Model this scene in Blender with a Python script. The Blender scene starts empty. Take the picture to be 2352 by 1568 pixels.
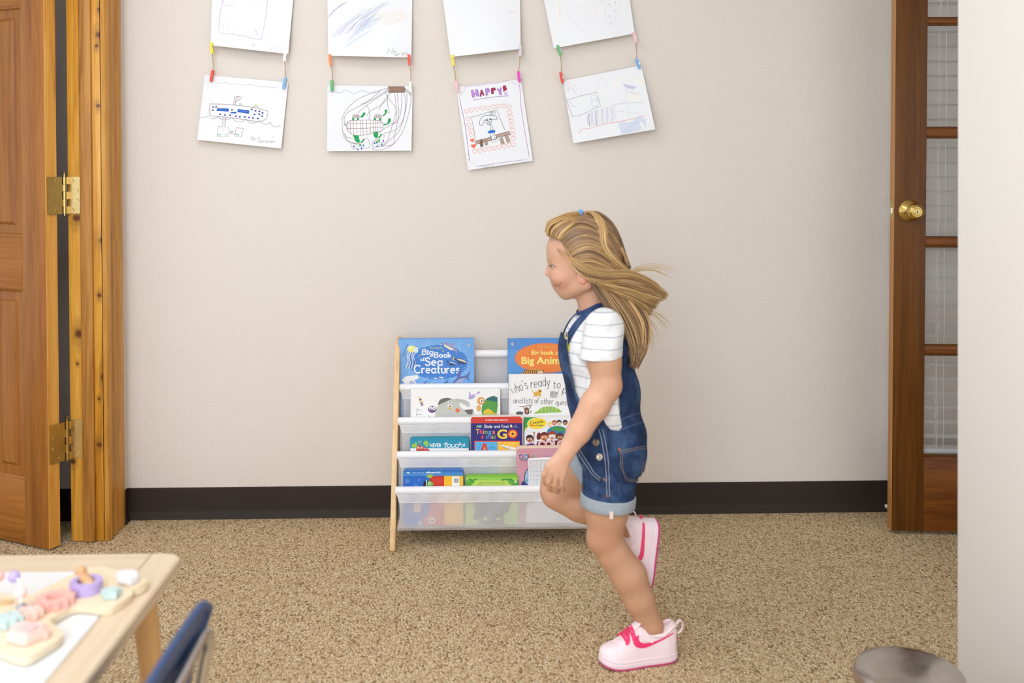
import bpy, bmesh, math, random
import numpy as np
from mathutils import Vector, Matrix
from mathutils.geometry import tessellate_polygon
from mathutils.bvhtree import BVHTree

random.seed(7)
scene = bpy.context.scene
COL = scene.collection
PI = math.pi

# ------------------------------------------------------------------ camera
F = 2277.0                      # focal length in pixels of the 2352 px wide frame
CAM_H = 1.184
PITCH = math.radians(1.3)
YAW = math.radians(-1.786)
PY0 = 370 + F * math.tan(PITCH)
cam_data = bpy.data.cameras.new('camera')
cam = bpy.data.objects.new('camera', cam_data)
COL.objects.link(cam)
cam.location = (0, 0, CAM_H)
cam.rotation_euler = (PI / 2 - PITCH, 0, YAW)
cam_data.sensor_width = 36
cam_data.lens = F / 2352 * 36
cam_data.shift_y = -(784 - PY0) / 2352
cam_data.clip_start = 0.05
cam_data.dof.use_dof = True
cam_data.dof.focus_distance = 2.95
cam_data.dof.aperture_fstop = 2.6
scene.camera = cam

# ------------------------------------------------------------------ light
scene.view_settings.view_transform = 'Standard'
scene.view_settings.look = 'None'
scene.view_settings.gamma = 1
scene.view_settings.use_curve_mapping = False
scene.view_settings.exposure = 0.17
scene.cycles.max_bounces = 10
scene.cycles.diffuse_bounces = 5
scene.cycles.transparent_max_bounces = 16
scene.cycles.caustics_reflective = False
scene.cycles.caustics_refractive = False
world = bpy.data.worlds.new('world')
scene.world = world
world.use_nodes = True
world.node_tree.nodes['Background'].inputs[0].default_value = (0.885, 0.965, 1.07, 1)
world.node_tree.nodes['Background'].inputs[1].default_value = 1.12


def area(name, loc, target, sx, sy, power, color=(0.88, 0.96, 1.07)):
    l = bpy.data.lights.new(name, 'AREA')
    l.shape = 'RECTANGLE'
    l.size = sx
    l.size_y = sy
    l.energy = power
    l.color = color
    o = bpy.data.objects.new(name, l)
    COL.objects.link(o)
    o.location = loc
    o.rotation_euler = (Vector(target) - Vector(loc)).to_track_quat('-Z', 'Y').to_euler()
    return o


# daylight from a window behind the photographer, to the left
area('window_daylight', (-0.9, -0.9, 1.75), (0.0, 3.2, 0.85), 1.6, 1.9, 60)

# ------------------------------------------------------------------ pixels to points
RCAM = Matrix.Rotation(YAW, 3, 'Z') @ Matrix.Rotation(PI / 2 - PITCH, 3, 'X')
RNP = np.array(RCAM)
CAMP = Vector((0, 0, CAM_H))


def ray(px, py):
    return RCAM @ Vector(((px - 1176) / F, (PY0 - py) / F, -1.0))


def at_y(px, py, Y):
    d = ray(px, py)
    return CAMP + d * (Y / d.y)


def on_z(px, py, Z):
    d = ray(px, py)
    return CAMP + d * ((Z - CAM_H) / d.z)


def on_x(px, py, X):
    d = ray(px, py)
    return CAMP + d * (X / d.x)


def on_plane(px, py, p0, n):
    d = ray(px, py)
    return CAMP + d * ((Vector(p0) - CAMP).dot(n) / d.dot(n))


# ------------------------------------------------------------------ colours and materials
def lin(c):
    def g(x):
        x = x / 255.0
        return x / 12.92 if x <= 0.04045 else ((x + 0.055) / 1.055) ** 2.4
    return (g(c[0]), g(c[1]), g(c[2]), 1.0)


class NT:
    """small helper round a material's node tree"""
    def __init__(self, name):
        self.mat = bpy.data.materials.new(name)
        self.mat.use_nodes = True
        self.t = self.mat.node_tree
        self.b = self.t.nodes['Principled BSDF']

    def n(self, typ, **kw):
        nd = self.t.nodes.new(typ)
        for k, v in kw.items():
            setattr(nd, k, v)
        return nd

    def link(self, a, b):
        self.t.links.new(a, b)

    def val(self, sock, v):
        if isinstance(v, (int, float, tuple, list, Vector)):
            sock.default_value = v
        else:
            self.link(v, sock)

    def math(self, op, a, b=0.0, c=None, clamp=False):
        nd = self.n('ShaderNodeMath', operation=op, use_clamp=clamp)
        self.val(nd.inputs[0], a)
        self.val(nd.inputs[1], b)
        if c is not None:
            self.val(nd.inputs[2], c)
        return nd.outputs[0]

    def mix(self, fac, a, b, blend='MIX'):
        nd = self.n('ShaderNodeMix', data_type='RGBA', blend_type=blend)
        self.val(nd.inputs[0], fac)
        self.val(nd.inputs[6], a)
        self.val(nd.inputs[7], b)
        return nd.outputs[2]

    def coord(self, scale=(1, 1, 1), rot=(0, 0, 0), loc=(0, 0, 0)):
        tc = self.n('ShaderNodeTexCoord')
        mp = self.n('ShaderNodeMapping')
        mp.inputs['Scale'].default_value = scale
        mp.inputs['Rotation'].default_value = rot
        mp.inputs['Location'].default_value = loc
        self.link(tc.outputs['Object'], mp.inputs['Vector'])
        return mp.outputs[0]

    def noise(self, vec, scale, detail=3, rough=0.5, dist=0.0):
        nd = self.n('ShaderNodeTexNoise')
        self.link(vec, nd.inputs['Vector'])
        nd.inputs['Scale'].default_value = scale
        nd.inputs['Detail'].default_value = detail
        nd.inputs['Roughness'].default_value = rough
        nd.inputs['Distortion'].default_value = dist
        return nd.outputs['Fac']

    def ramp(self, fac, stops):
        nd = self.n('ShaderNodeValToRGB')
        e = nd.color_ramp.elements
        while len(e) < len(stops):
            e.new(0.5)
        for el, (p, c) in zip(e, stops):
            el.position = p
            el.color = c
        self.link(fac, nd.inputs[0])
        return nd.outputs[0]

    def bump(self, h, strength, dist):
        nd = self.n('ShaderNodeBump')
        nd.inputs['Strength'].default_value = strength
        nd.inputs['Distance'].default_value = dist
        self.link(h, nd.inputs['Height'])
        self.link(nd.outputs[0], self.b.inputs['Normal'])

    def base(self, c, rough=0.5, metal=0.0, spec=0.5):
        self.val(self.b.inputs['Base Color'], c)
        self.val(self.b.inputs['Roughness'], rough)
        self.b.inputs['Metallic'].default_value = metal
        self.b.inputs['Specular IOR Level'].default_value = spec
        return self.mat


def flat(name, c, rough=0.5, metal=0.0, var=0.06, scale=30, spec=0.5):
    """plain material with a faint procedural variation of tone"""
    m = NT(name)
    v = m.coord()
    f = m.noise(v, scale, 2)
    a = lin(c)
    lo = tuple(x * (1 - var) for x in a[:3]) + (1,)
    hi = tuple(min(1, x * (1 + var)) for x in a[:3]) + (1,)
    return m.base(m.mix(f, lo, hi), rough, metal, spec)


def wood(name, dark, mid, light, axis=2, grain=55.0, knots=(), rough=0.4, turn=0.0):
    m = NT(name)
    sc = [1.0, 1.0, 1.0]
    sc[axis] = 0.045
    if turn:
        mp2 = m.n('ShaderNodeMapping')
        mp2.inputs['Scale'].default_value = tuple(sc)
        m.link(m.coord(rot=(0, 0, turn)), mp2.inputs['Vector'])
        v = mp2.outputs[0]
    else:
        v = m.coord(scale=tuple(sc))
    f1 = m.noise(v, grain, 4, 0.6, 1.2)
    f2 = m.noise(v, grain * 5, 2, 0.5)
    big = m.noise(v, 14, 2)
    t = m.math('ADD', m.math('MULTIPLY', f1, 0.55), m.math('ADD', m.math('MULTIPLY', f2, 0.2), m.math('MULTIPLY', big, 0.35)))
    c = m.ramp(t, [(0.36, lin(dark)), (0.52, lin(mid)), (0.70, lin(light))])
    if knots:
        v2 = m.coord()
        sep = m.n('ShaderNodeSeparateXYZ')
        m.link(v2, sep.inputs[0])
        a = sep.outputs[0]
        b = sep.outputs[2]
        acc = None
        halo = None
        nz = m.noise(m.coord(), 60, 2)
        for (kx, kz, r) in knots:
            dx = m.math('DIVIDE', m.math('SUBTRACT', a, kx), r)
            dz = m.math('DIVIDE', m.math('SUBTRACT', b, kz), r * 0.85)
            d = m.math('SQRT', m.math('ADD', m.math('MULTIPLY', dx, dx), m.math('MULTIPLY', dz, dz)))
            d = m.math('ADD', d, m.math('MULTIPLY', nz, 0.5))
            k = m.math('SUBTRACT', 1.35, d, clamp=True)
            dz2 = m.math('DIVIDE', m.math('SUBTRACT', b, kz), r * 4.0)
            d2 = m.math('SQRT', m.math('ADD', m.math('MULTIPLY', dx, m.math('MULTIPLY', dx, 0.3)), m.math('MULTIPLY', dz2, dz2)))
            h = m.math('SUBTRACT', 1.4, m.math('ADD', d2, m.math('MULTIPLY', nz, 0.8)), clamp=True)
            acc = k if acc is None else m.math('MAXIMUM', acc, k)
            halo = h if halo is None else m.math('MAXIMUM', halo, h)
        c = m.mix(m.math('MULTIPLY', halo, 0.7), c, lin((112, 76, 34)))
        c = m.mix(m.math('MULTIPLY', acc, 1.6, clamp=True), c, lin((98, 54, 26)))
    m.base(c, rough)
    m.bump(f1, 0.12, 0.002)
    m.b.inputs['Specular IOR Level'].default_value = 0.28
    return m.mat


def attr_mat(name, rough=0.5, sss=0.0, spec=0.5, bump=None):
    """colour comes from the mesh's own colour attribute (printed inks, hair locks, skin)"""
    m = NT(name)
    a = m.n('ShaderNodeAttribute', attribute_name='Col')
    m.base(a.outputs['Color'], rough, 0, spec)
    if sss:
        m.b.inputs['Subsurface Weight'].default_value = sss
        m.b.inputs['Subsurface Radius'].default_value = (1.0, 0.35, 0.2)
        m.b.inputs['Subsurface Scale'].default_value = 0.006
    if bump:
        m.bump(m.noise(m.coord(), bump[0], 3), bump[1], bump[2])
    return m.mat


# ------------------------------------------------------------------ object helpers
WM = {}


def tag(o, label=None, cat=None, group=None, kind=None):
    if label:
        o['label'] = label
    if cat:
        o['category'] = cat
    if group:
        o['group'] = group
    if kind:
        o['kind'] = kind
    return o


def empty(name, loc=(0, 0, 0), rot=(0, 0, 0), parent=None):
    o = bpy.data.objects.new(name, None)
    o.empty_display_size = 0.05
    COL.objects.link(o)
    o.location = loc
    o.rotation_euler = rot
    from mathutils import Euler
    m = Matrix.Translation(Vector(loc)) @ Euler(rot).to_matrix().to_4x4()
    if parent is not None:
        o.parent = parent
        m = WM[parent.name] @ m
    WM[o.name] = m
    return o


def link_mesh(name, me, parent=None, local=False):
    o = bpy.data.objects.new(name, me)
    COL.objects.link(o)
    WM[o.name] = Matrix.Identity(4)
    if parent is not None:
        o.parent = parent
        if local:
            WM[o.name] = WM[parent.name].copy()
        else:
            o.matrix_parent_inverse = WM[parent.name].inverted()
    return o


def kids(o):
    return [c for c in bpy.data.objects if c.parent == o]


def copy_tree(o, parent=None):
    c = o.copy()
    COL.objects.link(c)
    WM[c.name] = WM[o.name].copy()
    if parent is not None:
        c.parent = parent
    for ch in kids(o):
        if ch.name != c.name:
            copy_tree(ch, c)
    return c


def catmull(pts, n, closed=False):
    P = [Vector(p) for p in pts]
    out = []
    m = len(P)
    segs = m if closed else m - 1
    for i in range(segs):
        p0 = P[(i - 1) % m] if closed or i > 0 else P[0] * 2 - P[1]
        p1 = P[i]
        p2 = P[(i + 1) % m]
        p3 = P[(i + 2) % m] if closed or i + 2 < m else P[m - 1] * 2 - P[m - 2]
        for j in range(n):
            t = j / n
            out.append(0.5 * ((2 * p1) + (p2 - p0) * t + (2 * p0 - 5 * p1 + 4 * p2 - p3) * t * t + (3 * p1 - p0 - 3 * p2 + p3) * t ** 3))
    if not closed:
        out.append(P[-1].copy())
    return out


class MB:
    def __init__(self):
        self.v, self.f, self.m, self.c = [], [], [], []
        self.col = None

    def add(self, verts, faces, mi=0):
        o = len(self.v)
        self.v.extend([tuple(p) for p in verts])
        for f in faces:
            self.f.append(tuple(i + o for i in f))
            self.m.append(mi)
        if self.col is not None:
            self.c.extend([self.col] * len(verts))
        return self

    def box(self, lo, hi, mi=0, M=None):
        p = [Vector((x, y, z)) for z in (lo[2], hi[2]) for y in (lo[1], hi[1]) for x in (lo[0], hi[0])]
        if M is not None:
            p = [M @ q for q in p]
        return self.add(p, [(0, 2, 3, 1), (4, 5, 7, 6), (0, 1, 5, 4), (2, 6, 7, 3), (0, 4, 6, 2), (1, 3, 7, 5)], mi)

    def rbox(self, lo, hi, r, seg=2, mi=0, M=None):
        bm = bmesh.new()
        bmesh.ops.create_cube(bm, size=1)
        for q in bm.verts:
            q.co = Vector(((lo[0] + hi[0]) / 2 + q.co.x * (hi[0] - lo[0]), (lo[1] + hi[1]) / 2 + q.co.y * (hi[1] - lo[1]), (lo[2] + hi[2]) / 2 + q.co.z * (hi[2] - lo[2])))
        bmesh.ops.bevel(bm, geom=bm.edges[:], offset=r, segments=seg, affect='EDGES', profile=0.5)
        return self.bm(bm, mi, M)

    def bm(self, bm, mi=0, M=None):
        bm.verts.ensure_lookup_table()
        bm.verts.index_update()
        vs = [(M @ q.co) if M is not None else q.co.copy() for q in bm.verts]
        fs = [[q.index for q in f.verts] for f in bm.faces]
        bm.free()
        return self.add(vs, fs, mi)

    def tube(self, pts, rad, n=8, mi=0, caps=True, closed=False, flatx=1.0, up=None):
        P = [Vector(p) for p in pts]
        k = len(P)
        R = rad if isinstance(rad, (list, tuple)) else [rad] * k
        vs, fs = [], []
        prev = Vector(up) if up else None
        for i in range(k):
            if closed:
                t = P[(i + 1) % k] - P[i - 1]
            else:
                t = P[min(i + 1, k - 1)] - P[max(i - 1, 0)]
            t.normalize()
            if prev is None:
                prev = Vector((0, 0, 1)) if abs(t.z) < 0.9 else Vector((1, 0, 0))
            a = prev - t * prev.dot(t)
            if a.length < 1e-6:
                a = t.orthogonal()
            a.normalize()
            b = t.cross(a)
            prev = a
            for j in range(n):
                w = 2 * PI * j / n
                vs.append(P[i] + (a * math.cos(w) + b * math.sin(w) * flatx) * R[i])
        for i in range(k if closed else k - 1):
            i2 = (i + 1) % k
            for j in range(n):
                j2 = (j + 1) % n
                fs.append((i * n + j, i * n + j2, i2 * n + j2, i2 * n + j))
        if caps and not closed:
            fs.append(tuple(range(n - 1, -1, -1)))
            fs.append(tuple(range((k - 1) * n, k * n)))
        return self.add(vs, fs, mi)

    def lathe(self, prof, origin=(0, 0, 0), axis=(0, 0, 1), n=24, mi=0, closed=False):
        ax = Vector(axis).normalized()
        a = ax.orthogonal().normalized()
        b = ax.cross(a)
        O = Vector(origin)
        vs, fs = [], []
        k = len(prof)
        for (r, z) in prof:
            for j in range(n):
                w = 2 * PI * j / n
                vs.append(O + ax * z + (a * math.cos(w) + b * math.sin(w)) * max(r, 1e-5))
        for i in range(k if closed else k - 1):
            i2 = (i + 1) % k
            for j in range(n):
                j2 = (j + 1) % n
                fs.append((i * n + j, i * n + j2, i2 * n + j2, i2 * n + j))
        if not closed:
            fs.append(tuple(range(n - 1, -1, -1)))
            fs.append(tuple(range((k - 1) * n, k * n)))
        return self.add(vs, fs, mi)

    def prism(self, pts, off, mi=0):
        """closed polygon pts (3-D, counter-clockwise seen from the side of off) pushed out by the vector off"""
        P = [Vector(p) for p in pts]
        off = Vector(off)
        n = len(P)
        vs = P + [p + off for p in P]
        fs = [tuple(range(n - 1, -1, -1)), tuple(range(n, 2 * n))]
        for i in range(n):
            j = (i + 1) % n
            fs.append((i, j, n + j, n + i))
        return self.add(vs, fs, mi)

    def grid(self, fn, nu, nv, mi=0, flip=False):
        vs = [fn(i / nu, j / nv) for j in range(nv + 1) for i in range(nu + 1)]
        fs = []
        for j in range(nv):
            for i in range(nu):
                a = j * (nu + 1) + i
                q = (a, a + 1, a + nu + 2, a + nu + 1)
                fs.append(q[::-1] if flip else q)
        return self.add(vs, fs, mi)

    def sphere(self, c, r, mi=0, nu=16, nv=10, sc=(1, 1, 1)):
        c = Vector(c)
        prof = []
        vs, fs = [], []
        for j in range(nv + 1):
            th = PI * j / nv
            for i in range(nu):
                ph = 2 * PI * i / nu
                vs.append(c + Vector((r * sc[0] * math.sin(th) * math.cos(ph), r * sc[1] * math.sin(th) * math.sin(ph), r * sc[2] * math.cos(th))))
        for j in range(nv):
            for i in range(nu):
                i2 = (i + 1) % nu
                fs.append((j * nu + i, (j + 1) * nu + i, (j + 1) * nu + i2, j * nu + i2))
        return self.add(vs, fs, mi)

    def build(self, name, mats, parent=None, smooth=35, local=False, fix=True):
        me = bpy.data.meshes.new(name)
        me.from_pydata(self.v, [], self.f)
        for m in (mats if isinstance(mats, (list, tuple)) else [mats]):
            me.materials.append(m)
        if any(self.m):
            me.polygons.foreach_set('material_index', self.m)
        if self.c:
            at = me.color_attributes.new('Col', 'FLOAT_COLOR', 'POINT')
            at.data.foreach_set('color', [x for c in self.c for x in c])
        if fix:
            bm = bmesh.new()
            bm.from_mesh(me)
            bmesh.ops.recalc_face_normals(bm, faces=bm.faces)
            bm.to_mesh(me)
            bm.free()
        if smooth:
            me.polygons.foreach_set('use_smooth', [True] * len(me.polygons))
            me.set_sharp_from_angle(angle=math.radians(smooth))
        me.update()
        return link_mesh(name, me, parent, local)
# ------------------------------------------------------------------ flat print: inks laid on a surface
MEAS = {}


def text_tris(s, bold=0.0, shear=0.0):
    """outline text from Blender's built-in font as 2-D triangles, cap height 1"""
    cu = bpy.data.curves.new('t', 'FONT')
    cu.body = s
    cu.resolution_u = 3
    cu.offset = bold
    cu.shear = shear
    ob = bpy.data.objects.new('t', cu)
    COL.objects.link(ob)
    dg = bpy.context.evaluated_depsgraph_get()
    me = ob.evaluated_get(dg).to_mesh()
    vs = [(v.co.x, v.co.y) for v in me.vertices]
    me.calc_loop_triangles()
    ts = [tuple(t.vertices) for t in me.loop_triangles]
    ob.evaluated_get(dg).to_mesh_clear()
    bpy.data.objects.remove(ob)
    bpy.data.curves.remove(cu)
    return vs, ts


def cap_height():
    if 'H' not in MEAS:
        vs, _ = text_tris('H')
        MEAS['H'] = max(v[1] for v in vs)
    return MEAS['H']


def arc(cx, cy, rx, ry, a0, a1, n=12):
    return [(cx + rx * math.cos(math.radians(a0 + (a1 - a0) * i / n)), cy + ry * math.sin(math.radians(a0 + (a1 - a0) * i / n))) for i in range(n + 1)]


# single-stroke letters (x right, y up, capitals one unit high)
GL = {
    'a': (.5, [arc(.25, .3, .25, .3, 50, 410), [(.5, .6), (.5, 0)]]),
    'b': (.5, [[(0, 1), (0, 0)], arc(.25, .3, .25, .3, -180, 180)]),
    'c': (.45, [arc(.25, .3, .25, .3, 45, 315)]),
    'd': (.5, [arc(.25, .3, .25, .3, 0, 360), [(.5, 1), (.5, 0)]]),
    'e': (.5, [[(.01, .32), (.5, .32)] + arc(.25, .3, .25, .3, 5, 310)]),
    'f': (.36, [arc(.27, .82, .14, .18, 30, 180, 6) + [(.13, .4), (.13, 0)], [(0, .6), (.34, .6)]]),
    'g': (.5, [arc(.25, .3, .25, .3, 0, 360), [(.5, .6), (.5, -.15)] + arc(.25, -.15, .25, .2, 0, -150, 7)]),
    'h': (.44, [[(0, 1), (0, 0)], arc(.22, .35, .22, .25, 170, 0, 8) + [(.44, 0)]]),
    'i': (.1, [[(.05, .6), (.05, 0)], [(.05, .78), (.05, .86)]]),
    'k': (.42, [[(0, 1), (0, 0)], [(.4, .6), (.02, .25)], [(.12, .34), (.42, 0)]]),
    'l': (.12, [[(.05, 1), (.05, 0)]]),
    'm': (.75, [[(0, .6), (0, 0)], arc(.19, .38, .19, .22, 170, 0, 8) + [(.38, 0)], arc(.56, .38, .18, .22, 170, 0, 8) + [(.74, 0)]]),
    'n': (.44, [[(0, .6), (0, 0)], arc(.22, .35, .22, .25, 170, 0, 8) + [(.44, 0)]]),
    'o': (.5, [arc(.25, .3, .25, .3, 90, 450)]),
    'p': (.5, [[(0, .6), (0, -.35)], arc(.25, .3, .25, .3, -180, 180)]),
    'q': (.5, [arc(.25, .3, .25, .3, 0, 360), [(.5, .6), (.5, -.35)]]),
    'r': (.32, [[(0, .6), (0, 0)], arc(.2, .36, .2, .24, 170, 50, 6)]),
    's': (.38, [[(.36, .5), (.22, .61), (.06, .54), (.07, .38), (.3, .26), (.35, .1), (.18, -.01), (.0, .1)]]),
    't': (.36, [[(.14, .88), (.14, .15)] + arc(.25, .12, .11, .12, 180, 320, 5), [(0, .6), (.33, .6)]]),
    'u': (.44, [[(0, .6)] + arc(.22, .22, .22, .22, 180, 360, 8), [(.44, .6), (.44, 0)]]),
    'v': (.42, [[(0, .6), (.2, 0), (.42, .6)]]),
    'w': (.68, [[(0, .6), (.16, 0), (.33, .5), (.5, 0), (.68, .6)]]),
    'y': (.46, [[(0, .6), (.22, .02)], [(.46, .6), (.2, -.1), (.08, -.33), (-.06, -.3)]]),
    'A': (.7, [[(0, 0), (.35, 1), (.7, 0)], [(.12, .35), (.58, .35)]]),
    'B': (.6, [[(0, 0), (0, 1), (.3, 1)] + arc(.3, .77, .24, .23, 90, -90, 8) + [(0, .54)], [(.3, .54)] + arc(.32, .27, .27, .27, 90, -90, 8) + [(0, 0)]]),
    'C': (.75, [arc(.42, .5, .42, .5, 45, 315, 18)]),
    'D': (.7, [[(0, 0), (0, 1), (.25, 1)] + arc(.25, .5, .42, .5, 90, -90, 12) + [(0, 0)]]),
    'E': (.5, [[(.5, 1), (0, 1), (0, 0), (.5, 0)], [(0, .52), (.4, .52)]]),
    'H': (.65, [[(0, 0), (0, 1)], [(.65, 0), (.65, 1)], [(0, .5), (.65, .5)]]),
    'I': (.3, [[(.15, 0), (.15, 1)], [(0, 1), (.3, 1)], [(0, 0), (.3, 0)]]),
    'M': (.8, [[(0, 0), (.1, 1), (.4, .3), (.7, 1), (.8, 0)]]),
    'N': (.65, [[(0, 0), (0, 1), (.65, 0), (.65, 1)]]),
    'P': (.6, [[(0, 0), (0, 1), (.3, 1)] + arc(.3, .74, .27, .26, 90, -90, 8) + [(0, .48)]]),
    'R': (.6, [[(0, 0), (0, 1), (.3, 1)] + arc(.3, .76, .26, .24, 90, -90, 8) + [(0, .52)], [(.25, .52), (.6, 0)]]),
    'S': (.55, [[(.52, .82), (.4, .97), (.2, 1.0), (.04, .86), (.06, .66), (.28, .52), (.5, .38), (.53, .16), (.36, 0), (.14, .02), (.0, .18)]]),
    'T': (.6, [[(.3, 0), (.3, 1)], [(0, 1), (.6, 1)]]),
    'U': (.6, [[(0, 1)] + arc(.3, .3, .3, .3, 180, 360, 10) + [(.6, 1)]]),
    'V': (.6, [[(0, 1), (.3, 0), (.6, 1)]]),
    'X': (.55, [[(0, 0), (.55, 1)], [(0, 1), (.55, 0)]]),
    'Y': (.6, [[(0, 1), (.3, .45), (.6, 1)], [(.3, .45), (.3, 0)]]),
    "'": (.1, [[(.05, 1), (.02, .8)]]), '!': (.1, [[(.05, 1), (.05, .3)], [(.05, .1), (.05, 0)]]),
    '?': (.5, [arc(.25, .75, .24, .25, 170, -60, 10) + [(.25, .3), (.25, .25)], [(.25, .08), (.25, 0)]]),
    ' ': (.3, []),
}


class Art:
    """inks in picture pixels (y down); zoom(ox, oy, s) lets coordinates be read off an enlargement"""
    def __init__(self):
        self.items = []
        self.ox = self.oy = 0.0
        self.s = 1.0

    def zoom(self, ox, oy, s):
        self.ox, self.oy, self.s = ox, oy, s
        return self

    def T(self, p):
        return (self.ox + p[0] / self.s, self.oy + p[1] / self.s)

    def put(self, vs, ts, c):
        if not ts:
            return
        xs = [v[0] for v in vs]
        ys = [v[1] for v in vs]
        bb = (min(xs), min(ys), max(xs), max(ys))
        lay = 0
        for (b2, c2, l2, _, _) in self.items:
            if b2[0] < bb[2] and b2[2] > bb[0] and b2[1] < bb[3] and b2[3] > bb[1]:
                lay = max(lay, l2 if c2 == c else l2 + 1)
        self.items.append((bb, c, lay, vs, ts))

    def poly(self, pts, c, smooth=0):
        p = [self.T(q) for q in pts]
        if smooth:
            p = [(q.x, q.y) for q in catmull([(a, b, 0) for a, b in p], smooth, True)]
        ts = tessellate_polygon([[Vector((a, b, 0)) for a, b in p]])
        self.put(p, [tuple(t) for t in ts], c)
        return self

    def ell(self, cx, cy, rx, ry, c, rot=0, n=24):
        a = math.radians(rot)
        pts = []
        for i in range(n):
            t = 2 * PI * i / n
            x, y = rx * math.cos(t), ry * math.sin(t)
            pts.append((cx + x * math.cos(a) - y * math.sin(a), cy + x * math.sin(a) + y * math.cos(a)))
        return self.poly(pts, c)

    def rect(self, x0, y0, x1, y1, c):
        return self.poly([(x0, y0), (x1, y0), (x1, y1), (x0, y1)], c)

    def line(self, pts, w, c, smooth=0, closed=False, raw=False):
        """w in picture pixels"""
        p = list(pts) if raw else [self.T(q) for q in pts]
        if smooth:
            p = [(q.x, q.y) for q in catmull([(a, b, 0) for a, b in p], smooth, closed)]
        if closed:
            p = p + [p[0]]
        k = len(p)
        vs, ts = [], []
        for i in range(k):
            a = p[max(i - 1, 0)]
            b = p[min(i + 1, k - 1)]
            dx, dy = b[0] - a[0], b[1] - a[1]
            L = math.hypot(dx, dy) or 1.0
            nx, ny = -dy / L * w / 2, dx / L * w / 2
            vs += [(p[i][0] + nx, p[i][1] + ny), (p[i][0] - nx, p[i][1] - ny)]
            if i:
                o = 2 * i - 2
                ts += [(o, o + 1, o + 3), (o, o + 3, o + 2)]
        self.put(vs, ts, c)
        return self

    def text(self, s, x, y, h, c, width=None, bold=0.0, shear=0.0, rot=0.0, align='l'):
        """built-in font; x, y = baseline start, h = capital height (both in the zoom's units)"""
        vs, ts = text_tris(s, bold, shear)
        k = h / cap_height()
        x0 = min(v[0] for v in vs)
        x1 = max(v[0] for v in vs)
        kx = k if width is None else width / (x1 - x0)
        W = (x1 - x0) * kx
        sh = {'l': 0, 'c': -W / 2, 'r': -W}[align]
        a = math.radians(rot)
        out = []
        for v in vs:
            u, t = (v[0] - x0) * kx + sh, -v[1] * k
            out.append(self.T((x + u * math.cos(a) - t * math.sin(a), y + u * math.sin(a) + t * math.cos(a))))
        self.put(out, ts, c)
        return self

    def script(self, s, x, y, h, c, w, width=None, rot=0.0, slant=0.0, gap=.2, serif=0.0, wob=0.0):
        """single-stroke letters; w = stroke in picture pixels"""
        tot = sum(GL[ch][0] + gap for ch in s) - gap
        kx = h if width is None else width / tot
        a = math.radians(rot)
        cx = 0.0
        rnd = random.Random(len(s) * 31 + int(x))

        def place(u, t):
            return self.T((x + u * math.cos(a) - t * math.sin(a), y + u * math.sin(a) + t * math.cos(a)))
        for ch in s:
            gw, strokes = GL[ch]
            dy = rnd.uniform(-wob, wob) * h
            for st in strokes:
                pts = [place((cx + q[0] + q[1] * slant) * kx, -q[1] * h + dy) for q in st]
                if ch in 'sS?':
                    pts = [(q.x, q.y) for q in catmull([(p[0], p[1], 0) for p in pts], 4)]
                self.line(pts, w, c, raw=True)
                if serif:
                    for e, f in ((0, 1), (-1, -2)):
                        dx, dy2 = pts[e][0] - pts[f][0], pts[e][1] - pts[f][1]
                        if abs(dy2) > 2.2 * abs(dx):
                            px, py = pts[e]
                            self.line([(px - serif, py), (px + serif, py)], w * .55, c, raw=True)
            cx += gw + gap
        return self

    def heart(self, cx, cy, r, c, w=None, rot=0.0):
        pts = []
        a = math.radians(rot)
        for i in range(20):
            t = 2 * PI * i / 20
            x = 16 * math.sin(t) ** 3 / 16 * r
            y = -(13 * math.cos(t) - 5 * math.cos(2 * t) - 2 * math.cos(3 * t) - math.cos(4 * t)) / 15 * r
            pts.append((cx + x * math.cos(a) - y * math.sin(a), cy + x * math.sin(a) + y * math.cos(a)))
        return self.line(pts, w, c, closed=True) if w else self.poly(pts, c)

    def scrib(self, x0, y0, x1, y1, n, w, c, rnd):
        """scribbled filling between two corners"""
        pts = []
        for i in range(n):
            t = i / (n - 1)
            pts.append((x0 + (x1 - x0) * t + rnd.uniform(-2, 2), (y0 if i % 2 else y1) + rnd.uniform(-6, 6)))
        return self.line(pts, w, c)

    def build(self, name, M, mat, parent=None, eps=0.00006, base=0.00025, maxlen=None):
        vs, fs, cs = [], [], []
        for (bb, c, lay, pv, ts) in self.items:
            tri = [tuple(pv[i] for i in t) for t in ts]
            if maxlen:
                out = []
                stack = tri
                while stack:
                    t = stack.pop()
                    L = [math.dist(t[i], t[(i + 1) % 3]) for i in range(3)]
                    m = max(L)
                    if m <= maxlen:
                        out.append(t)
                        continue
                    i = L.index(m)
                    a, b, d = t[i], t[(i + 1) % 3], t[(i + 2) % 3]
                    mid = ((a[0] + b[0]) / 2, (a[1] + b[1]) / 2)
                    stack.append((a, mid, d))
                    stack.append((mid, b, d))
                tri = out
            lc = lin(c)
            idx = {}
            for t in tri:
                f = []
                for p in t:
                    key = (round(p[0], 3), round(p[1], 3))
                    if key not in idx:
                        q = M(p[0], p[1], base + eps * lay)
                        if q is None:
                            idx[key] = None
                        else:
                            idx[key] = len(vs)
                            vs.append(tuple(q))
                            cs.append(lc)
                    f.append(idx[key])
                if None not in f and len(set(f)) == 3:
                    # face the camera
                    a, b, d = (Vector(vs[i]) for i in f)
                    if (b - a).cross(d - a).dot(a - CAMP) > 0:
                        f = f[::-1]
                    fs.append(tuple(f))
        me = bpy.data.meshes.new(name)
        me.from_pydata(vs, [], fs)
        me.materials.append(mat)
        at = me.color_attributes.new('Col', 'FLOAT_COLOR', 'POINT')
        at.data.foreach_set('color', [x for c in cs for x in c])
        me.update()
        return link_mesh(name, me, parent)


INK = attr_mat('paper_ink', 0.75, spec=0.2)
PRINT = attr_mat('cover_ink', 0.38)
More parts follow.
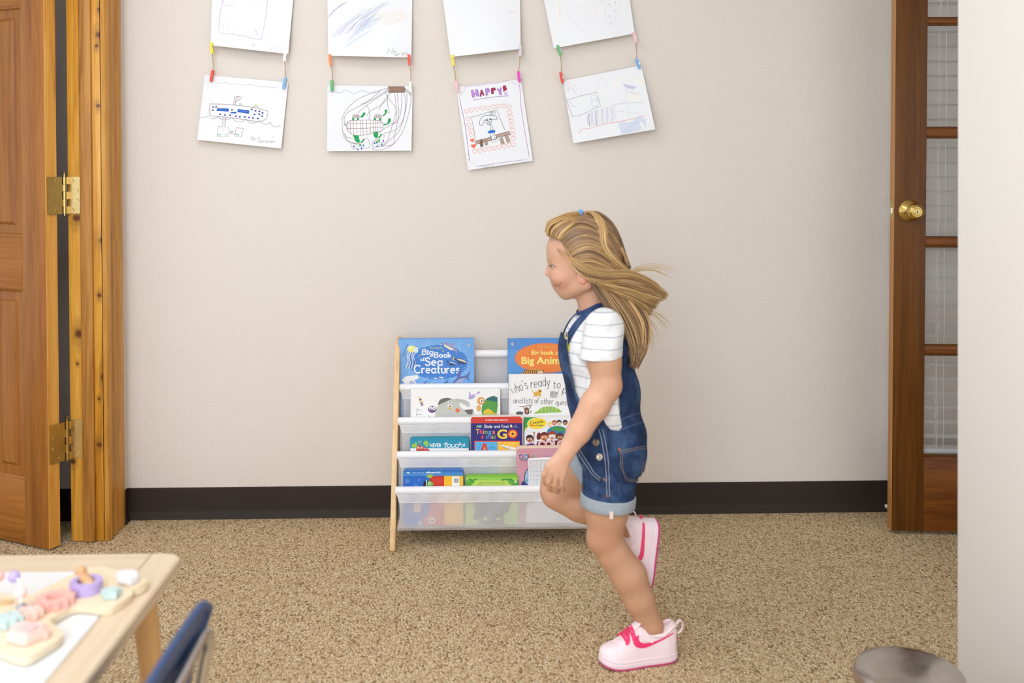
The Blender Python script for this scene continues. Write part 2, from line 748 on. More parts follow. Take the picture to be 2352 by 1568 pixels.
# ------------------------------------------------------------------ the room
YW = 3.30                                     # back wall plane
M_wall = NT('orange_peel_plaster')
v = M_wall.coord()
n1 = M_wall.noise(v, 150, 4, 0.55, 0.4)
n2 = M_wall.noise(v, 60, 2)
big = M_wall.noise(v, 1.6, 2)
M_wall.base(M_wall.mix(big, lin((219, 209, 198)), lin((224, 215, 205))), 0.62)
hh = M_wall.math('ADD', M_wall.math('MULTIPLY', M_wall.math('SMOOTH_MIN', n1, 0.58, 0.1), 1.0), M_wall.math('MULTIPLY', n2, 0.5))
M_wall.bump(hh, 0.5, 0.004)
M_wall = M_wall.mat
M_white = NT('smooth_white_paint')
v = M_white.coord()
M_white.base(M_white.mix(M_white.noise(v, 2, 2), lin((240, 237, 232)), lin((244, 241, 236))), 0.6)
M_white.bump(M_white.noise(v, 60, 3), 0.15, 0.002)
M_white = M_white.mat

M_carpet = NT('loop_pile_carpet')
v = M_carpet.coord(scale=(1.0, 0.72, 1.0), rot=(0, 0, math.radians(38)))
vo = M_carpet.n('ShaderNodeTexVoronoi')
M_carpet.link(v, vo.inputs['Vector'])
vo.inputs['Scale'].default_value = 200
vo.inputs['Randomness'].default_value = 0.62
sepc = M_carpet.n('ShaderNodeSeparateColor')
M_carpet.link(vo.outputs['Color'], sepc.inputs[0])
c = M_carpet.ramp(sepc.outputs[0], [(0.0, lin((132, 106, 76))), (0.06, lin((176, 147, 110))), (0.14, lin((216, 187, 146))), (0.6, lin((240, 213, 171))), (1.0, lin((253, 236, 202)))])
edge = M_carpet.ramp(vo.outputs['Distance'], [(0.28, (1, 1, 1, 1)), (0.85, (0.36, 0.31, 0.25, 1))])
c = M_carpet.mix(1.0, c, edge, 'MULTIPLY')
patch = M_carpet.noise(M_carpet.coord(), 5, 3)
c = M_carpet.mix(M_carpet.math('MULTIPLY', patch, 0.25), c, lin((206, 174, 130)))
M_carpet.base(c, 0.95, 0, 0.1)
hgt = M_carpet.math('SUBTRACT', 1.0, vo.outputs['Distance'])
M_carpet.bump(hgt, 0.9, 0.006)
M_carpet = M_carpet.mat

M_vinyl = NT('dark_vinyl_base')
v = M_vinyl.coord()
M_vinyl.base(M_vinyl.mix(M_vinyl.noise(v, 6, 2), lin((42, 32, 25)), lin((48, 37, 30))), 0.55, 0, .25)
M_vinyl = M_vinyl.mat
M_ceil = flat('ceiling_tile_white', (238, 236, 230), 0.9)

tag(MB().box((-3.2, -2.5, -0.05), (3.2, YW, 0)).build('floor', M_carpet, smooth=None), kind='structure')
tag(MB().box((-3.2, YW, -0.05), (3.2, YW + 0.12, 2.62)).build('wall_back', M_wall, smooth=None), kind='structure')
tag(MB().box((-3.2, -1.6, 2.56), (3.2, YW, 2.62)).build('ceiling', M_ceil, smooth=None), kind='structure')

corner = on_z(302, 1197, 0)
casA = on_z(256, 1243, 0)                     # room corner of the jamb
casB = on_z(290, 1205, 0)
XF = (casA.x + casB.x) / 2                    # casing face
XL = XF - 0.02                                # left wall face
YJ = casA.y                                   # jamb face
XJ0 = on_z(165, 1243, 0).x                    # far edge of the jamb
w = MB()
w.box((XJ0 - 0.0, YJ + 0.03, 0), (XL, YW, 2.56))
w.box((XJ0, -1.6, 0), (XL - 0.06, 0.55, 2.56))
w.box((XJ0, 0.55, 2.10), (XL, YJ + 0.03, 2.56))
tag(w.build('wall_left', M_wall, smooth=None), kind='structure')

YRE = 2.05
XR = at_y(2197, 800, YRE).x
w = MB()
w.rbox((XR, -1.6, -0.02), (XR + 0.13, YRE, 2.56), 0.006, 2)
for i_, q_ in enumerate(w.v):                  # the partition is a hair out of plumb
    w.v[i_] = (q_[0] - 0.0095 * (q_[2] - 0.82), q_[1], q_[2])
tag(w.build('wall_right', M_white, smooth=40), kind='structure')
tag(MB().box((2.6, YRE, 0), (2.72, YW, 2.56)).build('wall_alcove', M_wall, smooth=None), kind='structure')

# vinyl cove base
bp = [(0, 0), (-.019, 0), (-.0185, .003), (-.012, .011), (-.0065, .019), (-.0045, .027), (-.0042, .096), (-.003, .1005), (0, .1015)]


def cove(name, a, b, nrm, parent=None):
    a, b, nrm = Vector(a), Vector(b), Vector(nrm)
    m = MB()
    k = len(bp)
    vs = [p - nrm * q[0] + Vector((0, 0, q[1])) for p in (a, b) for q in bp]
    fs = [(i, (i + 1) % k, k + (i + 1) % k, k + i) for i in range(k)] + [tuple(range(k)), tuple(range(2 * k - 1, k - 1, -1))]
    m.add(vs, fs)
    return m.build(name, M_vinyl, parent, smooth=30)


b1 = cove('baseboard_back', (XL, YW, 0), (2.6, YW, 0), (0, -1, 0))
tag(b1, kind='structure')
tag(cove('baseboard_left', (XL, casB.y - 0.004, 0), (XL, YW - 0.001, 0), (1, 0, 0)), kind='structure')
tag(cove('baseboard_beyond', (-2.6, YW, 0), (XJ0, YW, 0), (0, -1, 0)), kind='structure')

# golden pine jamb and casing of the doorway on the left
kn = []
for (px, py, r) in ((228, 80, .011), (222, 105, .006), (237, 552, .012), (182, 766, .013), (228, 678, .007), (241, 866, .013), (228, 916, .005), (228, 1021, .008), (176, 500, .012), (225, 243, .006), (178, 835, .004), (231, 22, .010), (168, 1060, .009), (243, 757, .007)):
    p = at_y(px, py, YJ)
    kn.append((p.x, p.z, r * 1.25))
M_pine = wood('golden_knotty_pine', (146, 90, 20), (200, 138, 42), (220, 166, 74), 2, 40, kn, 0.36)
M_pine2 = wood('golden_pine_casing', (136, 84, 26), (186, 128, 52), (204, 152, 76), 2, 60, (), 0.36)


def jx(px):
    return at_y(px, 800, YJ).x


t2 = MB().rbox((XJ0, YJ, 0.002), (XL + 0.004, YJ + 0.022, 2.08), 0.002, 2).build('trim_2', M_pine, smooth=40)
tag(t2, kind='structure')
MB().rbox((jx(189), YJ - 0.011, 0.002), (jx(217), YJ + 0.002, 2.07), 0.004, 3).build('door_stop_strip', wood('shade_toned_pine', (112, 72, 28), (160, 106, 44), (188, 136, 68), 2, 48, (), 0.4), t2, smooth=40)  # browner pine tone stands in for shade on the stop's chamfer
# fluted casing, profile across Y, thickness towards +x
cw = casB.y - YJ
prof = [(0, .000), (.0, .014), (.05, .019), (.12, .020), (.20, .0185), (.24, .014), (.30, .0145), (.36, .018), (.44, .0195), (.52, .0165), (.57, .0135), (.64, .014), (.70, .0175), (.80, .020), (.88, .0185), (.94, .0155), (1.0, .015), (1.0, 0)]
k = len(prof)
vs = [Vector((XL + q[1], YJ + 0.0 + q[0] * cw, z)) for z in (0.002, 2.16) for q in prof]
fs = [(i, (i + 1) % k, k + (i + 1) % k, k + i) for i in range(k)] + [tuple(range(k)), tuple(range(2 * k - 1, k - 1, -1))]
m = MB()
m.add(vs, fs)
tag(m.build('trim_1', M_pine2, smooth=50), kind='structure')

# ------------------------------------------------------------------ brass
M_brass = NT('polished_brass')
v = M_brass.coord()
M_brass.base(M_brass.mix(M_brass.noise(v, 40, 3), lin((196, 160, 84)), lin((226, 196, 122))), 0.2, 1.0)
M_brass = M_brass.mat
M_brass2 = flat('satin_brass_leaf', (214, 186, 128), 0.28, 1.0, 0.12, 25)
M_steel = flat('bright_steel', (200, 200, 198), 0.22, 1.0, 0.05)
M_dark = flat('dark_slot', (24, 20, 16), 0.6)

# ------------------------------------------------------------------ left door, standing open
M_door1 = wood('stained_fir_upright', (112, 64, 20), (148, 90, 34), (166, 108, 48), 2, 42, (), 0.38)
M_door1e = wood('pale_door_edge', (166, 106, 36), (204, 144, 62), (218, 164, 84), 2, 50, (), 0.42)
O1 = on_z(113, 1262, 0.006)
A1 = on_z(0, 1238, 0.006)
u1 = (A1 - O1)
u1.z = 0
u1.normalize()
n1v = Vector((u1.y, -u1.x, 0))                # towards the camera side
if n1v.y > 0:
    n1v = -n1v
D1 = Matrix((( u1.x, n1v.x, 0, O1.x), (u1.y, n1v.y, 0, O1.y), (0, 0, 1, O1.z), (0, 0, 0, 1)))   # local x along the face, y towards us, z up
door1 = empty('door_1', O1)
tag(door1, kind='structure')
M_door1r = wood('stained_fir_crosswise', (112, 64, 20), (148, 90, 34), (166, 108, 48), 0, 42, (), 0.38, turn=-math.atan2(u1.y, u1.x))
T1 = 0.041
DH = 2.02


def d1box(name, x0, x1, z0, z1, mat, y0=-T1, y1=0.0, r=0.0015):
    return MB().rbox((x0, y0, z0), (x1, y1, z1), r, 2, 0, D1).build(name, mat, door1, smooth=40)


def zface(px, py):
    return on_plane(px, py, O1, n1v).z - O1.z


SW = (on_plane(52, 700, O1, n1v) - O1).dot(u1)
WD = 0.56
d1box('stile', 0.0004, SW, 0, DH, M_door1)
MB().rbox((-0.0012, -T1 - 0.0002, 0.0), (0.0006, 0.0003, DH), 0.0005, 1, 0, D1).build('edge_strip', M_door1e, door1, smooth=None)
d1box('stile', WD - SW, WD, 0, DH, M_door1)
rails = [(0, zface(55, 1101)), (zface(50, 665), zface(50, 544)), (zface(48, 12), zface(48, 12) + 0.12), (DH - 0.11, DH)]
for a, b in rails:
    d1box('rail', SW, WD - SW, a, b, M_door1r, r=0.003)
mid = WD / 2
for i in range(len(rails) - 1):
    za, zb = rails[i][1], rails[i + 1][0]
    d1box('mullion', mid - 0.035, mid + 0.035, za, zb, M_door1, r=0.003)
    for xa, xb in ((SW, mid - 0.035), (mid + 0.035, WD - SW)):
        p = MB()

        def ring(ins, y):
            return [D1 @ Vector(q) for q in ((xa + ins, y, za + ins), (xb - ins, y, za + ins), (xb - ins, y, zb - ins), (xa + ins, y, zb - ins))]
        rs = [ring(-0.002, -0.002), ring(0.006, -0.006), ring(0.010, -0.013), ring(0.036, -0.013), ring(0.040, -0.008), ring(0.046, -0.005)]
        vs = [q for r_ in rs for q in r_]
        fs = []
        for k_ in range(len(rs) - 1):
            for j in range(4):
                fs.append((k_ * 4 + j, k_ * 4 + (j + 1) % 4, k_ * 4 + 4 + (j + 1) % 4, k_ * 4 + 4 + j))
        o_ = (len(rs) - 1) * 4
        fs.append((o_, o_ + 1, o_ + 2, o_ + 3))
        b_ = [D1 @ Vector(q) for q in ((xa - .002, -T1 + 0.012, za - .002), (xb + .002, -T1 + 0.012, za - .002), (xb + .002, -T1 + 0.012, zb + .002), (xa - .002, -T1 + 0.012, zb + .002))]
        vs += b_
        o_ += 4
        fs += [(o_ + 3, o_ + 2, o_ + 1, o_)] + [(j, o_ + j, o_ + (j + 1) % 4, (j + 1) % 4) for j in range(4)]
        p.add(vs, fs)
        p.build('panel', M_door1, door1, smooth=25)


# hinges
def screw(mb, c, n, r=0.0042):
    mb.lathe([(r, -0.0005), (r, 0.0006), (r * .8, 0.0011), (r * .45, 0.0007), (0.0002, 0.0005)], c, n, 14)


edge_dir = -n1v                                # along the door's edge, away from us
edge_n = -u1                                   # the edge faces this way
for (pa, pb, lab) in ((406, 490, 'upper brass hinge'), (963, 1050, 'lower brass hinge')):
    z1 = at_y(168, pa, YJ).z
    z0 = at_y(168, pb, YJ).z
    kx = at_y(147.5 if pa < 600 else 153.5, pa, YJ - 0.022)
    K = Vector((kx.x, kx.y, 0))
    H = z1 - z0
    seg = H / 5
    hb = MB()
    for i in range(5):
        hb.lathe([(0.0052, 0.0005), (0.0058, 0.0012), (0.0058, seg - 0.0012), (0.0052, seg - 0.0005)], (K.x, K.y, z0 + i * seg), (0, 0, 1), 18)
    hinge = hb.build('hinge', M_brass, door1)
    tag(hinge, lab)
    MB().lathe([(0.0025, -H - 0.006), (0.0025, 0.004), (0.0022, 0.010), (0.0045, 0.0125), (0.0048, 0.0145), (0.0035, 0.0155)], (K.x, K.y, z1), (0, 0, 1), 16).build('hinge_pin', M_brass, hinge)
    # leaf on the jamb
    xa, xb = K.x + 0.001, jx(188 if pa < 600 else 196)
    lf = MB()
    lf.box((xa + 0.008, YJ - 0.0022, z0), (xb, YJ + 0.0005, z1))
    for i in (0, 2, 4):
        lf.box((xa - 0.002, YJ - 0.018, z0 + i * seg), (xa + 0.0085, YJ - 0.0012, z0 + (i + 1) * seg - 0.0005))
    lf.build('leaf_plate', M_brass2, hinge, smooth=None)
    for (fx, fz) in ((0.45, 0.1), (0.82, 0.37), (0.82, 0.64), (0.45, 0.9)):
        s_ = MB()
        screw(s_, (xa + (xb - xa) * fx, YJ - 0.0022, z0 + H * fz), (0, -1, 0))
        s_.build('screw', M_brass, hinge)
    # leaf on the door's edge
    e0 = Vector((O1.x, O1.y, 0)) + edge_n * 0.0018 + edge_dir * 0.004
    kd = K - e0
    e1 = e0 + kd * ((kd.length - 0.0095) / kd.length)
    lf = MB()
    lf.prism([e0 + Vector((0, 0, z0)), e1 + Vector((0, 0, z0)), e1 + Vector((0, 0, z1)), e0 + Vector((0, 0, z1))], edge_n * 0.002)
    for i in (1, 3):
        a_ = e1 + Vector((0, 0, z0 + i * seg))
        b_ = Vector((K.x, K.y, z0 + i * seg))
        up_ = Vector((0, 0, seg - 0.0005))
        lf.prism([a_, b_, b_ + up_, a_ + up_], edge_n * 0.002)
    lf.build('leaf_plate', M_brass, hinge, smooth=None)
    for (fx, fz) in ((0.62, 0.1), (0.22, 0.37), (0.22, 0.64), (0.62, 0.9)):
        s_ = MB()
        screw(s_, e0 + (e1 - e0) * fx + Vector((0, 0, z0 + H * fz)) + edge_n * 0.002, edge_n, 0.0038)
        s_.build('screw', M_brass, hinge)

# ------------------------------------------------------------------ right door: glazed, swung back against the wall
M_door2 = wood('amber_stained_fir', (62, 33, 6), (90, 51, 11), (108, 65, 18), 2, 38, (), 0.36)
M_door2r = wood('amber_stained_fir_crosswise', (74, 38, 8), (106, 58, 14), (128, 74, 24), 0, 38, (), 0.36)
M_door2e = wood('pale_amber_edge', (150, 100, 50), (178, 126, 70), (192, 142, 86), 2, 50, (), 0.45)  # narrow door edge, paler than the faces
O2 = on_z(2047, 1218.5, 0.012)
Q2 = on_z(2195, 1221, 0.012)
u2 = Q2 - O2
u2.z = 0
u2.normalize()
n2v = Vector((u2.y, -u2.x, 0))
if n2v.y > 0:
    n2v = -n2v
D2 = Matrix(((u2.x, n2v.x, 0, O2.x), (u2.y, n2v.y, 0, O2.y), (0, 0, 1, O2.z), (0, 0, 0, 1)))
T2 = 0.036
door2 = empty('door_2', O2)
tag(door2, kind='structure')


def z2(py):
    return on_plane(2150, py, O2, n2v).z - O2.z


def d2box(name, x0, x1, za, zb, mat, y0=-T2, y1=0.0, r=0.002):
    return MB().rbox((x0, y0, za), (x1, y1, zb), r, 2, 0, D2).build(name, mat, door2, smooth=40)


W2 = 0.76
SW2 = (on_plane(2126, 600, O2, n2v) - O2).dot(u2)
DH2 = 2.05
d2box('stile', 0.0008, SW2, 0, DH2, M_door2)
MB().rbox((-0.001, -T2 - 0.0002, 0), (0.001, 0.0003, DH2), 0.0008, 1, 0, D2).build('edge_strip', M_door2e, door2, smooth=None)
d2box('stile', W2 - SW2, W2, 0, DH2, M_door2)
d2box('rail', SW2, W2 - SW2, 0, z2(1050), M_door2r, r=0.003)
ms = [(805, 10.5), (556, 10), (304, 10.5), (48, 7)]
zs = [z2(1050)]
for (py, hw) in ms:
    za, zb = z2(py + hw), z2(py - hw)
    p = MB()
    p.rbox((SW2 - .001, -T2 + 0.004, za), (W2 - SW2 + .001, -0.004, zb), 0.006, 3, 0, D2)
    p.build('muntin', M_door2r, door2, smooth=40)
    zs += [za, zb]
zs.append(min(zs[-1] + 0.335, DH2 - 0.115))
d2box('rail', SW2, W2 - SW2, zs[-1], DH2, M_door2r)
xs_ = [SW2, SW2 + (W2 - 2 * SW2) / 2, W2 - SW2]
for i in range(0, len(zs), 2):
    MB().rbox((xs_[1] - 0.012, -T2 + 0.005, zs[i]), (xs_[1] + 0.012, -0.005, zs[i + 1]), 0.005, 2, 0, D2).build('muntin', M_door2, door2, smooth=40)
M_glass = NT('clear_pane')
tr = M_glass.n('ShaderNodeBsdfTransparent')
tr.inputs[0].default_value = (0.97, 0.97, 0.97, 1)
gl = M_glass.n('ShaderNodeBsdfGlossy')
gl.inputs['Roughness'].default_value = 0.03
lw = M_glass.n('ShaderNodeLayerWeight')
lw.inputs['Blend'].default_value = 0.25
ms_ = M_glass.n('ShaderNodeMixShader')
M_glass.link(M_glass.math('MULTIPLY', lw.outputs['Fresnel'], 0.8), ms_.inputs[0])
M_glass.link(tr.outputs[0], ms_.inputs[1])
M_glass.link(gl.outputs[0], ms_.inputs[2])
M_glass.link(ms_.outputs[0], M_glass.t.nodes['Material Output'].inputs[0])
M_glass = M_glass.mat
for i in range(0, len(zs), 2):
    for j in range(2):
        # bead round each opening, then the pane
        xa, xb, za, zb = xs_[j], xs_[j + 1], zs[i], zs[i + 1]
        MB().box((xa - .002, -T2 / 2 - 0.0015, za - .002), (xb + .002, -T2 / 2 + 0.0015, zb + .002), 0, D2).build('pane', M_glass, door2, smooth=None)
        g = MB()
        for (p0, p1) in (((xa, za), (xb, za)), ((xa, zb), (xb, zb)), ((xa, za), (xa, zb)), ((xb, za), (xb, zb))):
            g.tube([D2 @ Vector((p0[0], -T2 / 2 + .005, p0[1])), D2 @ Vector((p1[0], -T2 / 2 + .005, p1[1]))], 0.0045, 6)
        g.build('glazing_bead', M_door2, door2)

# knob set
kc = on_plane(2089, 484, O2, n2v)
kb = MB()
kb.lathe([(0.034, 0), (0.0345, 0.003), (0.032, 0.006), (0.022, 0.016), (0.0165, 0.019), (0.0135, 0.022), (0.013, 0.030)], kc, n2v, 36)
knob = kb.build('door_knob', M_brass, door2)
tag(knob, 'round polished brass knob with a keyhole')
MB().lathe([(0.012, 0.026), (0.016, 0.032), (0.0235, 0.040), (0.0262, 0.050), (0.0255, 0.058), (0.021, 0.066), (0.0165, 0.0685), (0.0155, 0.067), (0.0125, 0.067), (0.011, 0.0685), (0.0003, 0.0688)], kc, n2v, 36).build('knob_ball', M_brass, knob)
MB().lathe([(0.0085, 0.0685), (0.0085, 0.0705), (0.0003, 0.0708)], kc, n2v, 20).build('key_cylinder', M_brass2, knob)
kk = MB()
Mk = Matrix(((u2.x, n2v.x, 0, kc.x), (u2.y, n2v.y, 0, kc.y), (0, 0, 1, kc.z), (0, 0, 0, 1)))
kk.box((-0.0009, 0.0700, -0.006), (0.0009, 0.0716, 0.0045), 0, Mk)
kk.build('keyhole', M_dark, knob, smooth=None)
lp = MB()
zk = kc.z - O2.z
lp.box((-0.0028, -T2 / 2 - 0.0125, zk - 0.028), (-0.0008, -T2 / 2 + 0.0125, zk + 0.028), 0, D2)
latch = lp.build('latch_plate', M_brass2, door2, smooth=None)
lb = MB()
lb.prism([D2 @ Vector(q) for q in ((-0.0028, -T2 / 2 - .007, zk - .008), (-0.0028, -T2 / 2 + .007, zk - .008), (-0.006, -T2 / 2 + .007, zk - .008), (-0.013, -T2 / 2 - .005, zk - .008))], (0, 0, 0.016))
lb.build('latch_bolt', M_steel, latch, smooth=None)
for dz in (-0.022, 0.022):
    s_ = MB()
    screw(s_, D2 @ Vector((-0.0028, -T2 / 2, zk + dz)), -u2, 0.0035)
    s_.build('screw', M_brass, latch)

# slatted blind hanging on the back of the glazed door
M_slat = NT('white_vinyl_slat')
M_slat.base(M_slat.mix(M_slat.noise(M_slat.coord(), 12, 2), lin((248, 246, 243)), lin((252, 250, 248))), 0.5)
tl2 = M_slat.n('ShaderNodeBsdfTranslucent')
tl2.inputs[0].default_value = lin((250, 248, 245))
mx2 = M_slat.n('ShaderNodeMixShader')
mx2.inputs[0].default_value = 0.3
M_slat.link(M_slat.b.outputs[0], mx2.inputs[1])
M_slat.link(tl2.outputs[0], mx2.inputs[2])
M_slat.link(mx2.outputs[0], M_slat.t.nodes['Material Output'].inputs[0])
M_slat = M_slat.mat
M_cord = flat('white_cord', (232, 230, 224), 0.7)
yb0 = -T2 - 0.006
blind = empty('venetian_blind', D2 @ Vector((W2 / 2, yb0 - 0.03, 1.0)))
tag(blind, 'white horizontal slat blind behind the glass of the wooden door', 'blind')
zb_ = z2(1045)
MB().rbox((0.09, yb0 - 0.05, zb_ - 0.006), (W2 - 0.09, yb0, zb_ + 0.008), 0.002, 2, 0, D2).build('bottom_rail', M_slat, blind)
ztop = 1.95
MB().rbox((0.09, yb0 - 0.052, ztop), (W2 - 0.09, yb0, ztop + 0.045), 0.003, 2, 0, D2).build('head_rail', M_slat, blind)
nsl = int((ztop - 0.02 - zb_) / 0.0462)
sm0 = None
for i in range(1, nsl + 1):
    zz = zb_ + i * 0.0462
    def sl(uu, vv, zz=zz):
        y = yb0 - 0.002 - 0.046 * vv
        return D2 @ Vector((0.095 + (W2 - 0.19) * uu, y, zz + 0.004 * math.sin(PI * vv) - 0.0012 * vv + (0.0008 if vv < 0 else 0)))
    if sm0 is None:
        g = MB()
        g.grid(sl, 1, 5)
        g.grid(lambda a, b: sl(a, b) - Vector((0, 0, 0.0025)), 1, 5, 0, True)
        s_ = g.build('slat', M_slat, blind, smooth=50)
        sm0, z00 = s_, zz
    else:
        s_ = sm0.copy()
        COL.objects.link(s_)
        WM[s_.name] = Matrix.Identity(4)
        s_.location = sm0.location + Vector((0, 0, zz - z00))
for px in (2168, 2176, 2183):
    x_ = (on_plane(px, 600, O2, n2v) - O2).dot(u2) 
    y_ = yb0 - (0.004 if px != 2176 else 0.047)
    g = MB()
    g.tube([D2 @ Vector((x_ + 0.0015 * math.sin(t * 1.3), y_, zb_ + (ztop - zb_) * t / 24)) for t in range(25)], 0.0011, 5)
    g.build('cord', M_cord, blind)
for x_ in (W2 - 0.2,):
    g = MB()
    g.tube([D2 @ Vector((x_, yb0 - 0.004, zb_)), D2 @ Vector((x_, yb0 - 0.004, ztop))], 0.0011, 5)
    g.build('cord', M_cord, blind)

# sprung stop on the back of the glazed door
ds = at_y(2034, 1160, 3.285)
dyb = (D2 @ Vector((0.02, -T2, 0))).y + 0.0005
g = MB()
g.lathe([(0.008, 0), (0.008, 0.003), (0.004, 0.005)] + [(0.0032 + 0.0012 * (i % 2), 0.006 + i * (3.268 - dyb - .006) / 30) for i in range(31)], (ds.x, dyb, ds.z), (0, 1, 0), 12)
stop = g.build('door_stop', M_steel, door2)
tag(stop, 'small spring stop with a white tip')
MB().lathe([(0.0055, 0), (0.0062, 0.002), (0.0062, 0.012), (0.0045, 0.017), (0.0005, 0.0175)], (ds.x, 3.266, ds.z), (0, 1, 0), 14).build('rubber_tip', flat('white_rubber', (238, 236, 230), 0.6), stop)

# ceiling fixtures that light the room
M_diff = NT('lit_diffuser')
M_diff.base((1, 1, 1, 1), 0.5)
M_diff.b.inputs['Emission Color'].default_value = (0.88, 0.95, 1.045, 1)
M_diff.b.inputs['Emission Strength'].default_value = 5.8
M_diff = M_diff.mat
M_frame = flat('fixture_white', (235, 235, 232), 0.5)
lights = []
for (x, y, lab) in ((-0.75, 1.75, 'recessed ceiling light panel nearest the drawings'), (-0.75, -0.3, 'recessed ceiling light panel above the photographer')):
    L = empty('ceiling_light', (x, y, 2.56))
    tag(L, lab, 'ceiling light', 'ceiling light panels')
    MB().box((x - 0.30, y - 0.60, 2.552), (x + 0.30, y + 0.60, 2.559)).build('diffuser', M_diff, L, smooth=None)
    fr = MB()
    for (a, b) in (((-.33, -.63), (-.30, .63)), ((.30, -.63), (.33, .63)), ((-.30, -.63), (.30, -.60)), ((-.30, .60), (.30, .63))):
        fr.box((x + a[0], y + a[1], 2.545), (x + b[0], y + b[1], 2.56))
    fr.build('frame', M_frame, L, smooth=None)
# ------------------------------------------------------------------ children's drawings hung on twine with little pegs
M_paper = NT('drawing_paper')
v = M_paper.coord()
M_paper.base(M_paper.mix(M_paper.noise(v, 8, 2), lin((232, 233, 235)), lin((236, 237, 239))), 0.75, 0, 0.2)
M_paper = M_paper.mat
M_twine = flat('jute_twine', (186, 152, 106), 0.9, 0, 0.15, 200)
PURPLE = (128, 70, 140)
BLACK = (52, 48, 56)
BLUE = (44, 96, 190)
NAVY = (70, 74, 160)
GREEN = (58, 168, 100)
RED = (222, 110, 104)
MAROON = (128, 76, 84)
BROWN = (160, 128, 110)
GREY = (150, 150, 158)
rp = random.Random(5)


def paper(name, label, quad, dfun, art, cat='drawing'):
    """quad: TL, TR, BR, BL in pixels; dfun(u, v) = distance off the wall"""
    TL, TR, BR, BL = [np.array(q, float) for q in quad]
    A = np.array([TR - TL, BL - TL]).T
    inv = np.linalg.inv(A)

    def M(px, py, off):
        u_, v_ = inv @ (np.array([px, py]) - TL)
        u_ = min(max(u_, 0), 1)
        v_ = min(max(v_, 0), 1)
        return at_y(px, py, YW - dfun(u_, v_) - off)

    def q(u_, v_):
        return (TL * (1 - u_) + TR * u_) * (1 - v_) + (BL * (1 - u_) + BR * u_) * v_
    m = MB()
    N = 14
    m.grid(lambda a, b: M(*q(a, b), 0.0), N, N)
    m.grid(lambda a, b: M(*q(a, b), -0.0005), N, N, 0, True)
    # edges
    rim = [(i / N, 0) for i in range(N)] + [(1, i / N) for i in range(N)] + [(1 - i / N, 1) for i in range(N)] + [(0, 1 - i / N) for i in range(N)]
    f_ = [M(*q(*p), 0.0) for p in rim]
    b_ = [M(*q(*p), -0.0005) for p in rim]
    k_ = len(rim)
    m.add(f_ + b_, [(i, (i + 1) % k_, k_ + (i + 1) % k_, k_ + i) for i in range(k_)])
    o = m.build(name, M_paper, None, smooth=60)
    tag(o, label, cat, 'drawings pinned along the wall')
    if art is not None:
        art.build('inked_picture', M, INK, o, maxlen=14)
    return o


def dflat(a, b, c, bow=0.0):
    """lift a at the top, b at the bottom, bow in the middle, c extra towards the right"""
    return lambda u, v: a + (b - a) * v ** 3 + bow * math.sin(PI * u) * v + c * u


# upper row: only their lower halves are in view
a = Art().zoom(420, 0, 3.92)
LP = (206, 190, 214)
a.line([(365, -30), (335, 120), (332, 288), (440, 305), (560, 330), (695, 355), (712, 320), (745, 160), (765, -20)], 1.1, (198, 176, 206), 4)
a.line([(368, 0), (368, 48), (445, 50), (470, 0)], .8, LP)
a.line([(565, 0), (570, 28), (690, 60), (692, 0)], .7, (222, 214, 230))
a.line([(362, 278), (368, 208), (414, 212), (410, 280), (362, 278)], .7, LP)
a.line([(462, 232), (452, 270), (500, 282), (508, 230)], .7, (222, 212, 228))
a.line([(600, 300), (640, 335), (650, 290)], .7, (226, 196, 226))
a.line([(650, 268), (680, 315)], .9, (150, 140, 150))
a.script('R', 628, 425, 36, (196, 190, 214), 1.0)
a.script('MAN', 728, 445, 50, (206, 198, 222), 1.0, width=170, rot=4)
paper('drawing_sheet', 'white sheet with a pale purple outlined shape, upper row at far left', [(488, -58), (679, -58), (662, 124), (484, 104)], dflat(.012, .030, 0, .012), a)
a = Art().zoom(420, 0, 3.92)
rs = random.Random(3)
for i in range(26):
    x = 1340 + i * 12 + rs.uniform(-20, 20)
    y = 330 - i * 4 + rs.uniform(-10, 20)
    L = rs.uniform(90, 260)
    col = (188, 196, 224) if i % 3 else (176, 182, 214)
    a.line([(x, y), (x + L * .45, y - L * .55), (x + L, y - L * .95)], .5, col, 3)
for i in range(9):
    x = 1440 + i * 14 + rs.uniform(-14, 14)
    y = 440 - i * 20 + rs.uniform(-8, 8)
    a.line([(x, y), (x + 110, y - 80), (x + 230 + i * 4, y - 150)], .5, (196, 214, 240), 3)
for i in range(8):
    a.line([(1690 + i * 16, 130 + i * 14 + rs.uniform(-12, 12)), (1850 + rs.uniform(-30, 30), 110 + i * 15), (1990 + i * 4, 88 + i * 13 + rs.uniform(-14, 14))], .5, (250, 228, 196), 3)
a.line([(1310, 160), (1380, 80), (1470, 20)], 1.0, (170, 160, 186), 3)
a.line([(1310, 140), (1400, 60), (1440, 30)], .9, (190, 180, 206), 3)
a.line([(1840, 480), (1850, 440), (1885, 480), (1895, 435)], 1.0, (120, 120, 128))
a.line([(1890, 460), (1918, 460), (1905, 490), (1920, 500), (1950, 480)], 1.0, (120, 120, 128))
a.line([(1975, 500), (1985, 470), (2000, 495), (2012, 468), (2026, 500)], 1.0, (120, 120, 128))
paper('drawing_sheet', 'white sheet with loose blue crayon strokes, upper row, second from left', [(751, -70), (948, -70), (945, 132), (754, 128)], dflat(.010, .028, 0, .018), a)
a = Art().zoom(980, 0, 3.92)
a.line([(300, 160), (290, 210), (330, 265), (375, 270)], .7, (226, 220, 226), 4)
a.line([(725, 40), (730, 46)], 1.2, (176, 170, 176))
a.line([(786, 70), (800, 50)], .8, (206, 200, 206))
for i in range(12):
    a.line([(716 + i * 7, 92 + (i % 3) * 8), (722 + i * 7, 112 + (i % 2) * 8)], .7, (228, 206, 214))
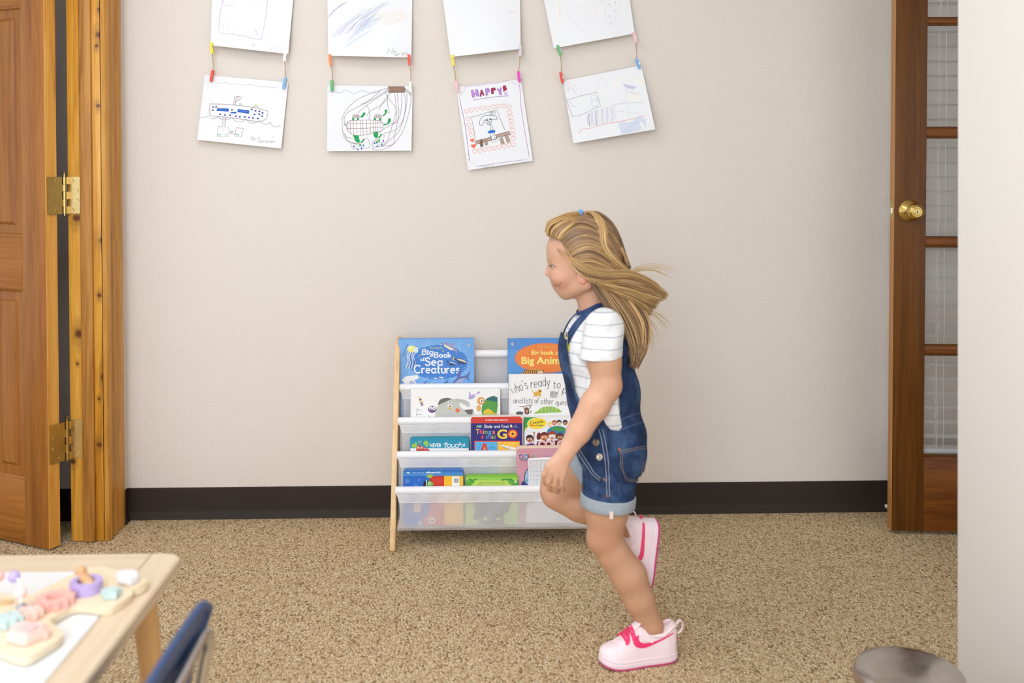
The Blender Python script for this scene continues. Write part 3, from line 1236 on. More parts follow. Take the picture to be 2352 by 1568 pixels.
paper('drawing_sheet', 'nearly blank curled white sheet above the sheet that says HAPPY', [(1009, -62), (1194, -62), (1196, 112), (1035, 131)], lambda u, v: .012 + .018 * v * v + .030 * math.sin(PI * min(1, u * 1.02)) ** .8 * v - .0 * u, a)
a = Art().zoom(980, 0, 3.92)
a.line([(1230, 40), (1290, 150), (1360, 240), (1440, 305)], .8, (216, 212, 222), 4)
a.line([(1590, 120), (1660, 250), (1750, 30)], .8, (216, 214, 224))
for (x, y) in ((1700, 20), (1645, 44), (1608, 90), (1692, 98), (1647, 143), (1656, 204), (1576, 14)):
    a.ell(x, y, 4, 4, (120, 120, 128))
a.line([(1185, 20), (1196, 100), (1200, 220)], 1.0, (250, 220, 180), 3)
a.line([(1520, 60), (1528, 150)], 1.2, (252, 222, 178))
a.ell(1360, 70, 6, 6, (224, 220, 226))
a.line([(1320, 130), (1400, 200), (1440, 120)], .6, (230, 228, 234), 3)
paper('drawing_sheet', 'white sheet with faint dotted triangle, upper row at far right', [(1237, -60), (1436, -72), (1458, 77), (1272, 111)], dflat(.012, .034, 0, .006), a)

# lower row ------------------------------------------------------ ship
a = Art().zoom(440, 160, 8.254)
LN = .95
a.line([(245, 225), (300, 240), (345, 238), (410, 218), (500, 255), (560, 262), (620, 243), (740, 270), (860, 268), (1000, 295), (1130, 280), (1260, 318), (1420, 325), (1640, 345)], .8, (190, 190, 200), 3)
a.line([(350, 650), (560, 652), (800, 668), (1040, 695), (1260, 735), (1450, 790), (1440, 860), (1415, 930), (1360, 970), (1290, 990), (1150, 970), (900, 930), (640, 900), (450, 885), (380, 870), (340, 830), (332, 760), (350, 650)], LN, MAROON)
a.line([(795, 668), (815, 510), (845, 512), (825, 675)], LN, MAROON)
a.line([(845, 510), (900, 508), (965, 523), (910, 575), (835, 608)], LN, MAROON)
for i in range(5):
    a.line([(858 + i * 12, 525), (850 + i * 11, 570)], .5, (190, 170, 190))
for q_ in ([(490, 728), (705, 735), (703, 795), (470, 780)], [(875, 745), (1095, 770), (1085, 835), (868, 803)], [(745, 803), (852, 798), (850, 832), (730, 825)]):
    a.poly(q_, (38, 92, 190))
for i in range(4):
    a.line([(520 + i * 40, 745 + i * 5), (560 + i * 35, 765 + i * 3)], 1.0, (120, 160, 226))
    a.line([(900 + i * 40, 768 + i * 6), (950 + i * 35, 785 + i * 5)], 1.0, (120, 160, 226))
for (x, y) in ((408, 708), (465, 706), (400, 767), (765, 762), (540, 845), (630, 858), (733, 866), (842, 882), (915, 890), (1010, 894), (1088, 907), (1165, 918), (1257, 925), (1140, 755), (1212, 780), (1285, 790), (1347, 820), (1195, 850), (1282, 845), (1338, 880)):
    j = rp.uniform(-3, 3)
    a.poly([(x - 17 + j, y - 13), (x + 18, y - 17 + j), (x + 15 + j, y + 14), (x - 18, y + 13)], NAVY)
a.line([(160, 910), (240, 908), (335, 868)], LN, GREY, 3)
sc_ = [(335, 868), (430, 930), (497, 885), (640, 950), (768, 897), (900, 988), (1030, 930), (1170, 1010), (1298, 962), (1410, 1035), (1492, 995), (1600, 1085), (1700, 1065), (1735, 1090)]
for i in range(0, len(sc_) - 2, 2):
    a.line([sc_[i], ((sc_[i][0] + sc_[i + 1][0]) / 2 - 5, sc_[i + 1][1] - 14), sc_[i + 1], ((sc_[i + 2][0] + sc_[i + 1][0]) / 2 + 8, sc_[i + 1][1] - 14), sc_[i + 2]], LN, (134, 138, 160), 4)
a.line([(585, 905), (580, 1082)], .8, GREY)
a.line([(652, 905), (630, 1085)], .8, MAROON)
for i in range(12):
    a.line([(606 - i * .5, 910 + i * 28), (605 - i * .5, 926 + i * 28)], .7, GREY)
    a.line([(630 - i * .7, 910 + i * 14), (630 - i * .7, 918 + i * 14)], .6, GREY)
a.line([(510, 1068), (540, 1080), (580, 1082)], .8, BROWN)
a.line([(632, 1085), (706, 1090), (705, 1262), (482, 1262), (510, 1068)], .8, BROWN)
a.line([(708, 1157), (838, 1165)], .7, GREY)
a.line([(712, 1212), (830, 1222)], .8, RED)
a.line([(850, 1102), (990, 1112), (935, 1275), (820, 1262), (850, 1102)], .8, MAROON)
for (x, y, n_, c_) in ((490, 1230, 7, GREEN), (640, 1235, 5, (150, 190, 160)), (725, 1185, 7, (110, 160, 130)), (840, 1232, 7, GREEN), (905, 655, 6, (110, 180, 130))):
    a.line([(x + i * 10, y + (14 if i % 2 else -14)) for i in range(n_)], 1.5, c_)
a.line([(1160, 690), (1190, 715), (1210, 670), (1225, 712), (1250, 680)], 1.1, (110, 100, 70))
a.poly([(1195, 668), (1230, 640), (1248, 676)], (226, 214, 90))
a.line([(1262, 690), (1258, 715), (1272, 705)], .9, NAVY)
SG = (152, 168, 156)
a.script('By', 1130, 1330, 62, SG, .9, gap=.15, slant=.1, rot=4)
a.script('S', 1245, 1372, 96, SG, .9, slant=.15)
a.script('oraven', 1300, 1380, 62, SG, .9, width=270, slant=.25, rot=2, gap=.1)
a.line([(1530, 1290), (1555, 1280)], .9, SG)
paper('drawing_sheet', 'white sheet with a drawing of a ship with blue windows on waves', [(470, 172), (662, 189), (646, 341), (453, 321)], dflat(.010, .022, 0, .004), a)

# turtles
a = Art().zoom(730, 120, 6.533)
a.line([(160, 575), (185, 600), (235, 590), (330, 610), (420, 570), (540, 622), (650, 572), (780, 610), (900, 600), (945, 575)], .8, (150, 156, 180), 4)
a.poly([(1060, 515), (1295, 515), (1318, 560), (1310, 600), (1060, 605)], (166, 138, 118))
a.line([(1060, 515), (1295, 515), (1318, 560), (1310, 600), (1060, 605), (1045, 560), (1060, 515)], 1.0, (92, 66, 56))
for i in range(5):
    a.line([(1065, 528 + i * 16), (1180, 524 + i * 16), (1308, 536 + i * 14)], .7, (116, 84, 70))
RC = (136, 112, 118)
for pl in ([(1045, 535), (940, 570), (800, 615), (590, 710), (450, 840), (375, 960), (365, 1080), (372, 1190), (400, 1280), (470, 1350), (560, 1370)],
           [(1050, 560), (900, 660), (720, 760), (560, 840), (440, 910), (395, 1000), (405, 1080)],
           [(940, 580), (860, 650), (740, 740), (650, 780)],
           [(1040, 590), (840, 720), (730, 800), (600, 910)],
           [(725, 798), (765, 850), (775, 940), (765, 1020)],
           [(1085, 620), (1010, 700), (960, 780), (915, 870)],
           [(1015, 590), (1030, 640), (1100, 740), (1170, 840), (1180, 960), (1160, 1050), (1090, 1070)],
           [(1050, 630), (1045, 760), (1060, 850), (1075, 900), (1050, 910)],
           [(1055, 690), (960, 780), (860, 840), (780, 890), (730, 960)],
           [(1155, 620), (1170, 760), (1175, 860), (1140, 1020), (1090, 1190), (1030, 1360), (960, 1400)],
           [(1190, 610), (1205, 780), (1215, 920), (1180, 1120), (1150, 1260), (1125, 1380), (960, 1410), (830, 1425)],
           [(1258, 605), (1255, 800), (1230, 960), (1160, 1060), (1000, 1140), (910, 1215)],
           [(1290, 610), (1315, 730), (1300, 930), (1240, 1090), (1130, 1180), (1010, 1210), (985, 1240)],
           [(1335, 580), (1335, 760), (1290, 980), (1220, 1180), (1110, 1290), (1020, 1350), (900, 1350)],
           [(1320, 550), (1385, 620), (1395, 740), (1350, 960), (1270, 1200), (1130, 1380), (1020, 1440), (900, 1468), (800, 1440)],
           [(410, 1220), (430, 1270), (530, 1295)], [(385, 1200), (450, 1320), (560, 1365)], [(490, 1365), (520, 1440), (560, 1445), (580, 1410)],
           [(675, 1300), (740, 1290), (770, 1340), (775, 1420), (690, 1440), (640, 1410)], [(830, 1320), (820, 1380), (830, 1425)], [(900, 1370), (960, 1415), (1030, 1360)],
           [(1340, 575), (1390, 640), (1420, 640)]):
    a.line(pl, .85, RC, 4)
TG = (44, 160, 92)
for (x, y, s_) in ((570, 950, 1.0), (900, 950, 1.08)):
    a.ell(x - 40 * s_, y + 52 * s_, 16 * s_, 22 * s_, TG)
    a.ell(x + 32 * s_, y + 52 * s_, 16 * s_, 22 * s_, TG)
    a.poly([(x - 62 * s_, y + 32 * s_), (x - 40 * s_, y - 10 * s_), (x + 10 * s_, y - 28 * s_), (x + 55 * s_, y), (x + 65 * s_, y + 36 * s_)], (238, 228, 226), 0)
    for i in range(5):
        a.line([(x - 50 * s_ + i * 26 * s_, y + 34 * s_), (x - 34 * s_ + i * 20 * s_, y - 14 * s_)], .8, (110, 66, 70))
    for i in range(3):
        a.line([(x - 60 * s_ + i * 10, y + (30 - i * 20) * s_), (x + 62 * s_ - i * 8, y + (32 - i * 20) * s_)], .8, (110, 66, 70))
a.poly([(640, 958), (665, 940), (680, 910), (705, 902), (718, 920), (700, 945), (680, 972), (645, 978)], TG, 2)
a.poly([(970, 950), (1005, 915), (1002, 870), (1020, 856), (1040, 870), (1035, 905), (1005, 945), (978, 962)], TG, 2)
a.poly([(430, 1110), (445, 1050), (500, 1025), (700, 1018), (900, 1022), (965, 1045), (978, 1120), (965, 1170), (850, 1205), (700, 1240), (560, 1245), (490, 1215), (445, 1170)], (247, 243, 244), 2)
a.line([(430, 1110), (445, 1050), (500, 1025), (700, 1018), (900, 1022), (965, 1045), (978, 1120), (965, 1170), (850, 1205), (700, 1240), (560, 1245), (490, 1215), (445, 1170)], .95, (128, 84, 88), 3, True)
for (x, y0, y1) in ((452, 1048, 1170), (488, 1030, 1210), (535, 1024, 1240), (583, 1022, 1242), (643, 1020, 1240), (678, 1018, 1238), (735, 1018, 1230), (790, 1020, 1218), (832, 1022, 1205), (868, 1022, 1198), (893, 1024, 1190), (945, 1045, 1170)):
    a.line([(x - 4, y0), (x + 4, y1)], .9, (124, 78, 84))
a.line([(450, 1062), (700, 1068), (960, 1055)], .9, (124, 78, 84), 3)
a.line([(435, 1142), (700, 1140), (975, 1125)], .9, (124, 78, 84), 3)
for (ch, x) in (('I', 604), ('h', 660), ('R', 718), ('A', 768), ('D', 826), ('E', 874)):
    a.line([(x - 6, 1178), (x + 4, 1186), (x - 2, 1196)], .8, BLACK)
a.poly([(978, 1075), (1030, 1072), (1050, 1040), (1055, 1000), (1080, 988), (1098, 1010), (1090, 1040), (1060, 1075), (1000, 1095)], TG, 2)
a.ell(406, 1088, 18, 16, TG)
a.ell(404, 1088, 8, 7, (225, 235, 228))
a.poly([(528, 1245), (608, 1245), (635, 1345), (600, 1360), (560, 1330)], TG)
a.poly([(832, 1195), (905, 1190), (905, 1270), (875, 1295), (838, 1260)], TG)
for (x, y) in ((660, 1345), (685, 1320), (925, 1270), (950, 1240), (885, 1352), (635, 1392), (920, 1325)):
    a.ell(x, y, 20, 14, TG, -50)
a.line([(545, 1370), (640, 1365), (600, 1385), (550, 1375)], .9, BROWN)
a.line([(840, 1325), (930, 1300), (900, 1335), (850, 1330)], .9, BROWN)
a.ell(994, 1258, 20, 12, (240, 190, 186), -60)
a.ell(703, 1352, 14, 9, (240, 200, 196), -60)
for (x, y) in ((542, 1408), (600, 1455), (655, 1442), (682, 1396), (852, 1362), (892, 1410), (958, 1380), (982, 1325)):
    a.poly([(x, y - 20), (x + 14, y + 8), (x, y + 17), (x - 14, y + 8)], (48, 84, 190))
paper('drawing_sheet', 'white sheet with a drawing of green turtles with checkered shells', [(752, 196), (948, 198), (945, 346), (751, 347)], lambda u, v: .008 + .012 * v + .010 * max(0, u - .6) * v, a)

# HAPPY!
a = Art().zoom(1030, 160, 6.533)
PV = (186, 120, 190)
a.line([(250, 258), (500, 228), (760, 195), (900, 160)], .8, PV)
a.line([(898, 162), (905, 185), (940, 195), (955, 185), (985, 215), (1010, 208), (1040, 235), (1062, 232)], .7, (190, 180, 200), 3)
a.line([(1068, 225), (1090, 560), (1140, 900), (1210, 1295)], 1.1, PV)
a.line([(1195, 1300), (1190, 1340), (1160, 1352), (1140, 1355)], .7, (190, 180, 200), 3)
a.line([(1140, 1352), (900, 1380), (640, 1415), (445, 1450)], 1.0, PV)
a.line([(440, 1445), (400, 1440), (390, 1410), (350, 1395), (335, 1380), (300, 1378)], .7, (190, 180, 200), 3)
a.line([(315, 1365), (290, 1150), (262, 900), (225, 700), (168, 450)], 1.1, (140, 90, 170))
a.line([(262, 245), (250, 270), (240, 310), (205, 330), (190, 370), (165, 395), (172, 420), (140, 430)], .7, (190, 180, 200), 3)
VI = (192, 140, 222)
CR = (176, 52, 84)


def blk(pts, c_):
    a.poly(pts, c_)
    a.line(pts, .9, (96, 58, 118), closed=True)


blk([(342, 312), (372, 305), (384, 352), (412, 347), (400, 300), (436, 296), (458, 390), (424, 402), (416, 372), (388, 378), (394, 412), (360, 420)], VI)
blk([(488, 305), (505, 302), (540, 385), (522, 392), (502, 358), (490, 402), (470, 404)], CR)
blk([(552, 290), (600, 280), (622, 310), (608, 338), (580, 342), (594, 382), (566, 390)], VI)
blk([(640, 282), (690, 268), (712, 290), (700, 310), (672, 318), (684, 360), (644, 366)], CR)
blk([(728, 288), (746, 284), (766, 312), (776, 270), (794, 266), (788, 330), (800, 374), (768, 380), (762, 336)], VI)
blk([(815, 246), (856, 234), (878, 300), (828, 330)], CR)
a.ell(862, 358, 24, 22, VI)
a.ell(862, 358, 14, 12, (244, 238, 248))
a.ell(862, 358, 5, 5, (90, 60, 110))
a.line([(365, 455), (560, 425), (740, 402), (905, 392)], 1.0, (150, 100, 160))
HR = (238, 150, 142)
for (x, y) in ((270, 625), (345, 608), (432, 590), (512, 580), (592, 572), (680, 556), (745, 548), (832, 542), (912, 560), (920, 640), (928, 705), (940, 768), (952, 838), (964, 902), (970, 968), (973, 1030)):
    a.heart(x, y, 36, HR, .85, 8)
for (x, y) in ((292, 735), (305, 828), (330, 902), (340, 978)):
    a.heart(x, y, 34, HR, .85, -4)
for (x, y) in ((395, 1222), (470, 1215), (543, 1200), (612, 1187), (688, 1175), (762, 1160), (835, 1148), (905, 1132), (975, 1122)):
    a.heart(x, y, 36, HR, .85, -6)
a.heart(360, 1060, 34, (238, 120, 96), None, -15)
a.heart(378, 1145, 38, (238, 110, 84), None, -10)
a.line([(405, 1040), (380, 890), (342, 712), (530, 660), (728, 602), (790, 760), (845, 905)], .8, BLACK)
a.script('YuMi', 612, 660, 40, BLACK, .7, width=95, rot=-8)
a.line([(615, 682), (632, 670), (650, 682), (690, 662), (720, 668)], .7, BLACK)
a.line([(640, 740), (720, 745), (730, 720), (690, 690), (600, 682), (510, 705), (470, 770), (470, 825), (500, 840), (525, 800), (540, 750), (560, 780), (590, 820), (620, 825), (645, 780), (640, 742)], .9, BLACK, 4)
a.ell(583, 752, 15, 17, BLACK)
a.ell(588, 748, 5, 6, (245, 245, 245))
a.ell(628, 742, 13, 14, BLACK)
a.ell(632, 738, 4, 5, (245, 245, 245))
a.ell(607, 775, 9, 8, BLACK)
a.line([(585, 795), (605, 808), (625, 790)], .9, BLACK, 3)
a.line([(632, 800), (635, 912)], .8, BLACK)
a.line([(645, 820), (672, 900)], .8, BLACK)
a.ell(648, 930, 60, 24, (52, 112, 206), -10)
a.line([(622, 960), (655, 1090), (742, 1062), (685, 945)], .8, BLACK)
for (q_) in ([(402, 1068), (640, 1012), (645, 1060), (410, 1120)], [(712, 975), (918, 922), (935, 975), (720, 1020)], [(470, 1090), (512, 1080), (522, 1150), (485, 1162)], [(540, 1062), (576, 1052), (590, 1125), (552, 1138)], [(768, 1030), (808, 1018), (842, 1105), (795, 1120)], [(845, 985), (885, 972), (928, 1080), (880, 1095)]):
    a.poly(q_, (184, 160, 144))
    a.line(q_, .9, (96, 76, 68), closed=True)
a.poly([(470, 1060), (515, 1050), (522, 1150), (485, 1160)], (120, 100, 88))
a.poly([(640, 1000), (700, 978), (742, 1062), (655, 1090)], (246, 246, 246))
a.line([(640, 1000), (700, 978), (742, 1062), (655, 1090)], .8, BLACK, closed=True)
for (x, y) in ((690, 1020), (670, 1048), (700, 1048), (715, 1030)):
    a.ell(x, y, 8, 10, BLACK)
a.line([(280, 1350), (310, 1352)], .8, PV)
a.script('NaiMi', 490, 1475, 48, (150, 180, 164), .8, width=190, rot=-4)
paper('drawing_sheet', 'white sheet with HAPPY! lettering, red hearts and a dog on a bench', [(1048, 200), (1197, 182), (1224, 369), (1075, 391)], dflat(.008, .014, .0, .004), a)

# crayon
a = Art().zoom(1260, 120, 7.127)
a.line([(255, 530), (300, 620), (340, 640), (310, 520), (320, 495), (350, 520), (400, 610), (455, 680)], .8, (206, 180, 196), 4)
a.line([(430, 520), (460, 640)], .7, (214, 200, 220))
a.line([(500, 500), (560, 540), (510, 620)], .7, (232, 226, 232), 3)
a.line([(830, 600), (805, 500), (830, 430), (870, 415), (920, 460), (965, 560)], .7, (222, 206, 220), 4)
a.line([(290, 760), (340, 770), (520, 715), (790, 655), (820, 770), (855, 880), (740, 920), (600, 1000), (470, 1045), (430, 1042), (400, 1068), (350, 940), (290, 760)], 1.0, (158, 150, 166))
a.line([(340, 770), (355, 830), (395, 880), (440, 885)], .8, (170, 170, 190), 3)
a.script('B', 712, 885, 180, (190, 200, 230), .9, slant=-.1)
for i in range(22):
    x = 640 + i * 20
    a.line([(x, 1000 - i * 7 + rp.uniform(-10, 10)), (x - 4 + i, 1110 - i * 3), (x + 10, 1215 - i * 4 + rp.uniform(-10, 10))], .8 if i % 4 else 1.1, [(196, 196, 222), (226, 214, 226), (240, 226, 216), (176, 184, 216)][i % 4], 3)
a.line([(668, 1000), (660, 1090), (675, 1215)], 1.2, (112, 112, 136), 3)
a.line([(760, 940), (772, 1080), (785, 1200)], 1.0, (150, 164, 206), 3)
a.line([(490, 1325), (560, 1255), (650, 1250), (780, 1210), (960, 1165), (1130, 1140), (1400, 1085), (1560, 1042)], 1.2, (232, 168, 172))
a.line([(495, 1150), (490, 1325)], .7, (240, 212, 212))
for i in range(22):
    x = 1145 + i * 16
    a.line([(x, 1140 + rp.uniform(-10, 10)), (x + 30, 1250), (x + 60 - i * 1.5, 1350 - i * 4)], .9, (196, 206, 232), 3)
for i in range(14):
    a.line([(1220 + i * 12, 1280 - i * 10), (1400 + i * 8, 1190 - i * 12), (1590, 1090 + i * 12)], .8, (212, 218, 236), 3)
a.line([(1085, 850), (1300, 830), (1555, 818)], .8, (196, 194, 204))
a.line([(1090, 850), (1085, 1000), (1120, 1140)], .8, (206, 200, 220), 3)
a.line([(1280, 600), (1270, 830), (1330, 1100)], .7, (220, 214, 226), 3)
a.line([(1120, 980), (1190, 962), (1320, 985), (1480, 1000)], .7, (204, 204, 216), 3)
a.line([(1270, 625), (1340, 650), (1410, 672), (1500, 672)], 1.0, (232, 196, 206), 3)
a.line([(1145, 775), (1200, 805), (1250, 830)], .9, (240, 206, 208))
for i in range(9):
    a.line([(1210 + i * 8, 520 + i * 9), (1330, 545 + i * 5), (1440 - i * 8, 570 + i * 5)], .9, (206, 202, 224), 3)
for i in range(6):
    a.line([(1300, 710 + i * 14), (1500, 700 + i * 14)], .8, (250, 240, 224))
for (x, y) in ((1440, 460), (1520, 495), (1165, 445), (1130, 560)):
    a.ell(x, y, 20, 30, (253, 234, 216))
paper('drawing_sheet', 'white sheet with pale crayon boxes and blue scribble, lowest at right', [(1293, 186), (1473, 150), (1505, 297), (1317, 329)], lambda u, v: .012 + .035 * v * (.5 + .5 * u), a)

# pegs and twine
pegcol = {}


def pegmat(c):
    if c not in pegcol:
        pegcol[c] = flat('painted_peg', c, 0.5, 0, 0.05)
    return pegcol[c]


def peg(top, bot, c, label, side=1, d=0.024):
    """small clothes peg seen nearly edge on; top and bottom in pixels"""
    t = at_y(top[0], top[1], YW - d)
    b = at_y(bot[0], bot[1], YW - d)
    root = empty('clothespin', b)
    tag(root, label, 'clothespin', 'little pegs holding the drawings')
    ax = (t - b)
    L = ax.length
    ax.normalize()
    yv = Vector((0, -1, 0))
    sd = ax.cross(yv).normalized()
    if sd.x < 0:
        sd = -sd
    M = Matrix(((sd.x, yv.x, ax.x, b.x), (sd.y, yv.y, ax.y, b.y), (sd.z, yv.z, ax.z, b.z), (0, 0, 0, 1)))
    mt = pegmat(c)
    wd = 0.0042
    for s_ in (-1, 1):
        p = MB()
        # each half: jaw end thick, waist at the spring, handle tapering away from its twin
        q = [(0, .0004), (L * .30, .0004), (L * .36, .0010), (L * .42, .0004), (L * .55, .0006), (L, .0030)]
        o_ = [(0, .0028), (L * .25, .0042), (L * .55, .0046), (L, .0052)]
        pts = [(s_ * y_, z_) for z_, y_ in q] + [(s_ * y_, z_) for z_, y_ in reversed(o_)]
        p.prism([M @ Vector((-wd + side * .0005, y_, z_)) for y_, z_ in pts], (M.to_3x3() @ Vector((2 * wd, 0, 0))))
        p.build('jaw', mt, root, smooth=None)
    p = MB()
    p.tube([M @ Vector((x_, .0053 * math.cos(w_), L * .38 + .0018 * math.sin(w_))) for x_, w_ in [(-wd * 1.15 + i * wd * 2.3 / 24, i * PI / 4) for i in range(25)]], 0.0005, 5)
    p.tube([M @ Vector((wd * 1.1, y_, z_)) for y_, z_ in ((.0052, L * .38), (.0052, L * .56), (-.0052, L * .44), (-.0052, L * .38))], 0.0005, 5)
    p.build('spring', M_steel, root)
    return root


RD, BLc, GRc, YE, WH, OR, PK, LI, MG = (226, 78, 62), (126, 178, 226), (92, 178, 110), (236, 216, 60), (240, 240, 238), (240, 130, 62), (240, 190, 194), (212, 200, 208), (226, 62, 190)
pegs = [((485, 97), (487, 123), YE, 'yellow peg under the upper left sheet, first string'), ((655, 122), (653, 141), WH, 'white peg at the lower right corner of the upper left sheet'),
        ((489, 161), (484, 187), RD, 'red peg on the top left corner of the ship drawing'), ((655, 178), (651, 204), BLc, 'light blue peg on the top right corner of the ship drawing'),
        ((757, 125), (760, 151), OR, 'orange peg below the sheet with blue crayon strokes'), ((939, 125), (940, 150), RD, 'red peg at the right bottom corner of the blue crayon sheet'),
        ((762, 184), (762, 209), GRc, 'green peg on the top left corner of the turtle drawing'), ((942, 187), (943, 212), WH, 'white peg on the top right corner of the turtle drawing'),
        ((1038, 126), (1041, 151), YE, 'yellow peg at the bottom left of the curled blank sheet'), ((1195, 104), (1194, 129), LI, 'pale grey peg at the bottom right of the curled blank sheet'),
        ((1047, 187), (1051, 212), PK, 'pale pink peg on the top left of the HAPPY sheet'), ((1190, 164), (1193, 189), MG, 'magenta peg on the top right of the HAPPY sheet'),
        ((1280, 104), (1287, 127), GRc, 'green peg at the bottom left of the dotted triangle sheet'), ((1454, 74), (1460, 97), PK, 'pink peg at the bottom right of the dotted triangle sheet'),
        ((1287, 166), (1292, 191), RD, 'red peg on the top left of the pale crayon sheet'), ((1461, 135), (1469, 158), BLc, 'blue peg on the top right of the pale crayon sheet')]
for i, (t, b, c, lab) in enumerate(pegs):
    hang_up = (i // 2) % 2 == 0                  # the upper pegs grip the sheet above them
    if hang_up:
        t, b = b, t
    peg(t, b, c, lab, 1, d=0.040 if hang_up else 0.0185)
tw = [((487, 122), (489, 163), 'left string of the ship drawing'), ((653, 140), (655, 180), 'right string of the ship drawing'), ((760, 150), (763, 186), 'left string of the turtle drawing'), ((941, 149), (943, 189), 'right string of the turtle drawing'),
      ((1041, 150), (1047, 189), 'left string of the HAPPY sheet'), ((1194, 127), (1190, 166), 'right string of the HAPPY sheet'), ((1287, 126), (1289, 168), 'left string of the pale crayon sheet'), ((1460, 96), (1462, 137), 'right string of the pale crayon sheet')]
for (t, b, lab) in tw:
    P0 = at_y(t[0], t[1], YW - .040)
    P1 = at_y(b[0], b[1], YW - .0185)
    m = MB()
    for ph in (0, PI):
        pts = []
        for i in range(31):
            s_ = i / 30
            p = P0.lerp(P1, s_)
            bow = .0022 * math.sin(PI * s_ * 1.0)
            pts.append(p + Vector((math.cos(s_ * 26 + ph) * .0009 + bow, math.sin(s_ * 26 + ph) * .0009, 0)))
        m.tube(pts, .0007, 5)
    for i in range(14):                          # loose fibres
        s_ = rp.random()
        p = P0.lerp(P1, s_)
        m.tube([p, p + Vector((rp.uniform(-.005, .005), rp.uniform(-.003, .001), rp.uniform(-.005, .003)))], .00025, 3)
    tag(m.build('jute_string', M_twine), 'tan jute twine, ' + lab, 'string', 'twine between the two rows of drawings')
# ------------------------------------------------------------------ sling bookshelf
M_ply = wood('pale_birch', (206, 166, 112), (228, 190, 138), (238, 206, 160), 2, 45, (), 0.42)
M_rod = flat('white_rod_sleeve', (240, 239, 240), 0.6, 0, 0.02)


def sling_mat(name, clear):
    m = NT(name)
    v_ = m.coord()
    w_ = m.noise(v_, 900, 1)
    d = m.n('ShaderNodeBsdfDiffuse')
    d.inputs[0].default_value = lin((250, 249, 250))
    t = m.n('ShaderNodeBsdfTranslucent')
    t.inputs[0].default_value = lin((250, 249, 250))
    x = m.n('ShaderNodeBsdfTransparent')
    x.inputs[0].default_value = (1, 1, 1, 1)
    m1 = m.n('ShaderNodeMixShader')
    m1.inputs[0].default_value = 0.30
    m.link(d.outputs[0], m1.inputs[1])
    m.link(t.outputs[0], m1.inputs[2])
    m2 = m.n('ShaderNodeMixShader')
    m.link(m.math('ADD', m.math('MULTIPLY', w_, 0.10), clear), m2.inputs[0])
    m.link(m1.outputs[0], m2.inputs[1])
    m.link(x.outputs[0], m2.inputs[2])
    b_ = m.n('ShaderNodeBump')
    b_.inputs['Strength'].default_value = 0.5
    b_.inputs['Distance'].default_value = 0.006
    vv = m.coord(scale=(1, 1, .35))
    m.link(m.noise(vv, 22, 3), b_.inputs['Height'])
    m.link(b_.outputs[0], d.inputs['Normal'])
    m.link(b_.outputs[0], t.inputs['Normal'])
    m.link(m2.outputs[0], m.t.nodes['Material Output'].inputs[0])
    return m.mat


M_sling = sling_mat('sheer_white_nylon', 0.31)
M_hem = sling_mat('doubled_white_nylon', 0.03)
YR = [3.215, 3.165, 3.115, 3.065, 3.015]
RP_ = [812, 888, 965, 1043, 1124]
rods = []
for y_, py in zip(YR, RP_):
    rods.append((y_, at_y(1150, py, y_).z))
YFOOT = 2.985
xl1 = at_y(909, 1100, 3.02).x
xl0 = xl1 - 0.016
xr0 = on_z(1361, 1268, 0).x
xr1 = xr0 + 0.016
shelf = empty('sling_bookshelf', ((xl0 + xr1) / 2, 3.1, 0))
tag(shelf, 'low wooden bookshelf with white fabric slings full of picture books', 'bookshelf')
ztop = at_y(910, 779, 3.20).z
for (xa, xb) in ((xl0, xl1), (xr0, xr1)):
    bm = bmesh.new()
    pr = [(3.272, 0.0), (3.20, 0.0), (3.16, .05), (3.07, .06), (YFOOT + .050, .02), (YFOOT + .046, 0.0), (YFOOT + .004, 0.0), (YFOOT, .006), (YFOOT + .002, .02), (3.178, ztop - .035), (3.186, ztop - .012), (3.205, ztop), (3.255, ztop), (3.268, ztop - .006), (3.272, ztop - .02)]
    vsA = [bm.verts.new((xa, p[0], p[1])) for p in pr]
    f_ = bm.faces.new(vsA)
    ex = bmesh.ops.extrude_face_region(bm, geom=[f_])
    for g_ in ex['geom']:
        if isinstance(g_, bmesh.types.BMVert):
            g_.co.x = xb
    bmesh.ops.bevel(bm, geom=[e for e in bm.edges if abs(e.verts[0].co.x - e.verts[1].co.x) < 1e-6], offset=0.003, segments=2, affect='EDGES')
    MB().bm(bm).build('side_panel', M_ply, shelf, smooth=30)
for (y_, z_) in rods:
    MB().lathe([(0.0115, 0), (0.0125, .001), (0.0125, xr0 - xl1 - .001), (0.0115, xr0 - xl1)], (xl1, y_, z_), (1, 0, 0), 20).build('rod_sleeve', M_rod, shelf)
    for x_, s_ in ((xl1 + .001, 1), (xr0 - .001, -1)):
        MB().lathe([(0.0075, 0), (0.0085, .002), (0.0085, .004), (0.0005, .0042)], (x_ - .004 * s_ * 0, y_, z_ - .0), (s_, 0, 0), 14).build('dowel_end', M_ply, shelf)
zbot = []
rsl = random.Random(4)
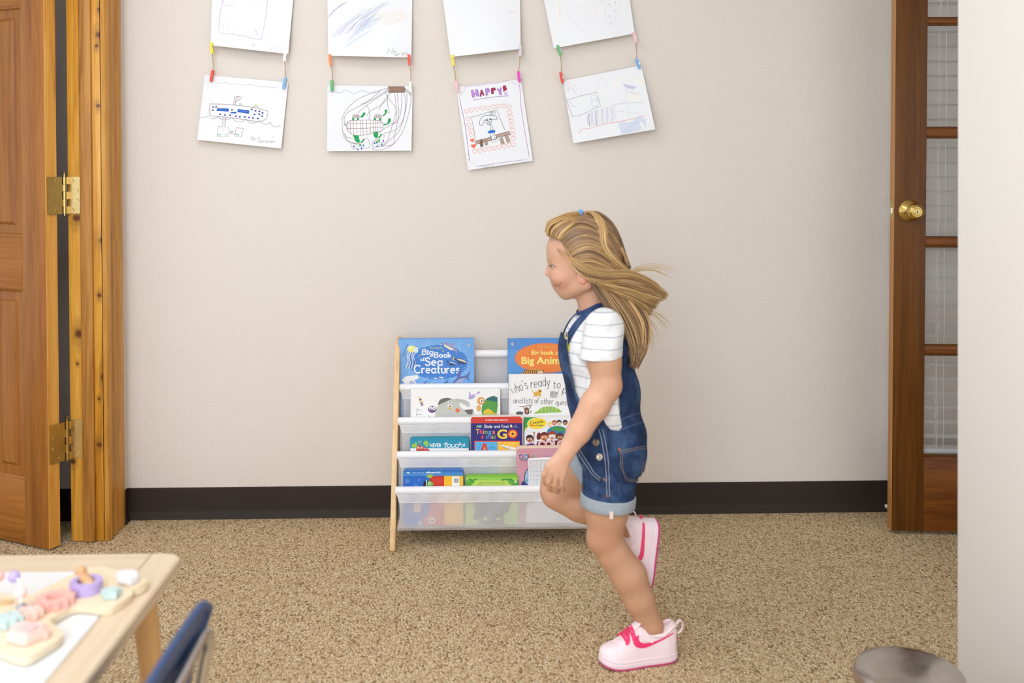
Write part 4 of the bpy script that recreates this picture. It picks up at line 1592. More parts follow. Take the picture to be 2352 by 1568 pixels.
for i in range(1, 5):
    yf, zf = rods[i]
    yb_, zb2 = rods[i - 1]
    depth = 0.128
    z0 = zf - depth
    zbot.append(z0)
    x0_, x1_ = xl1 + .004, xr0 - .004
    hemz = zf - 0.034

    def front(u, v, yf=yf, zf=zf, z0=z0):
        z = zf - 0.008 - (zf - 0.008 - z0 - .012) * v
        x = x0_ + (x1_ - x0_) * u
        pull = .010 * math.exp(-u * 14) * math.sin(v * PI)
        wv = .0022 * math.sin(u * 23 + v * 3 + i) * v + .0014 * math.sin(u * 61 + v * 9) * (1 - v)
        return Vector((x + pull, yf - 0.0115 + .010 * v + wv, z))
    top = MB()
    vh = (zf - 0.008 - hemz) / (zf - 0.008 - z0 - .012)
    top.grid(lambda u, v: front(u, v * vh) + Vector((0, -.0006, 0)), 60, 4)
    top.build('sling_hem', M_hem, shelf, smooth=60)
    body = MB()
    body.grid(lambda u, v: front(u, vh + v * (1 - vh)), 60, 10)
    # rounded bottom and back panel up to the rod behind
    pts = [(yf - .0015, z0 + .012), (yf + .003, z0 + .004), (yf + .012, z0), (yf + .034, z0), (yf + .046, z0 + .006), (yf + .052, z0 + .02), (yb_ + .010, zb2 - .03), (yb_ + .0125, zb2)]
    body.grid(lambda u, v: Vector((x0_ + (x1_ - x0_) * u, *[pts[min(int(v * 7 + .001), 7)][k_] for k_ in (0, 1)])), 12, 7)
    body.build('sling', M_sling, shelf, smooth=60)
    st = MB()
    st.tube([front(j / 90, vh) + Vector((0, -.0014, 0)) for j in range(91)], .0007, 4)
    st.build('seam', M_rod, shelf)

# ------------------------------------------------------------------ books
M_pages = NT('page_block')
v = M_pages.coord()
M_pages.base(M_pages.mix(M_pages.noise(M_pages.coord(scale=(1, 1, 1)), 300, 2), lin((214, 206, 190)), lin((240, 234, 222))), 0.8)
M_pages = M_pages.mat


class Cover:
    def __init__(self, tier, px0, px1, pytop, lean=None, ahead=0.004, sit=0.016, name='picture_book', label='', thick=0.012, col=(240, 240, 240), board=False, skew=0.0, edge=None, grp=True):
        yf, zf = rods[tier]
        yb_, zb2 = rods[tier - 1]
        if lean is None:
            lean = (yb_ - 0.0140 - thick - (yf + ahead + 0.006)) / (zb2 - zbot[tier - 1] - sit)
        th = math.atan(lean)
        self.P = Vector((0, yf + ahead + 0.006, zbot[tier - 1] + sit))
        self.n = Vector((0, -math.cos(th), math.sin(th)))
        self.v = Vector((0, math.sin(th), math.cos(th)))
        p0 = on_plane(px0, pytop, self.P, self.n)
        p1 = on_plane(px1, pytop, self.P, self.n)
        self.O = Vector((p0.x, self.P.y, self.P.z))
        self.W = p1.x - p0.x
        self.H = (p0 - self.P).dot(self.v)
        self.px0, self.px1, self.py0 = px0, px1, pytop
        b = on_plane(px0, pytop, self.P, self.n)
        # picture row of the bottom edge
        self.pyb = pytop + (self.H) * F / (b.y) * 1.0
        self.root = empty(name, self.O)
        tag(self.root, label, 'book', 'picture books in the sling shelf' if grp else None)
        u = Vector((1, 0, 0))
        M = Matrix(((u.x, self.n.x, self.v.x, self.O.x), (u.y, self.n.y, self.v.y, self.O.y), (u.z, self.n.z, self.v.z, self.O.z), (0, 0, 0, 1)))
        self.Mx = M
        cm = flat('cover_board', col, 0.4, 0, 0.02)
        em = flat('cover_edge', edge, 0.45, 0, 0.03) if edge else cm
        W, H, t = self.W, self.H, thick

        def slab(m, y0, y1, r, ins=0.0):
            pts = []
            if r > 0:
                for (cx, cz, a0) in ((W - ins - r, H - ins - r, 0), (ins + r, H - ins - r, 90), (ins + r, ins + r, 180), (W - ins - r, ins + r, 270)):
                    for j in range(5):
                        w_ = math.radians(a0 + 90 * j / 4)
                        pts.append((cx + r * math.cos(w_), cz + r * math.sin(w_)))
            else:
                pts = [(W - ins, H - ins), (ins, H - ins), (ins, ins), (W - ins, ins)]
            m.prism([M @ Vector((x, y0, z)) for x, z in pts], self.n * (y1 - y0))
        c_ = MB()
        r = 0.008 if board else 0.001
        slab(c_, -0.0022, 0.0, r)
        slab(c_, -t, -t + 0.0022, r)
        if not board:
            c_.prism([M @ Vector(q) for q in ((0, -t, 0), (0.0022, -t, 0), (0.0022, -t, H), (0, -t, H))], self.n * t)
        c_.build('cover', em if board else cm, self.root, smooth=None)
        pg = MB()
        slab(pg, -t + 0.0023, -0.0023, r * .8, 0.0 if board else 0.004)
        pg.build('page_block', em if board else M_pages, self.root, smooth=None)

    def M(self, px, py, off):
        p = on_plane(px, py, self.P, self.n)
        x = (p - self.O)
        if x.x < -.0005 or x.x > self.W + .0005 or x.dot(self.v) > self.H + .0005 or x.dot(self.v) < .001:
            x.x = min(max(x.x, 0.0), self.W)
            vv = min(max(x.dot(self.v), .001), self.H)
            p = self.O + Vector((1, 0, 0)) * x.x + self.v * vv
        return p + self.n * (off + 0.0001)

    def art(self, a, ml=None):
        a.build('cover_print', self.M, PRINT, self.root, eps=0.00005, base=0.0002, maxlen=ml)


def fish(a, x, y, L, c, c2, rot=0):
    r = math.radians(rot)

    def q(u, t):
        return (x + (u * math.cos(r) - t * math.sin(r)) * L, y + (u * math.sin(r) + t * math.cos(r)) * L)
    a.poly([q(-.5, 0), q(-.25, -.16), (q(.1, -.17)), q(.36, -.03), q(.5, -.16), q(.46, 0), q(.5, .14), q(.36, .03), q(.1, .14), q(-.25, .13)], c)
    a.poly([q(-.48, .01), q(-.2, .02), q(.3, .0), q(.1, .11), q(-.25, .11)], c2)
    a.poly([q(-.1, -.15), q(.05, -.3), q(.15, -.15)], c)
    a.ell(*q(-.33, -.03), .025 * L, .025 * L, (20, 24, 40), 0, 10)


# --- sea creatures: zoom frame (870, 750) x 4.9
S49 = 4.9
b = Cover(1, 915, 1089, 778, label='large blue picture book of sea creatures at the top left of the shelf', thick=.018, col=(98, 152, 216))
a = Art().zoom(870, 750, S49)
a.rect(215, 137, 1081, 1560, (112, 166, 224))
for i in range(9):
    a.poly([(230 + i * 90, 150 + i * 8), (330 + i * 85, 150), (300 + i * 90, 640), (240 + i * 80, 640)], (122, 174, 228) if i % 2 else (116, 170, 226))
a.line([(240, 150), (246, 1500)], 1.0, (150, 192, 236))
a.ell(670, 400, 332, 196, (62, 126, 204), 0, 48)
for i in range(70):
    w_ = rp.uniform(0, 2 * PI)
    a.ell(670 + 350 * math.cos(w_) * rp.uniform(.86, 1.08), 400 + 205 * math.sin(w_) * rp.uniform(.86, 1.08), 4, 4, (214, 232, 248), 0, 7)
CW = (246, 248, 250)
a.text('The Usborne', 568, 248, 22, (212, 216, 120), 155, .004)
for (t, x, y, h, w_, s_) in (('Big', 490, 312, 56, 118, 2.3), ('Book', 628, 344, 52, 182, 2.2), ('of', 470, 382, 34, 44, 1.5), ('Sea', 524, 434, 84, 188, 2.9), ('Creatures', 402, 520, 86, 505, 2.9)):
    # lettering with little slab feet
    a.script(t, x, y, h, CW, s_, width=w_, serif=2.4, gap=.2)
a.ell(370, 250, 52, 38, (232, 226, 130))
a.ell(420, 262, 26, 34, (206, 226, 226))
a.ell(355, 235, 20, 14, (248, 240, 190))
for i in range(12):
    x = 318 + i * 9
    a.line([(x, 285), (x - 16 + 6 * math.sin(i), 340), (x + 6 * math.cos(i * 2), 400), (x - 34 + i * 2, 470)], .8, (232, 240, 248) if i % 3 else (60, 84, 140), 4)
for i in range(10):
    a.line([(265 + i * 6, 330 - i * 14), (275 + i * 6, 322 - i * 14)], 1.4, (40, 56, 100))
fish(a, 800, 230, 200, (150, 150, 186), (236, 232, 196), 30)
a.line([(700, 180), (735, 205)], 1.4, (60, 60, 100))
fish(a, 920, 385, 170, (60, 74, 120), (234, 226, 180), 200)
a.line([(845, 340), (838, 378)], 2.2, (232, 200, 70))
fish(a, 820, 410, 120, (44, 60, 110), (200, 214, 232), 200)
a.poly([(815, 645), (880, 575), (890, 510), (925, 470), (920, 560), (990, 545), (1035, 490), (1010, 560), (1018, 625), (985, 575), (930, 645)], (92, 104, 160))
a.poly([(838, 645), (900, 590), (980, 572), (930, 645)], (160, 172, 206))
a.poly([(258, 600), (300, 560), (380, 548), (440, 545), (452, 580), (400, 600), (430, 645), (290, 645), (280, 620)], (234, 234, 232))
a.poly([(340, 645), (350, 610), (380, 606), (420, 645)], (170, 178, 196))
a.poly([(480, 645), (552, 600), (520, 645)], (86, 98, 150))
a.poly([(718, 645), (785, 595), (765, 645)], (86, 98, 150))
for (x, y) in ((640, 580), (705, 568)):
    fish(a, x, y, 55, (236, 240, 244), (70, 84, 130), 180)
for (x, y, c_) in ((728, 272, (240, 200, 70)), (462, 328, (232, 200, 90)), (600, 630, (226, 216, 130))):
    a.line([(x - 12, y + 5), (x + 12, y - 5)], 1.6, c_)
a.ell(1012, 208, 9, 15, (236, 214, 196))
a.ell(1010, 206, 4, 8, (206, 90, 70))
# lower half, glimpsed through the sheer pocket
fish(a, 640, 860, 420, (70, 84, 140), (214, 224, 236), 8)
fish(a, 520, 1150, 300, (40, 90, 150), (236, 226, 170), -12)
b.art(a, 40)

# --- big animals
b = Cover(1, 1166, 1338, 778, label='large blue picture book of animals with an orange oval, top right of the shelf', thick=.018, col=(86, 148, 212))
a = Art().zoom(870, 750, S49)
a.rect(1453, 137, 2300, 1560, (92, 152, 214))
a.rect(1453, 137, 2300, 260, (84, 142, 208))
a.ell(1885, 352, 348, 166, (238, 132, 62), 0, 48)
for i in range(60):
    w_ = 2 * PI * i / 60
    a.line([(1885 + 346 * math.cos(w_), 352 + 164 * math.sin(w_)), (1885 + 360 * math.cos(w_ + .02), 352 + 174 * math.sin(w_ + .02))], 1.6, (228, 112, 52))
a.ell(1504, 193, 12, 17, (236, 220, 204))
a.ell(1502, 191, 5, 9, (200, 90, 72))
a.text('The Usborne', 1788, 238, 24, (214, 186, 88), 205, .006)
YB = (250, 232, 128)
a.text('Big book of', 1718, 314, 48, YB, 330, .02)
a.text('Big Animals', 1606, 418, 76, YB, 560, .028)
a.poly([(1605, 530), (1640, 492), (1740, 476), (1850, 486), (1862, 530)], (222, 160, 74), 0)
for i in range(10):
    a.line([(1630 + i * 24, 528), (1636 + i * 24, 500), (1650 + i * 22, 484)], 1.6, (70, 44, 26), 3)
a.ell(1818, 515, 30, 20, (238, 226, 200))
a.ell(1812, 512, 5, 5, (30, 24, 20))
a.poly([(1500, 1200), (1560, 800), (1900, 700), (2200, 820), (2280, 1300)], (216, 150, 66))
b.art(a, 60)

# --- elephant board book lying sideways
b = Cover(2, 943, 1149, 893, label='white board book with a grey elephant cover on the second tier at left', thick=.016, col=(243, 241, 240), board=True, name='board_book')
a = Art().zoom(870, 750, S49)
a.line([(362, 722), (364, 1300)], .9, (222, 218, 216))
a.line([(1340, 716), (1342, 1300)], .9, (214, 210, 208))
a.poly([(640, 1500), (635, 980), (660, 900), (720, 850), (800, 815), (900, 812), (985, 830), (1028, 870), (1018, 905), (985, 895), (940, 870), (905, 860), (925, 910), (975, 935), (1062, 930), (1075, 1060), (1060, 1500)], (196, 198, 190), 2)
a.poly([(664, 880), (690, 820), (760, 800), (822, 812), (760, 840), (700, 868)], (110, 108, 100), 2)
a.poly([(960, 935), (1060, 930), (1050, 990), (1000, 985)], (104, 100, 96))
a.poly([(905, 860), (940, 858), (925, 905)], (244, 240, 236))
a.ell(798, 842, 20, 12, (240, 240, 236))
a.ell(800, 843, 7, 7, (40, 36, 36))
a.ell(798, 895, 24, 18, (240, 240, 236))
a.ell(800, 896, 9, 9, (40, 36, 36))
a.ell(798, 918, 28, 12, (226, 186, 110))
a.ell(887, 942, 25, 25, (228, 116, 72))
for i in range(7):
    a.line([(880 + i * 20, 806 + i * 5), (874 + i * 21, 832 + i * 6)], .7, (120, 118, 112))
a.ell(1050, 790, 44, 22, (184, 168, 214), -30)
a.ell(1025, 762, 8, 26, (168, 148, 204), 0)
a.ell(1120, 745, 26, 9, (172, 154, 208), -35)
a.ell(1022, 800, 3, 3, (60, 50, 80))
a.poly([(1165, 1000), (1160, 900), (1190, 830), (1260, 785), (1330, 795), (1328, 975), (1250, 1010)], (86, 156, 70), 2)
a.poly([(1200, 820), (1262, 785), (1335, 792), (1335, 850)], (44, 104, 110))
a.poly([(1170, 970), (1230, 920), (1300, 975), (1240, 1005)], (226, 196, 60), 2)
a.poly([(1160, 990), (1180, 1400), (1320, 1400), (1328, 970)], (210, 196, 80))
a.ell(1150, 835, 44, 44, (222, 160, 90))
a.ell(1156, 835, 20, 22, (246, 242, 236))
a.ell(1158, 836, 9, 10, (40, 36, 36))
a.ell(1126, 918, 26, 36, (228, 172, 96))
a.ell(600, 930, 46, 40, (112, 80, 128))
a.ell(582, 915, 18, 18, (246, 244, 246))
a.ell(620, 920, 18, 18, (246, 244, 246))
a.ell(582, 917, 7, 7, (30, 26, 36))
a.ell(620, 922, 7, 7, (30, 26, 36))
for i in range(5):
    a.ell(460 + i * 7, 800 + i * 20, 18, 8, [(238, 206, 96), (80, 60, 90), (226, 186, 80), (96, 70, 110), (110, 80, 120)][i], -20)
a.script('XT?', 486, 1055, 60, (60, 56, 56), .8, rot=-90, width=130)
a.line([(560, 990), (572, 1030)], .9, (60, 56, 56))
a.script('p', 575, 1040, 40, (60, 56, 56), .8, rot=-90)
b.art(a, 60)

# --- who's ready to ...
b = Cover(2, 1168, 1352, 860, label="white picture book with wavy black lettering and small animals, second tier at right", thick=.014, col=(244, 242, 240))
a = Art().zoom(1150, 440, 2.8)
a.line([(62, 1185), (66, 1440)], .8, (222, 216, 214))
BK = (44, 40, 42)
for (t, x, y, h, w_, r_) in (("who's", 76, 1302, 62, 108, -22), ('ready', 196, 1262, 58, 122, -8), ('to', 336, 1262, 52, 46, 2), ('play?', 396, 1296, 54, 120, 10)):
    a.script(t, x, y, h, BK, 1.15, width=w_, rot=r_, gap=.18, slant=.1, wob=.03)
for (t, x, y, h, w_) in (('and', 80, 1360, 36, 58), ('lots', 153, 1362, 40, 52), ('of', 218, 1362, 38, 26), ('other', 256, 1366, 40, 82), ('questions', 352, 1372, 36, 150)):
    a.script(t, x, y, h, BK, .9, width=w_, gap=.16, slant=.08, wob=.02)
a.ell(235, 1298, 24, 14, (226, 176, 66), -12)
a.ell(250, 1282, 13, 13, (230, 180, 70))
a.ell(254, 1284, 5, 5, (60, 40, 20))
for (x, y, x1, y1) in ((222, 1308, 208, 1318), (232, 1308, 224, 1320), (244, 1306, 254, 1318), (250, 1302, 262, 1312)):
    a.line([(x, y), (x1, y1)], 2.2, (222, 168, 60))
a.line([(214, 1294), (204, 1284), (210, 1274)], 1.2, (222, 168, 60), 3)
a.ell(342, 1302, 26, 20, (190, 190, 186))
a.ell(330, 1296, 12, 15, (176, 176, 174))
a.line([(354, 1296), (368, 1290), (371, 1274)], 2.2, (190, 190, 186), 3)
for x in (322, 334, 346, 358):
    a.line([(x, 1310), (x - 2, 1327)], 2.6, (186, 186, 182))
a.line([(120, 1382), (160, 1378), (205, 1370)], 1.6, (140, 104, 70), 3)
a.ell(168, 1412, 16, 20, (112, 74, 60))
a.ell(166, 1396, 11, 10, (120, 80, 64))
a.ell(168, 1412, 8, 10, (206, 150, 130))
a.line([(156, 1400), (146, 1386)], 1.8, (112, 74, 60))
a.line([(178, 1400), (196, 1376)], 1.8, (112, 74, 60))
a.line([(172, 1428), (192, 1420), (196, 1404)], 1.4, (112, 74, 60), 3)
a.poly([(216, 1426), (240, 1408), (260, 1390), (300, 1380), (350, 1386), (396, 1416), (330, 1420)], (150, 190, 80), 2)
for i in range(9):
    a.line([(266 + i * 11, 1386 - (4 - abs(i - 4)) * 1.2), (264 + i * 11, 1412)], 1.4, (96, 170, 190) if i % 2 else (210, 216, 90))
a.ell(122, 1424, 24, 12, (96, 92, 96))
a.line([(110, 1420), (120, 1428)], 1, (40, 40, 44))
b.art(a, 60)

# --- never touch a ...
b = Cover(3, 942, 1077, 1004, label='teal board book with white lettering on the third tier at left', thick=.014, col=(22, 140, 168), board=True, name='board_book')
a = Art().zoom(870, 980, 4.4377)
a.rect(322, 128, 916, 218, (26, 146, 176))
a.rect(322, 218, 916, 1000, (240, 240, 238))
a.text('NEVER', 520, 206, 38, CW, 118, .012)
a.line([(655, 178), (690, 160), (702, 176)], 1.0, CW, 3)
a.script('touch', 662, 208, 54, CW, 1.5, width=182, slant=.25, gap=.05)
a.text('A', 858, 198, 34, CW, 24, .012)
a.poly([(335, 190), (345, 172), (365, 178), (372, 155), (388, 158), (386, 182), (396, 200), (380, 214), (362, 206), (345, 212)], (150, 196, 60), 2)
a.poly([(455, 165), (470, 142), (492, 144), (512, 165), (500, 176), (508, 196), (488, 202), (470, 186)], (150, 196, 60), 2)
a.line([(405, 145), (415, 160), (432, 142)], 1.6, (196, 200, 60), 3)
a.poly([(384, 252), (388, 205), (405, 190), (412, 172), (428, 196), (446, 198), (460, 205), (452, 252)], (206, 74, 50), 2)
a.ell(405, 212, 10, 9, (244, 240, 230))
a.ell(436, 214, 10, 9, (244, 240, 230))
a.ell(406, 213, 4, 4, (30, 24, 24))
a.ell(437, 215, 4, 4, (30, 24, 24))
a.ell(485, 245, 34, 26, (196, 50, 60))
a.ell(485, 245, 20, 15, (226, 110, 100))
a.ell(485, 245, 9, 7, (196, 50, 60))
for (x, c_) in ((605, (230, 140, 120)), (660, (206, 60, 50)), (724, (120, 180, 80)), (840, (220, 120, 70)), (890, (196, 50, 60))):
    a.poly([(x - 18, 244), (x + 18, 240), (x + 20, 330), (x - 18, 330)], c_)
a.poly([(350, 420), (480, 330), (620, 360), (700, 480), (560, 620), (400, 560)], (206, 84, 66), 3)
b.art(a, 60)

# --- things that go
b = Cover(3, 1081, 1202, 955, label='navy and red board book with rainbow lettering in the middle of the third tier', thick=.016, col=(236, 226, 214), board=True, name='board_book')
a = Art().zoom(870, 750, S49)
a.poly([(1036, 1800), (1036, 1045), (1050, 1018), (1590, 1010), (1616, 1035), (1620, 1800)], (42, 38, 120))
a.poly([(1036, 1086), (1036, 1040), (1052, 1016), (1588, 1010), (1616, 1036), (1617, 1084)], (212, 62, 52))
a.text('SCHOLASTIC', 1232, 1058, 17, (246, 232, 226), 220, .02)
a.poly([(1202, 1044), (1222, 1046), (1222, 1058), (1202, 1056)], (246, 232, 226))
a.script('Slide', 1186, 1138, 34, CW, 1.0, width=92, gap=.16)
a.script('and', 1298, 1138, 34, CW, 1.0, width=64, gap=.16)
a.script('Find'.replace('F', 'f'), 1380, 1138, 34, CW, 1.0, width=76, gap=.16)
a.ell(1135, 1122, 26, 14, (120, 190, 180))
a.poly([(1108, 1110), (1096, 1136), (1118, 1124)], (230, 200, 80))
a.ell(1490, 1122, 14, 12, (236, 214, 140))
a.ell(1488, 1108, 8, 8, (240, 236, 230))
a.line([(1505, 1126), (1540, 1130), (1548, 1112), (1530, 1106), (1534, 1128), (1572, 1130)], .7, (196, 190, 226), 3)
for (t, x, y, h, w_, c_) in (('T', 1092, 1206, 52, 42, (238, 190, 60)), ('h', 1138, 1206, 50, 28, (230, 80, 130)), ('i', 1174, 1206, 50, 10, (240, 150, 60)), ('n', 1192, 1206, 50, 32, (130, 190, 80)), ('g', 1232, 1206, 50, 34, (80, 170, 220)), ('s', 1276, 1206, 50, 34, (236, 120, 70))):
    a.text(t, x, y, h, c_, w_, .022)
for (t, x, y, h, w_, c_) in (('t', 1206, 1258, 44, 20, (110, 180, 220)), ('h', 1232, 1258, 44, 26, (96, 130, 210)), ('a', 1266, 1258, 44, 26, (226, 190, 70)), ('t', 1298, 1258, 44, 20, (120, 190, 90))):
    a.text(t, x, y, h, c_, w_, .02)
st_ = []
for i in range(10):
    w_ = -PI / 2 + i * PI / 5
    r_ = 24 if i % 2 == 0 else 10
    st_.append((1166 + r_ * math.cos(w_), 1242 + r_ * math.sin(w_)))
a.poly(st_, (230, 70, 60))
a.text('G', 1332, 1256, 96, (248, 210, 60), 112, .03)
a.ell(1508, 1206, 56, 52, (226, 74, 60))
a.ell(1508, 1206, 38, 35, (248, 196, 60))
a.ell(1508, 1206, 20, 18, (236, 110, 60))
a.ell(1508, 1206, 10, 10, (42, 30, 80))
a.rect(1076, 1284, 1590, 1700, (230, 84, 60))
a.rect(1086, 1294, 1334, 1680, (86, 178, 226))
a.rect(1338, 1294, 1584, 1680, (248, 196, 64))
a.zoom(870, 980, 4.4377)
a.poly([(1040, 250), (1062, 168), (1092, 168), (1116, 250), (1092, 250), (1084, 222), (1070, 222), (1062, 250)], (222, 60, 52))
a.poly([(1070, 228), (1078, 200), (1088, 228)], (248, 206, 90))
a.text('is for', 1122, 216, 13, (40, 60, 110), 62, .004)
a.poly([(1238, 178), (1290, 192), (1400, 214), (1402, 232), (1300, 218), (1240, 190)], (244, 244, 246), 0)
a.poly([(1290, 208), (1340, 236), (1362, 236), (1330, 206)], (206, 210, 220))
a.poly([(1236, 178), (1244, 170), (1262, 186)], (60, 80, 140))
a.line([(1260, 198), (1310, 224)], 1.2, (60, 70, 110))
a.line([(1330, 176), (1350, 178), (1372, 166), (1385, 180)], .8, (250, 228, 170), 3)
b.art(a, 60)

# --- crayons colouring book
b = Cover(3, 1204, 1345, 957, label='white colouring book with a yellow oval badge and cartoon children, third tier at right', thick=.008, col=(240, 236, 226), name='colouring_book')
a = Art().zoom(1200, 980, 7.125)
a.zoom(870, 750, S49)
a.rect(1632, 1018, 2400, 1800, (238, 238, 242))
a.poly([(1632, 1018), (1780, 1018), (1636, 1180)], (54, 160, 74))
a.poly([(1632, 1018), (1690, 1018), (1634, 1110)], (46, 140, 66))
a.line([(1640, 1165), (1680, 1120)], 2.4, (250, 206, 60))
a.ell(1782, 1088, 112, 66, (252, 252, 250), -4, 36)
a.ell(1782, 1088, 108, 62, (248, 216, 50), -4, 36)
a.text('Crayola', 1704, 1102, 32, (30, 60, 40), 150, .012, 0, -10)
for i, c_ in enumerate(((196, 60, 60), (220, 120, 50), (120, 160, 60), (50, 120, 150))):
    a.line([(1700 + i * 36, 1106 + i * 3), (1740 + i * 36, 1116 - i * 3)], 2.0, c_)
a.ell(2010, 1190, 120, 74, (40, 130, 180), 0, 30)
a.poly([(1930, 1150), (1990, 1120), (2060, 1130), (2110, 1160), (2040, 1180), (1980, 1170)], (70, 150, 80), 2)


def face(x, y, r, skin, hair, glasses=False, bun=False):
    if bun:
        a.ell(x - r * 1.1, y - r * .1, r * .4, r * .8, hair, 20)
    a.ell(x, y - r * .25, r * 1.1, r * 1.05, hair)
    a.ell(x, y + r * .08, r * .88, r * .92, skin)
    a.poly([(x - r * .95, y - r * .3), (x - r * .5, y - r * 1.05), (x + r * .5, y - r * 1.05), (x + r * .95, y - r * .3), (x + r * .2, y - r * .5)], hair)
    for s_ in (-1, 1):
        if glasses:
            a.ell(x + s_ * r * .4, y + r * .0, r * .34, r * .34, (240, 240, 240))
        a.ell(x + s_ * r * .36, y + r * .0, r * .16, r * .2, (250, 250, 250))
        a.ell(x + s_ * r * .34, y + r * .02, r * .08, r * .11, (30, 24, 24))
    a.line([(x - r * .35, y + r * .42), (x, y + r * .6), (x + r * .35, y + r * .42)], max(.6, r * .03), (130, 50, 46), 3)


for (x, y, s_, h_) in ((1926, 1106, (248, 220, 190), (240, 214, 120)), (1975, 1085, (222, 160, 120), (196, 90, 60)), (2028, 1082, (240, 206, 176), (40, 34, 36)), (2098, 1082, (170, 112, 76), (60, 40, 34))):
    face(x, y, 26, s_, h_)
a.zoom(1200, 980, 7.125)
face(118, 200, 56, (186, 128, 92), (44, 34, 34))
a.line([(178, 250), (188, 180), (190, 100)], 2.6, (186, 128, 92), 3)
a.ell(190, 96, 18, 16, (186, 128, 92))
face(356, 168, 66, (216, 146, 96), (120, 36, 30), bun=True)
a.ell(262, 150, 30, 62, (112, 32, 28), 12)
face(484, 150, 66, (242, 198, 168), (160, 62, 40), glasses=True)
face(612, 170, 58, (170, 104, 66), (92, 52, 36))
a.poly([(60, 330), (60, 290), (150, 262), (200, 280), (200, 330)], (120, 60, 140))
a.poly([(226, 310), (240, 240), (330, 222), (470, 220), (660, 222), (700, 330), (240, 340)], (112, 40, 40))
a.text('COLORS', 250, 330, 100, (248, 236, 236), 620, .06)
a.text('COLORS', 250, 330, 100, (236, 170, 176), 620, .0)
b.art(a, 60)

# --- blue shark touch book
b = Cover(4, 926, 1064, 1080, label='blue, red and yellow board book at the left of the lowest tier', thick=.022, col=(44, 112, 190), board=True, name='board_book')
a = Art().zoom(870, 980, 4.4377)
a.rect(252, 462, 858, 505, (70, 140, 206))
a.rect(252, 500, 520, 1060, (38, 104, 196))
a.rect(520, 500, 668, 1060, (196, 46, 40))
a.rect(666, 498, 860, 1060, (242, 190, 50))
a.text('don\'t touch the', 345, 470, 9, (226, 236, 246), 118, .004)
a.text('shark!', 480, 471, 16, CW, 150, .03)
a.poly([(280, 465), (300, 458), (318, 468), (300, 474)], CW)
a.ell(520, 502, 30, 20, (150, 190, 60))
a.ell(600, 552, 66, 40, (206, 60, 46))
a.poly([(452, 600), (460, 545), (480, 560), (500, 535), (505, 600)], (20, 22, 26))
a.poly([(495, 600), (498, 548), (545, 560), (560, 585), (530, 606)], (120, 190, 60))
a.ell(520, 578, 14, 12, (240, 240, 236))
a.ell(522, 579, 7, 7, (16, 16, 20))
a.line([(488, 540), (486, 604)], 1.6, (246, 246, 246))
for (x, y, r_) in ((290, 550, 24), (410, 540, 14), (375, 596, 22)):
    a.ell(x, y, r_, r_, (80, 136, 206))
a.rect(745, 505, 822, 606, (240, 240, 236))
for i in range(12):
    a.rect(768 + i * 4, 525, 768 + i * 4 + 2 * (1 + (i % 3 == 0)) * .8, 570, (60, 60, 64))
a.ell(560, 960, 110, 90, (206, 58, 46))
a.ell(540, 950, 34, 36, (240, 236, 230))
a.ell(545, 955, 14, 14, (30, 26, 26))
a.poly([(470, 920), (480, 890), (500, 920)], (40, 34, 34))
a.poly([(620, 920), (650, 890), (645, 940)], (40, 34, 34))
a.rect(360, 760, 430, 870, (236, 190, 150))
a.poly([(400, 990), (420, 960), (450, 985), (430, 1010)], (236, 226, 210))
b.art(a, 60)

# --- green touchy-feely book
b = Cover(4, 1069, 1190, 1091, label='bright green board book in the middle of the lowest tier', thick=.016, col=(126, 190, 62), board=True, name='board_book')
a = Art().zoom(870, 980, 4.4377)
a.rect(888, 540, 1418, 1060, (190, 216, 96))
a.rect(888, 512, 1418, 545, (150, 204, 80))
a.poly([(888, 545), (960, 545), (985, 560), (930, 600), (888, 620)], (90, 170, 60))
a.poly([(1418, 545), (1330, 545), (1310, 560), (1370, 600), (1418, 620)], (90, 170, 60))
for (x, y) in ((940, 540), (980, 538), (1270, 538), (1310, 538), (1350, 538)):
    a.ell(x, y, 26, 9, (70, 150, 56), rp.uniform(-30, 30))
a.text('Usborne touchy-feely books', 1018, 575, 15, (66, 120, 60), 270, .002)
a.text('That\'s not my', 1000, 606, 20, (200, 150, 70), 280, .006)
a.poly([(960, 760), (1000, 700), (1150, 690), (1300, 700), (1340, 760), (1330, 860), (1275, 900), (1270, 1060), (1030, 1060), (1020, 950), (960, 945), (975, 880)], (92, 90, 96), 3)
a.poly([(1062, 945), (1080, 922), (1110, 928), (1092, 956)], (238, 224, 90), 2)
a.poly([(1195, 950), (1200, 922), (1235, 926), (1240, 950)], (238, 224, 90), 2)
for i in range(4):
    a.line([(1310, 940 + i * 22), (1380, 938 + i * 22)], .7, (130, 160, 80))
a.ell(1393, 557, 9, 14, (236, 226, 214))
b.art(a, 60)

# --- pink book
b = Cover(4, 1186, 1338, 1024, ahead=.010, label='pink picture book with coloured title lettering on the lowest tier at right', thick=.008, col=(236, 208, 184))
a = Art().zoom(870, 980, 4.4377)
a.poly([(1404, 1000), (1404, 245), (1425, 222), (2000, 208), (2000, 1000)], (212, 154, 168))
for i in range(50):
    a.ell(rp.uniform(1420, 1980), rp.uniform(240, 620), 6, 4, (218, 162, 176), 0, 8)
a.text('NICKELODEON', 1440, 260, 12, (226, 130, 80), 128, .01)
for (t, x, y, h, w_, c_, r_) in (('D', 1436, 332, 50, 38, (64, 52, 120), -4), ('O', 1474, 330, 52, 48, (40, 120, 170), 4), ('R', 1522, 326, 52, 32, (190, 60, 60), 2), ('A', 1554, 322, 44, 34, (80, 160, 80), 6)):
    a.text(t, x, y, h, (246, 236, 230), w_, .07, 0, r_)
    a.text(t, x, y, h, c_, w_, .03, 0, r_)
a.text('EXPLORER', 1452, 347, 12, (90, 40, 70), 140, .012)
a.ell(1640, 520, 160, 150, (86, 44, 96))
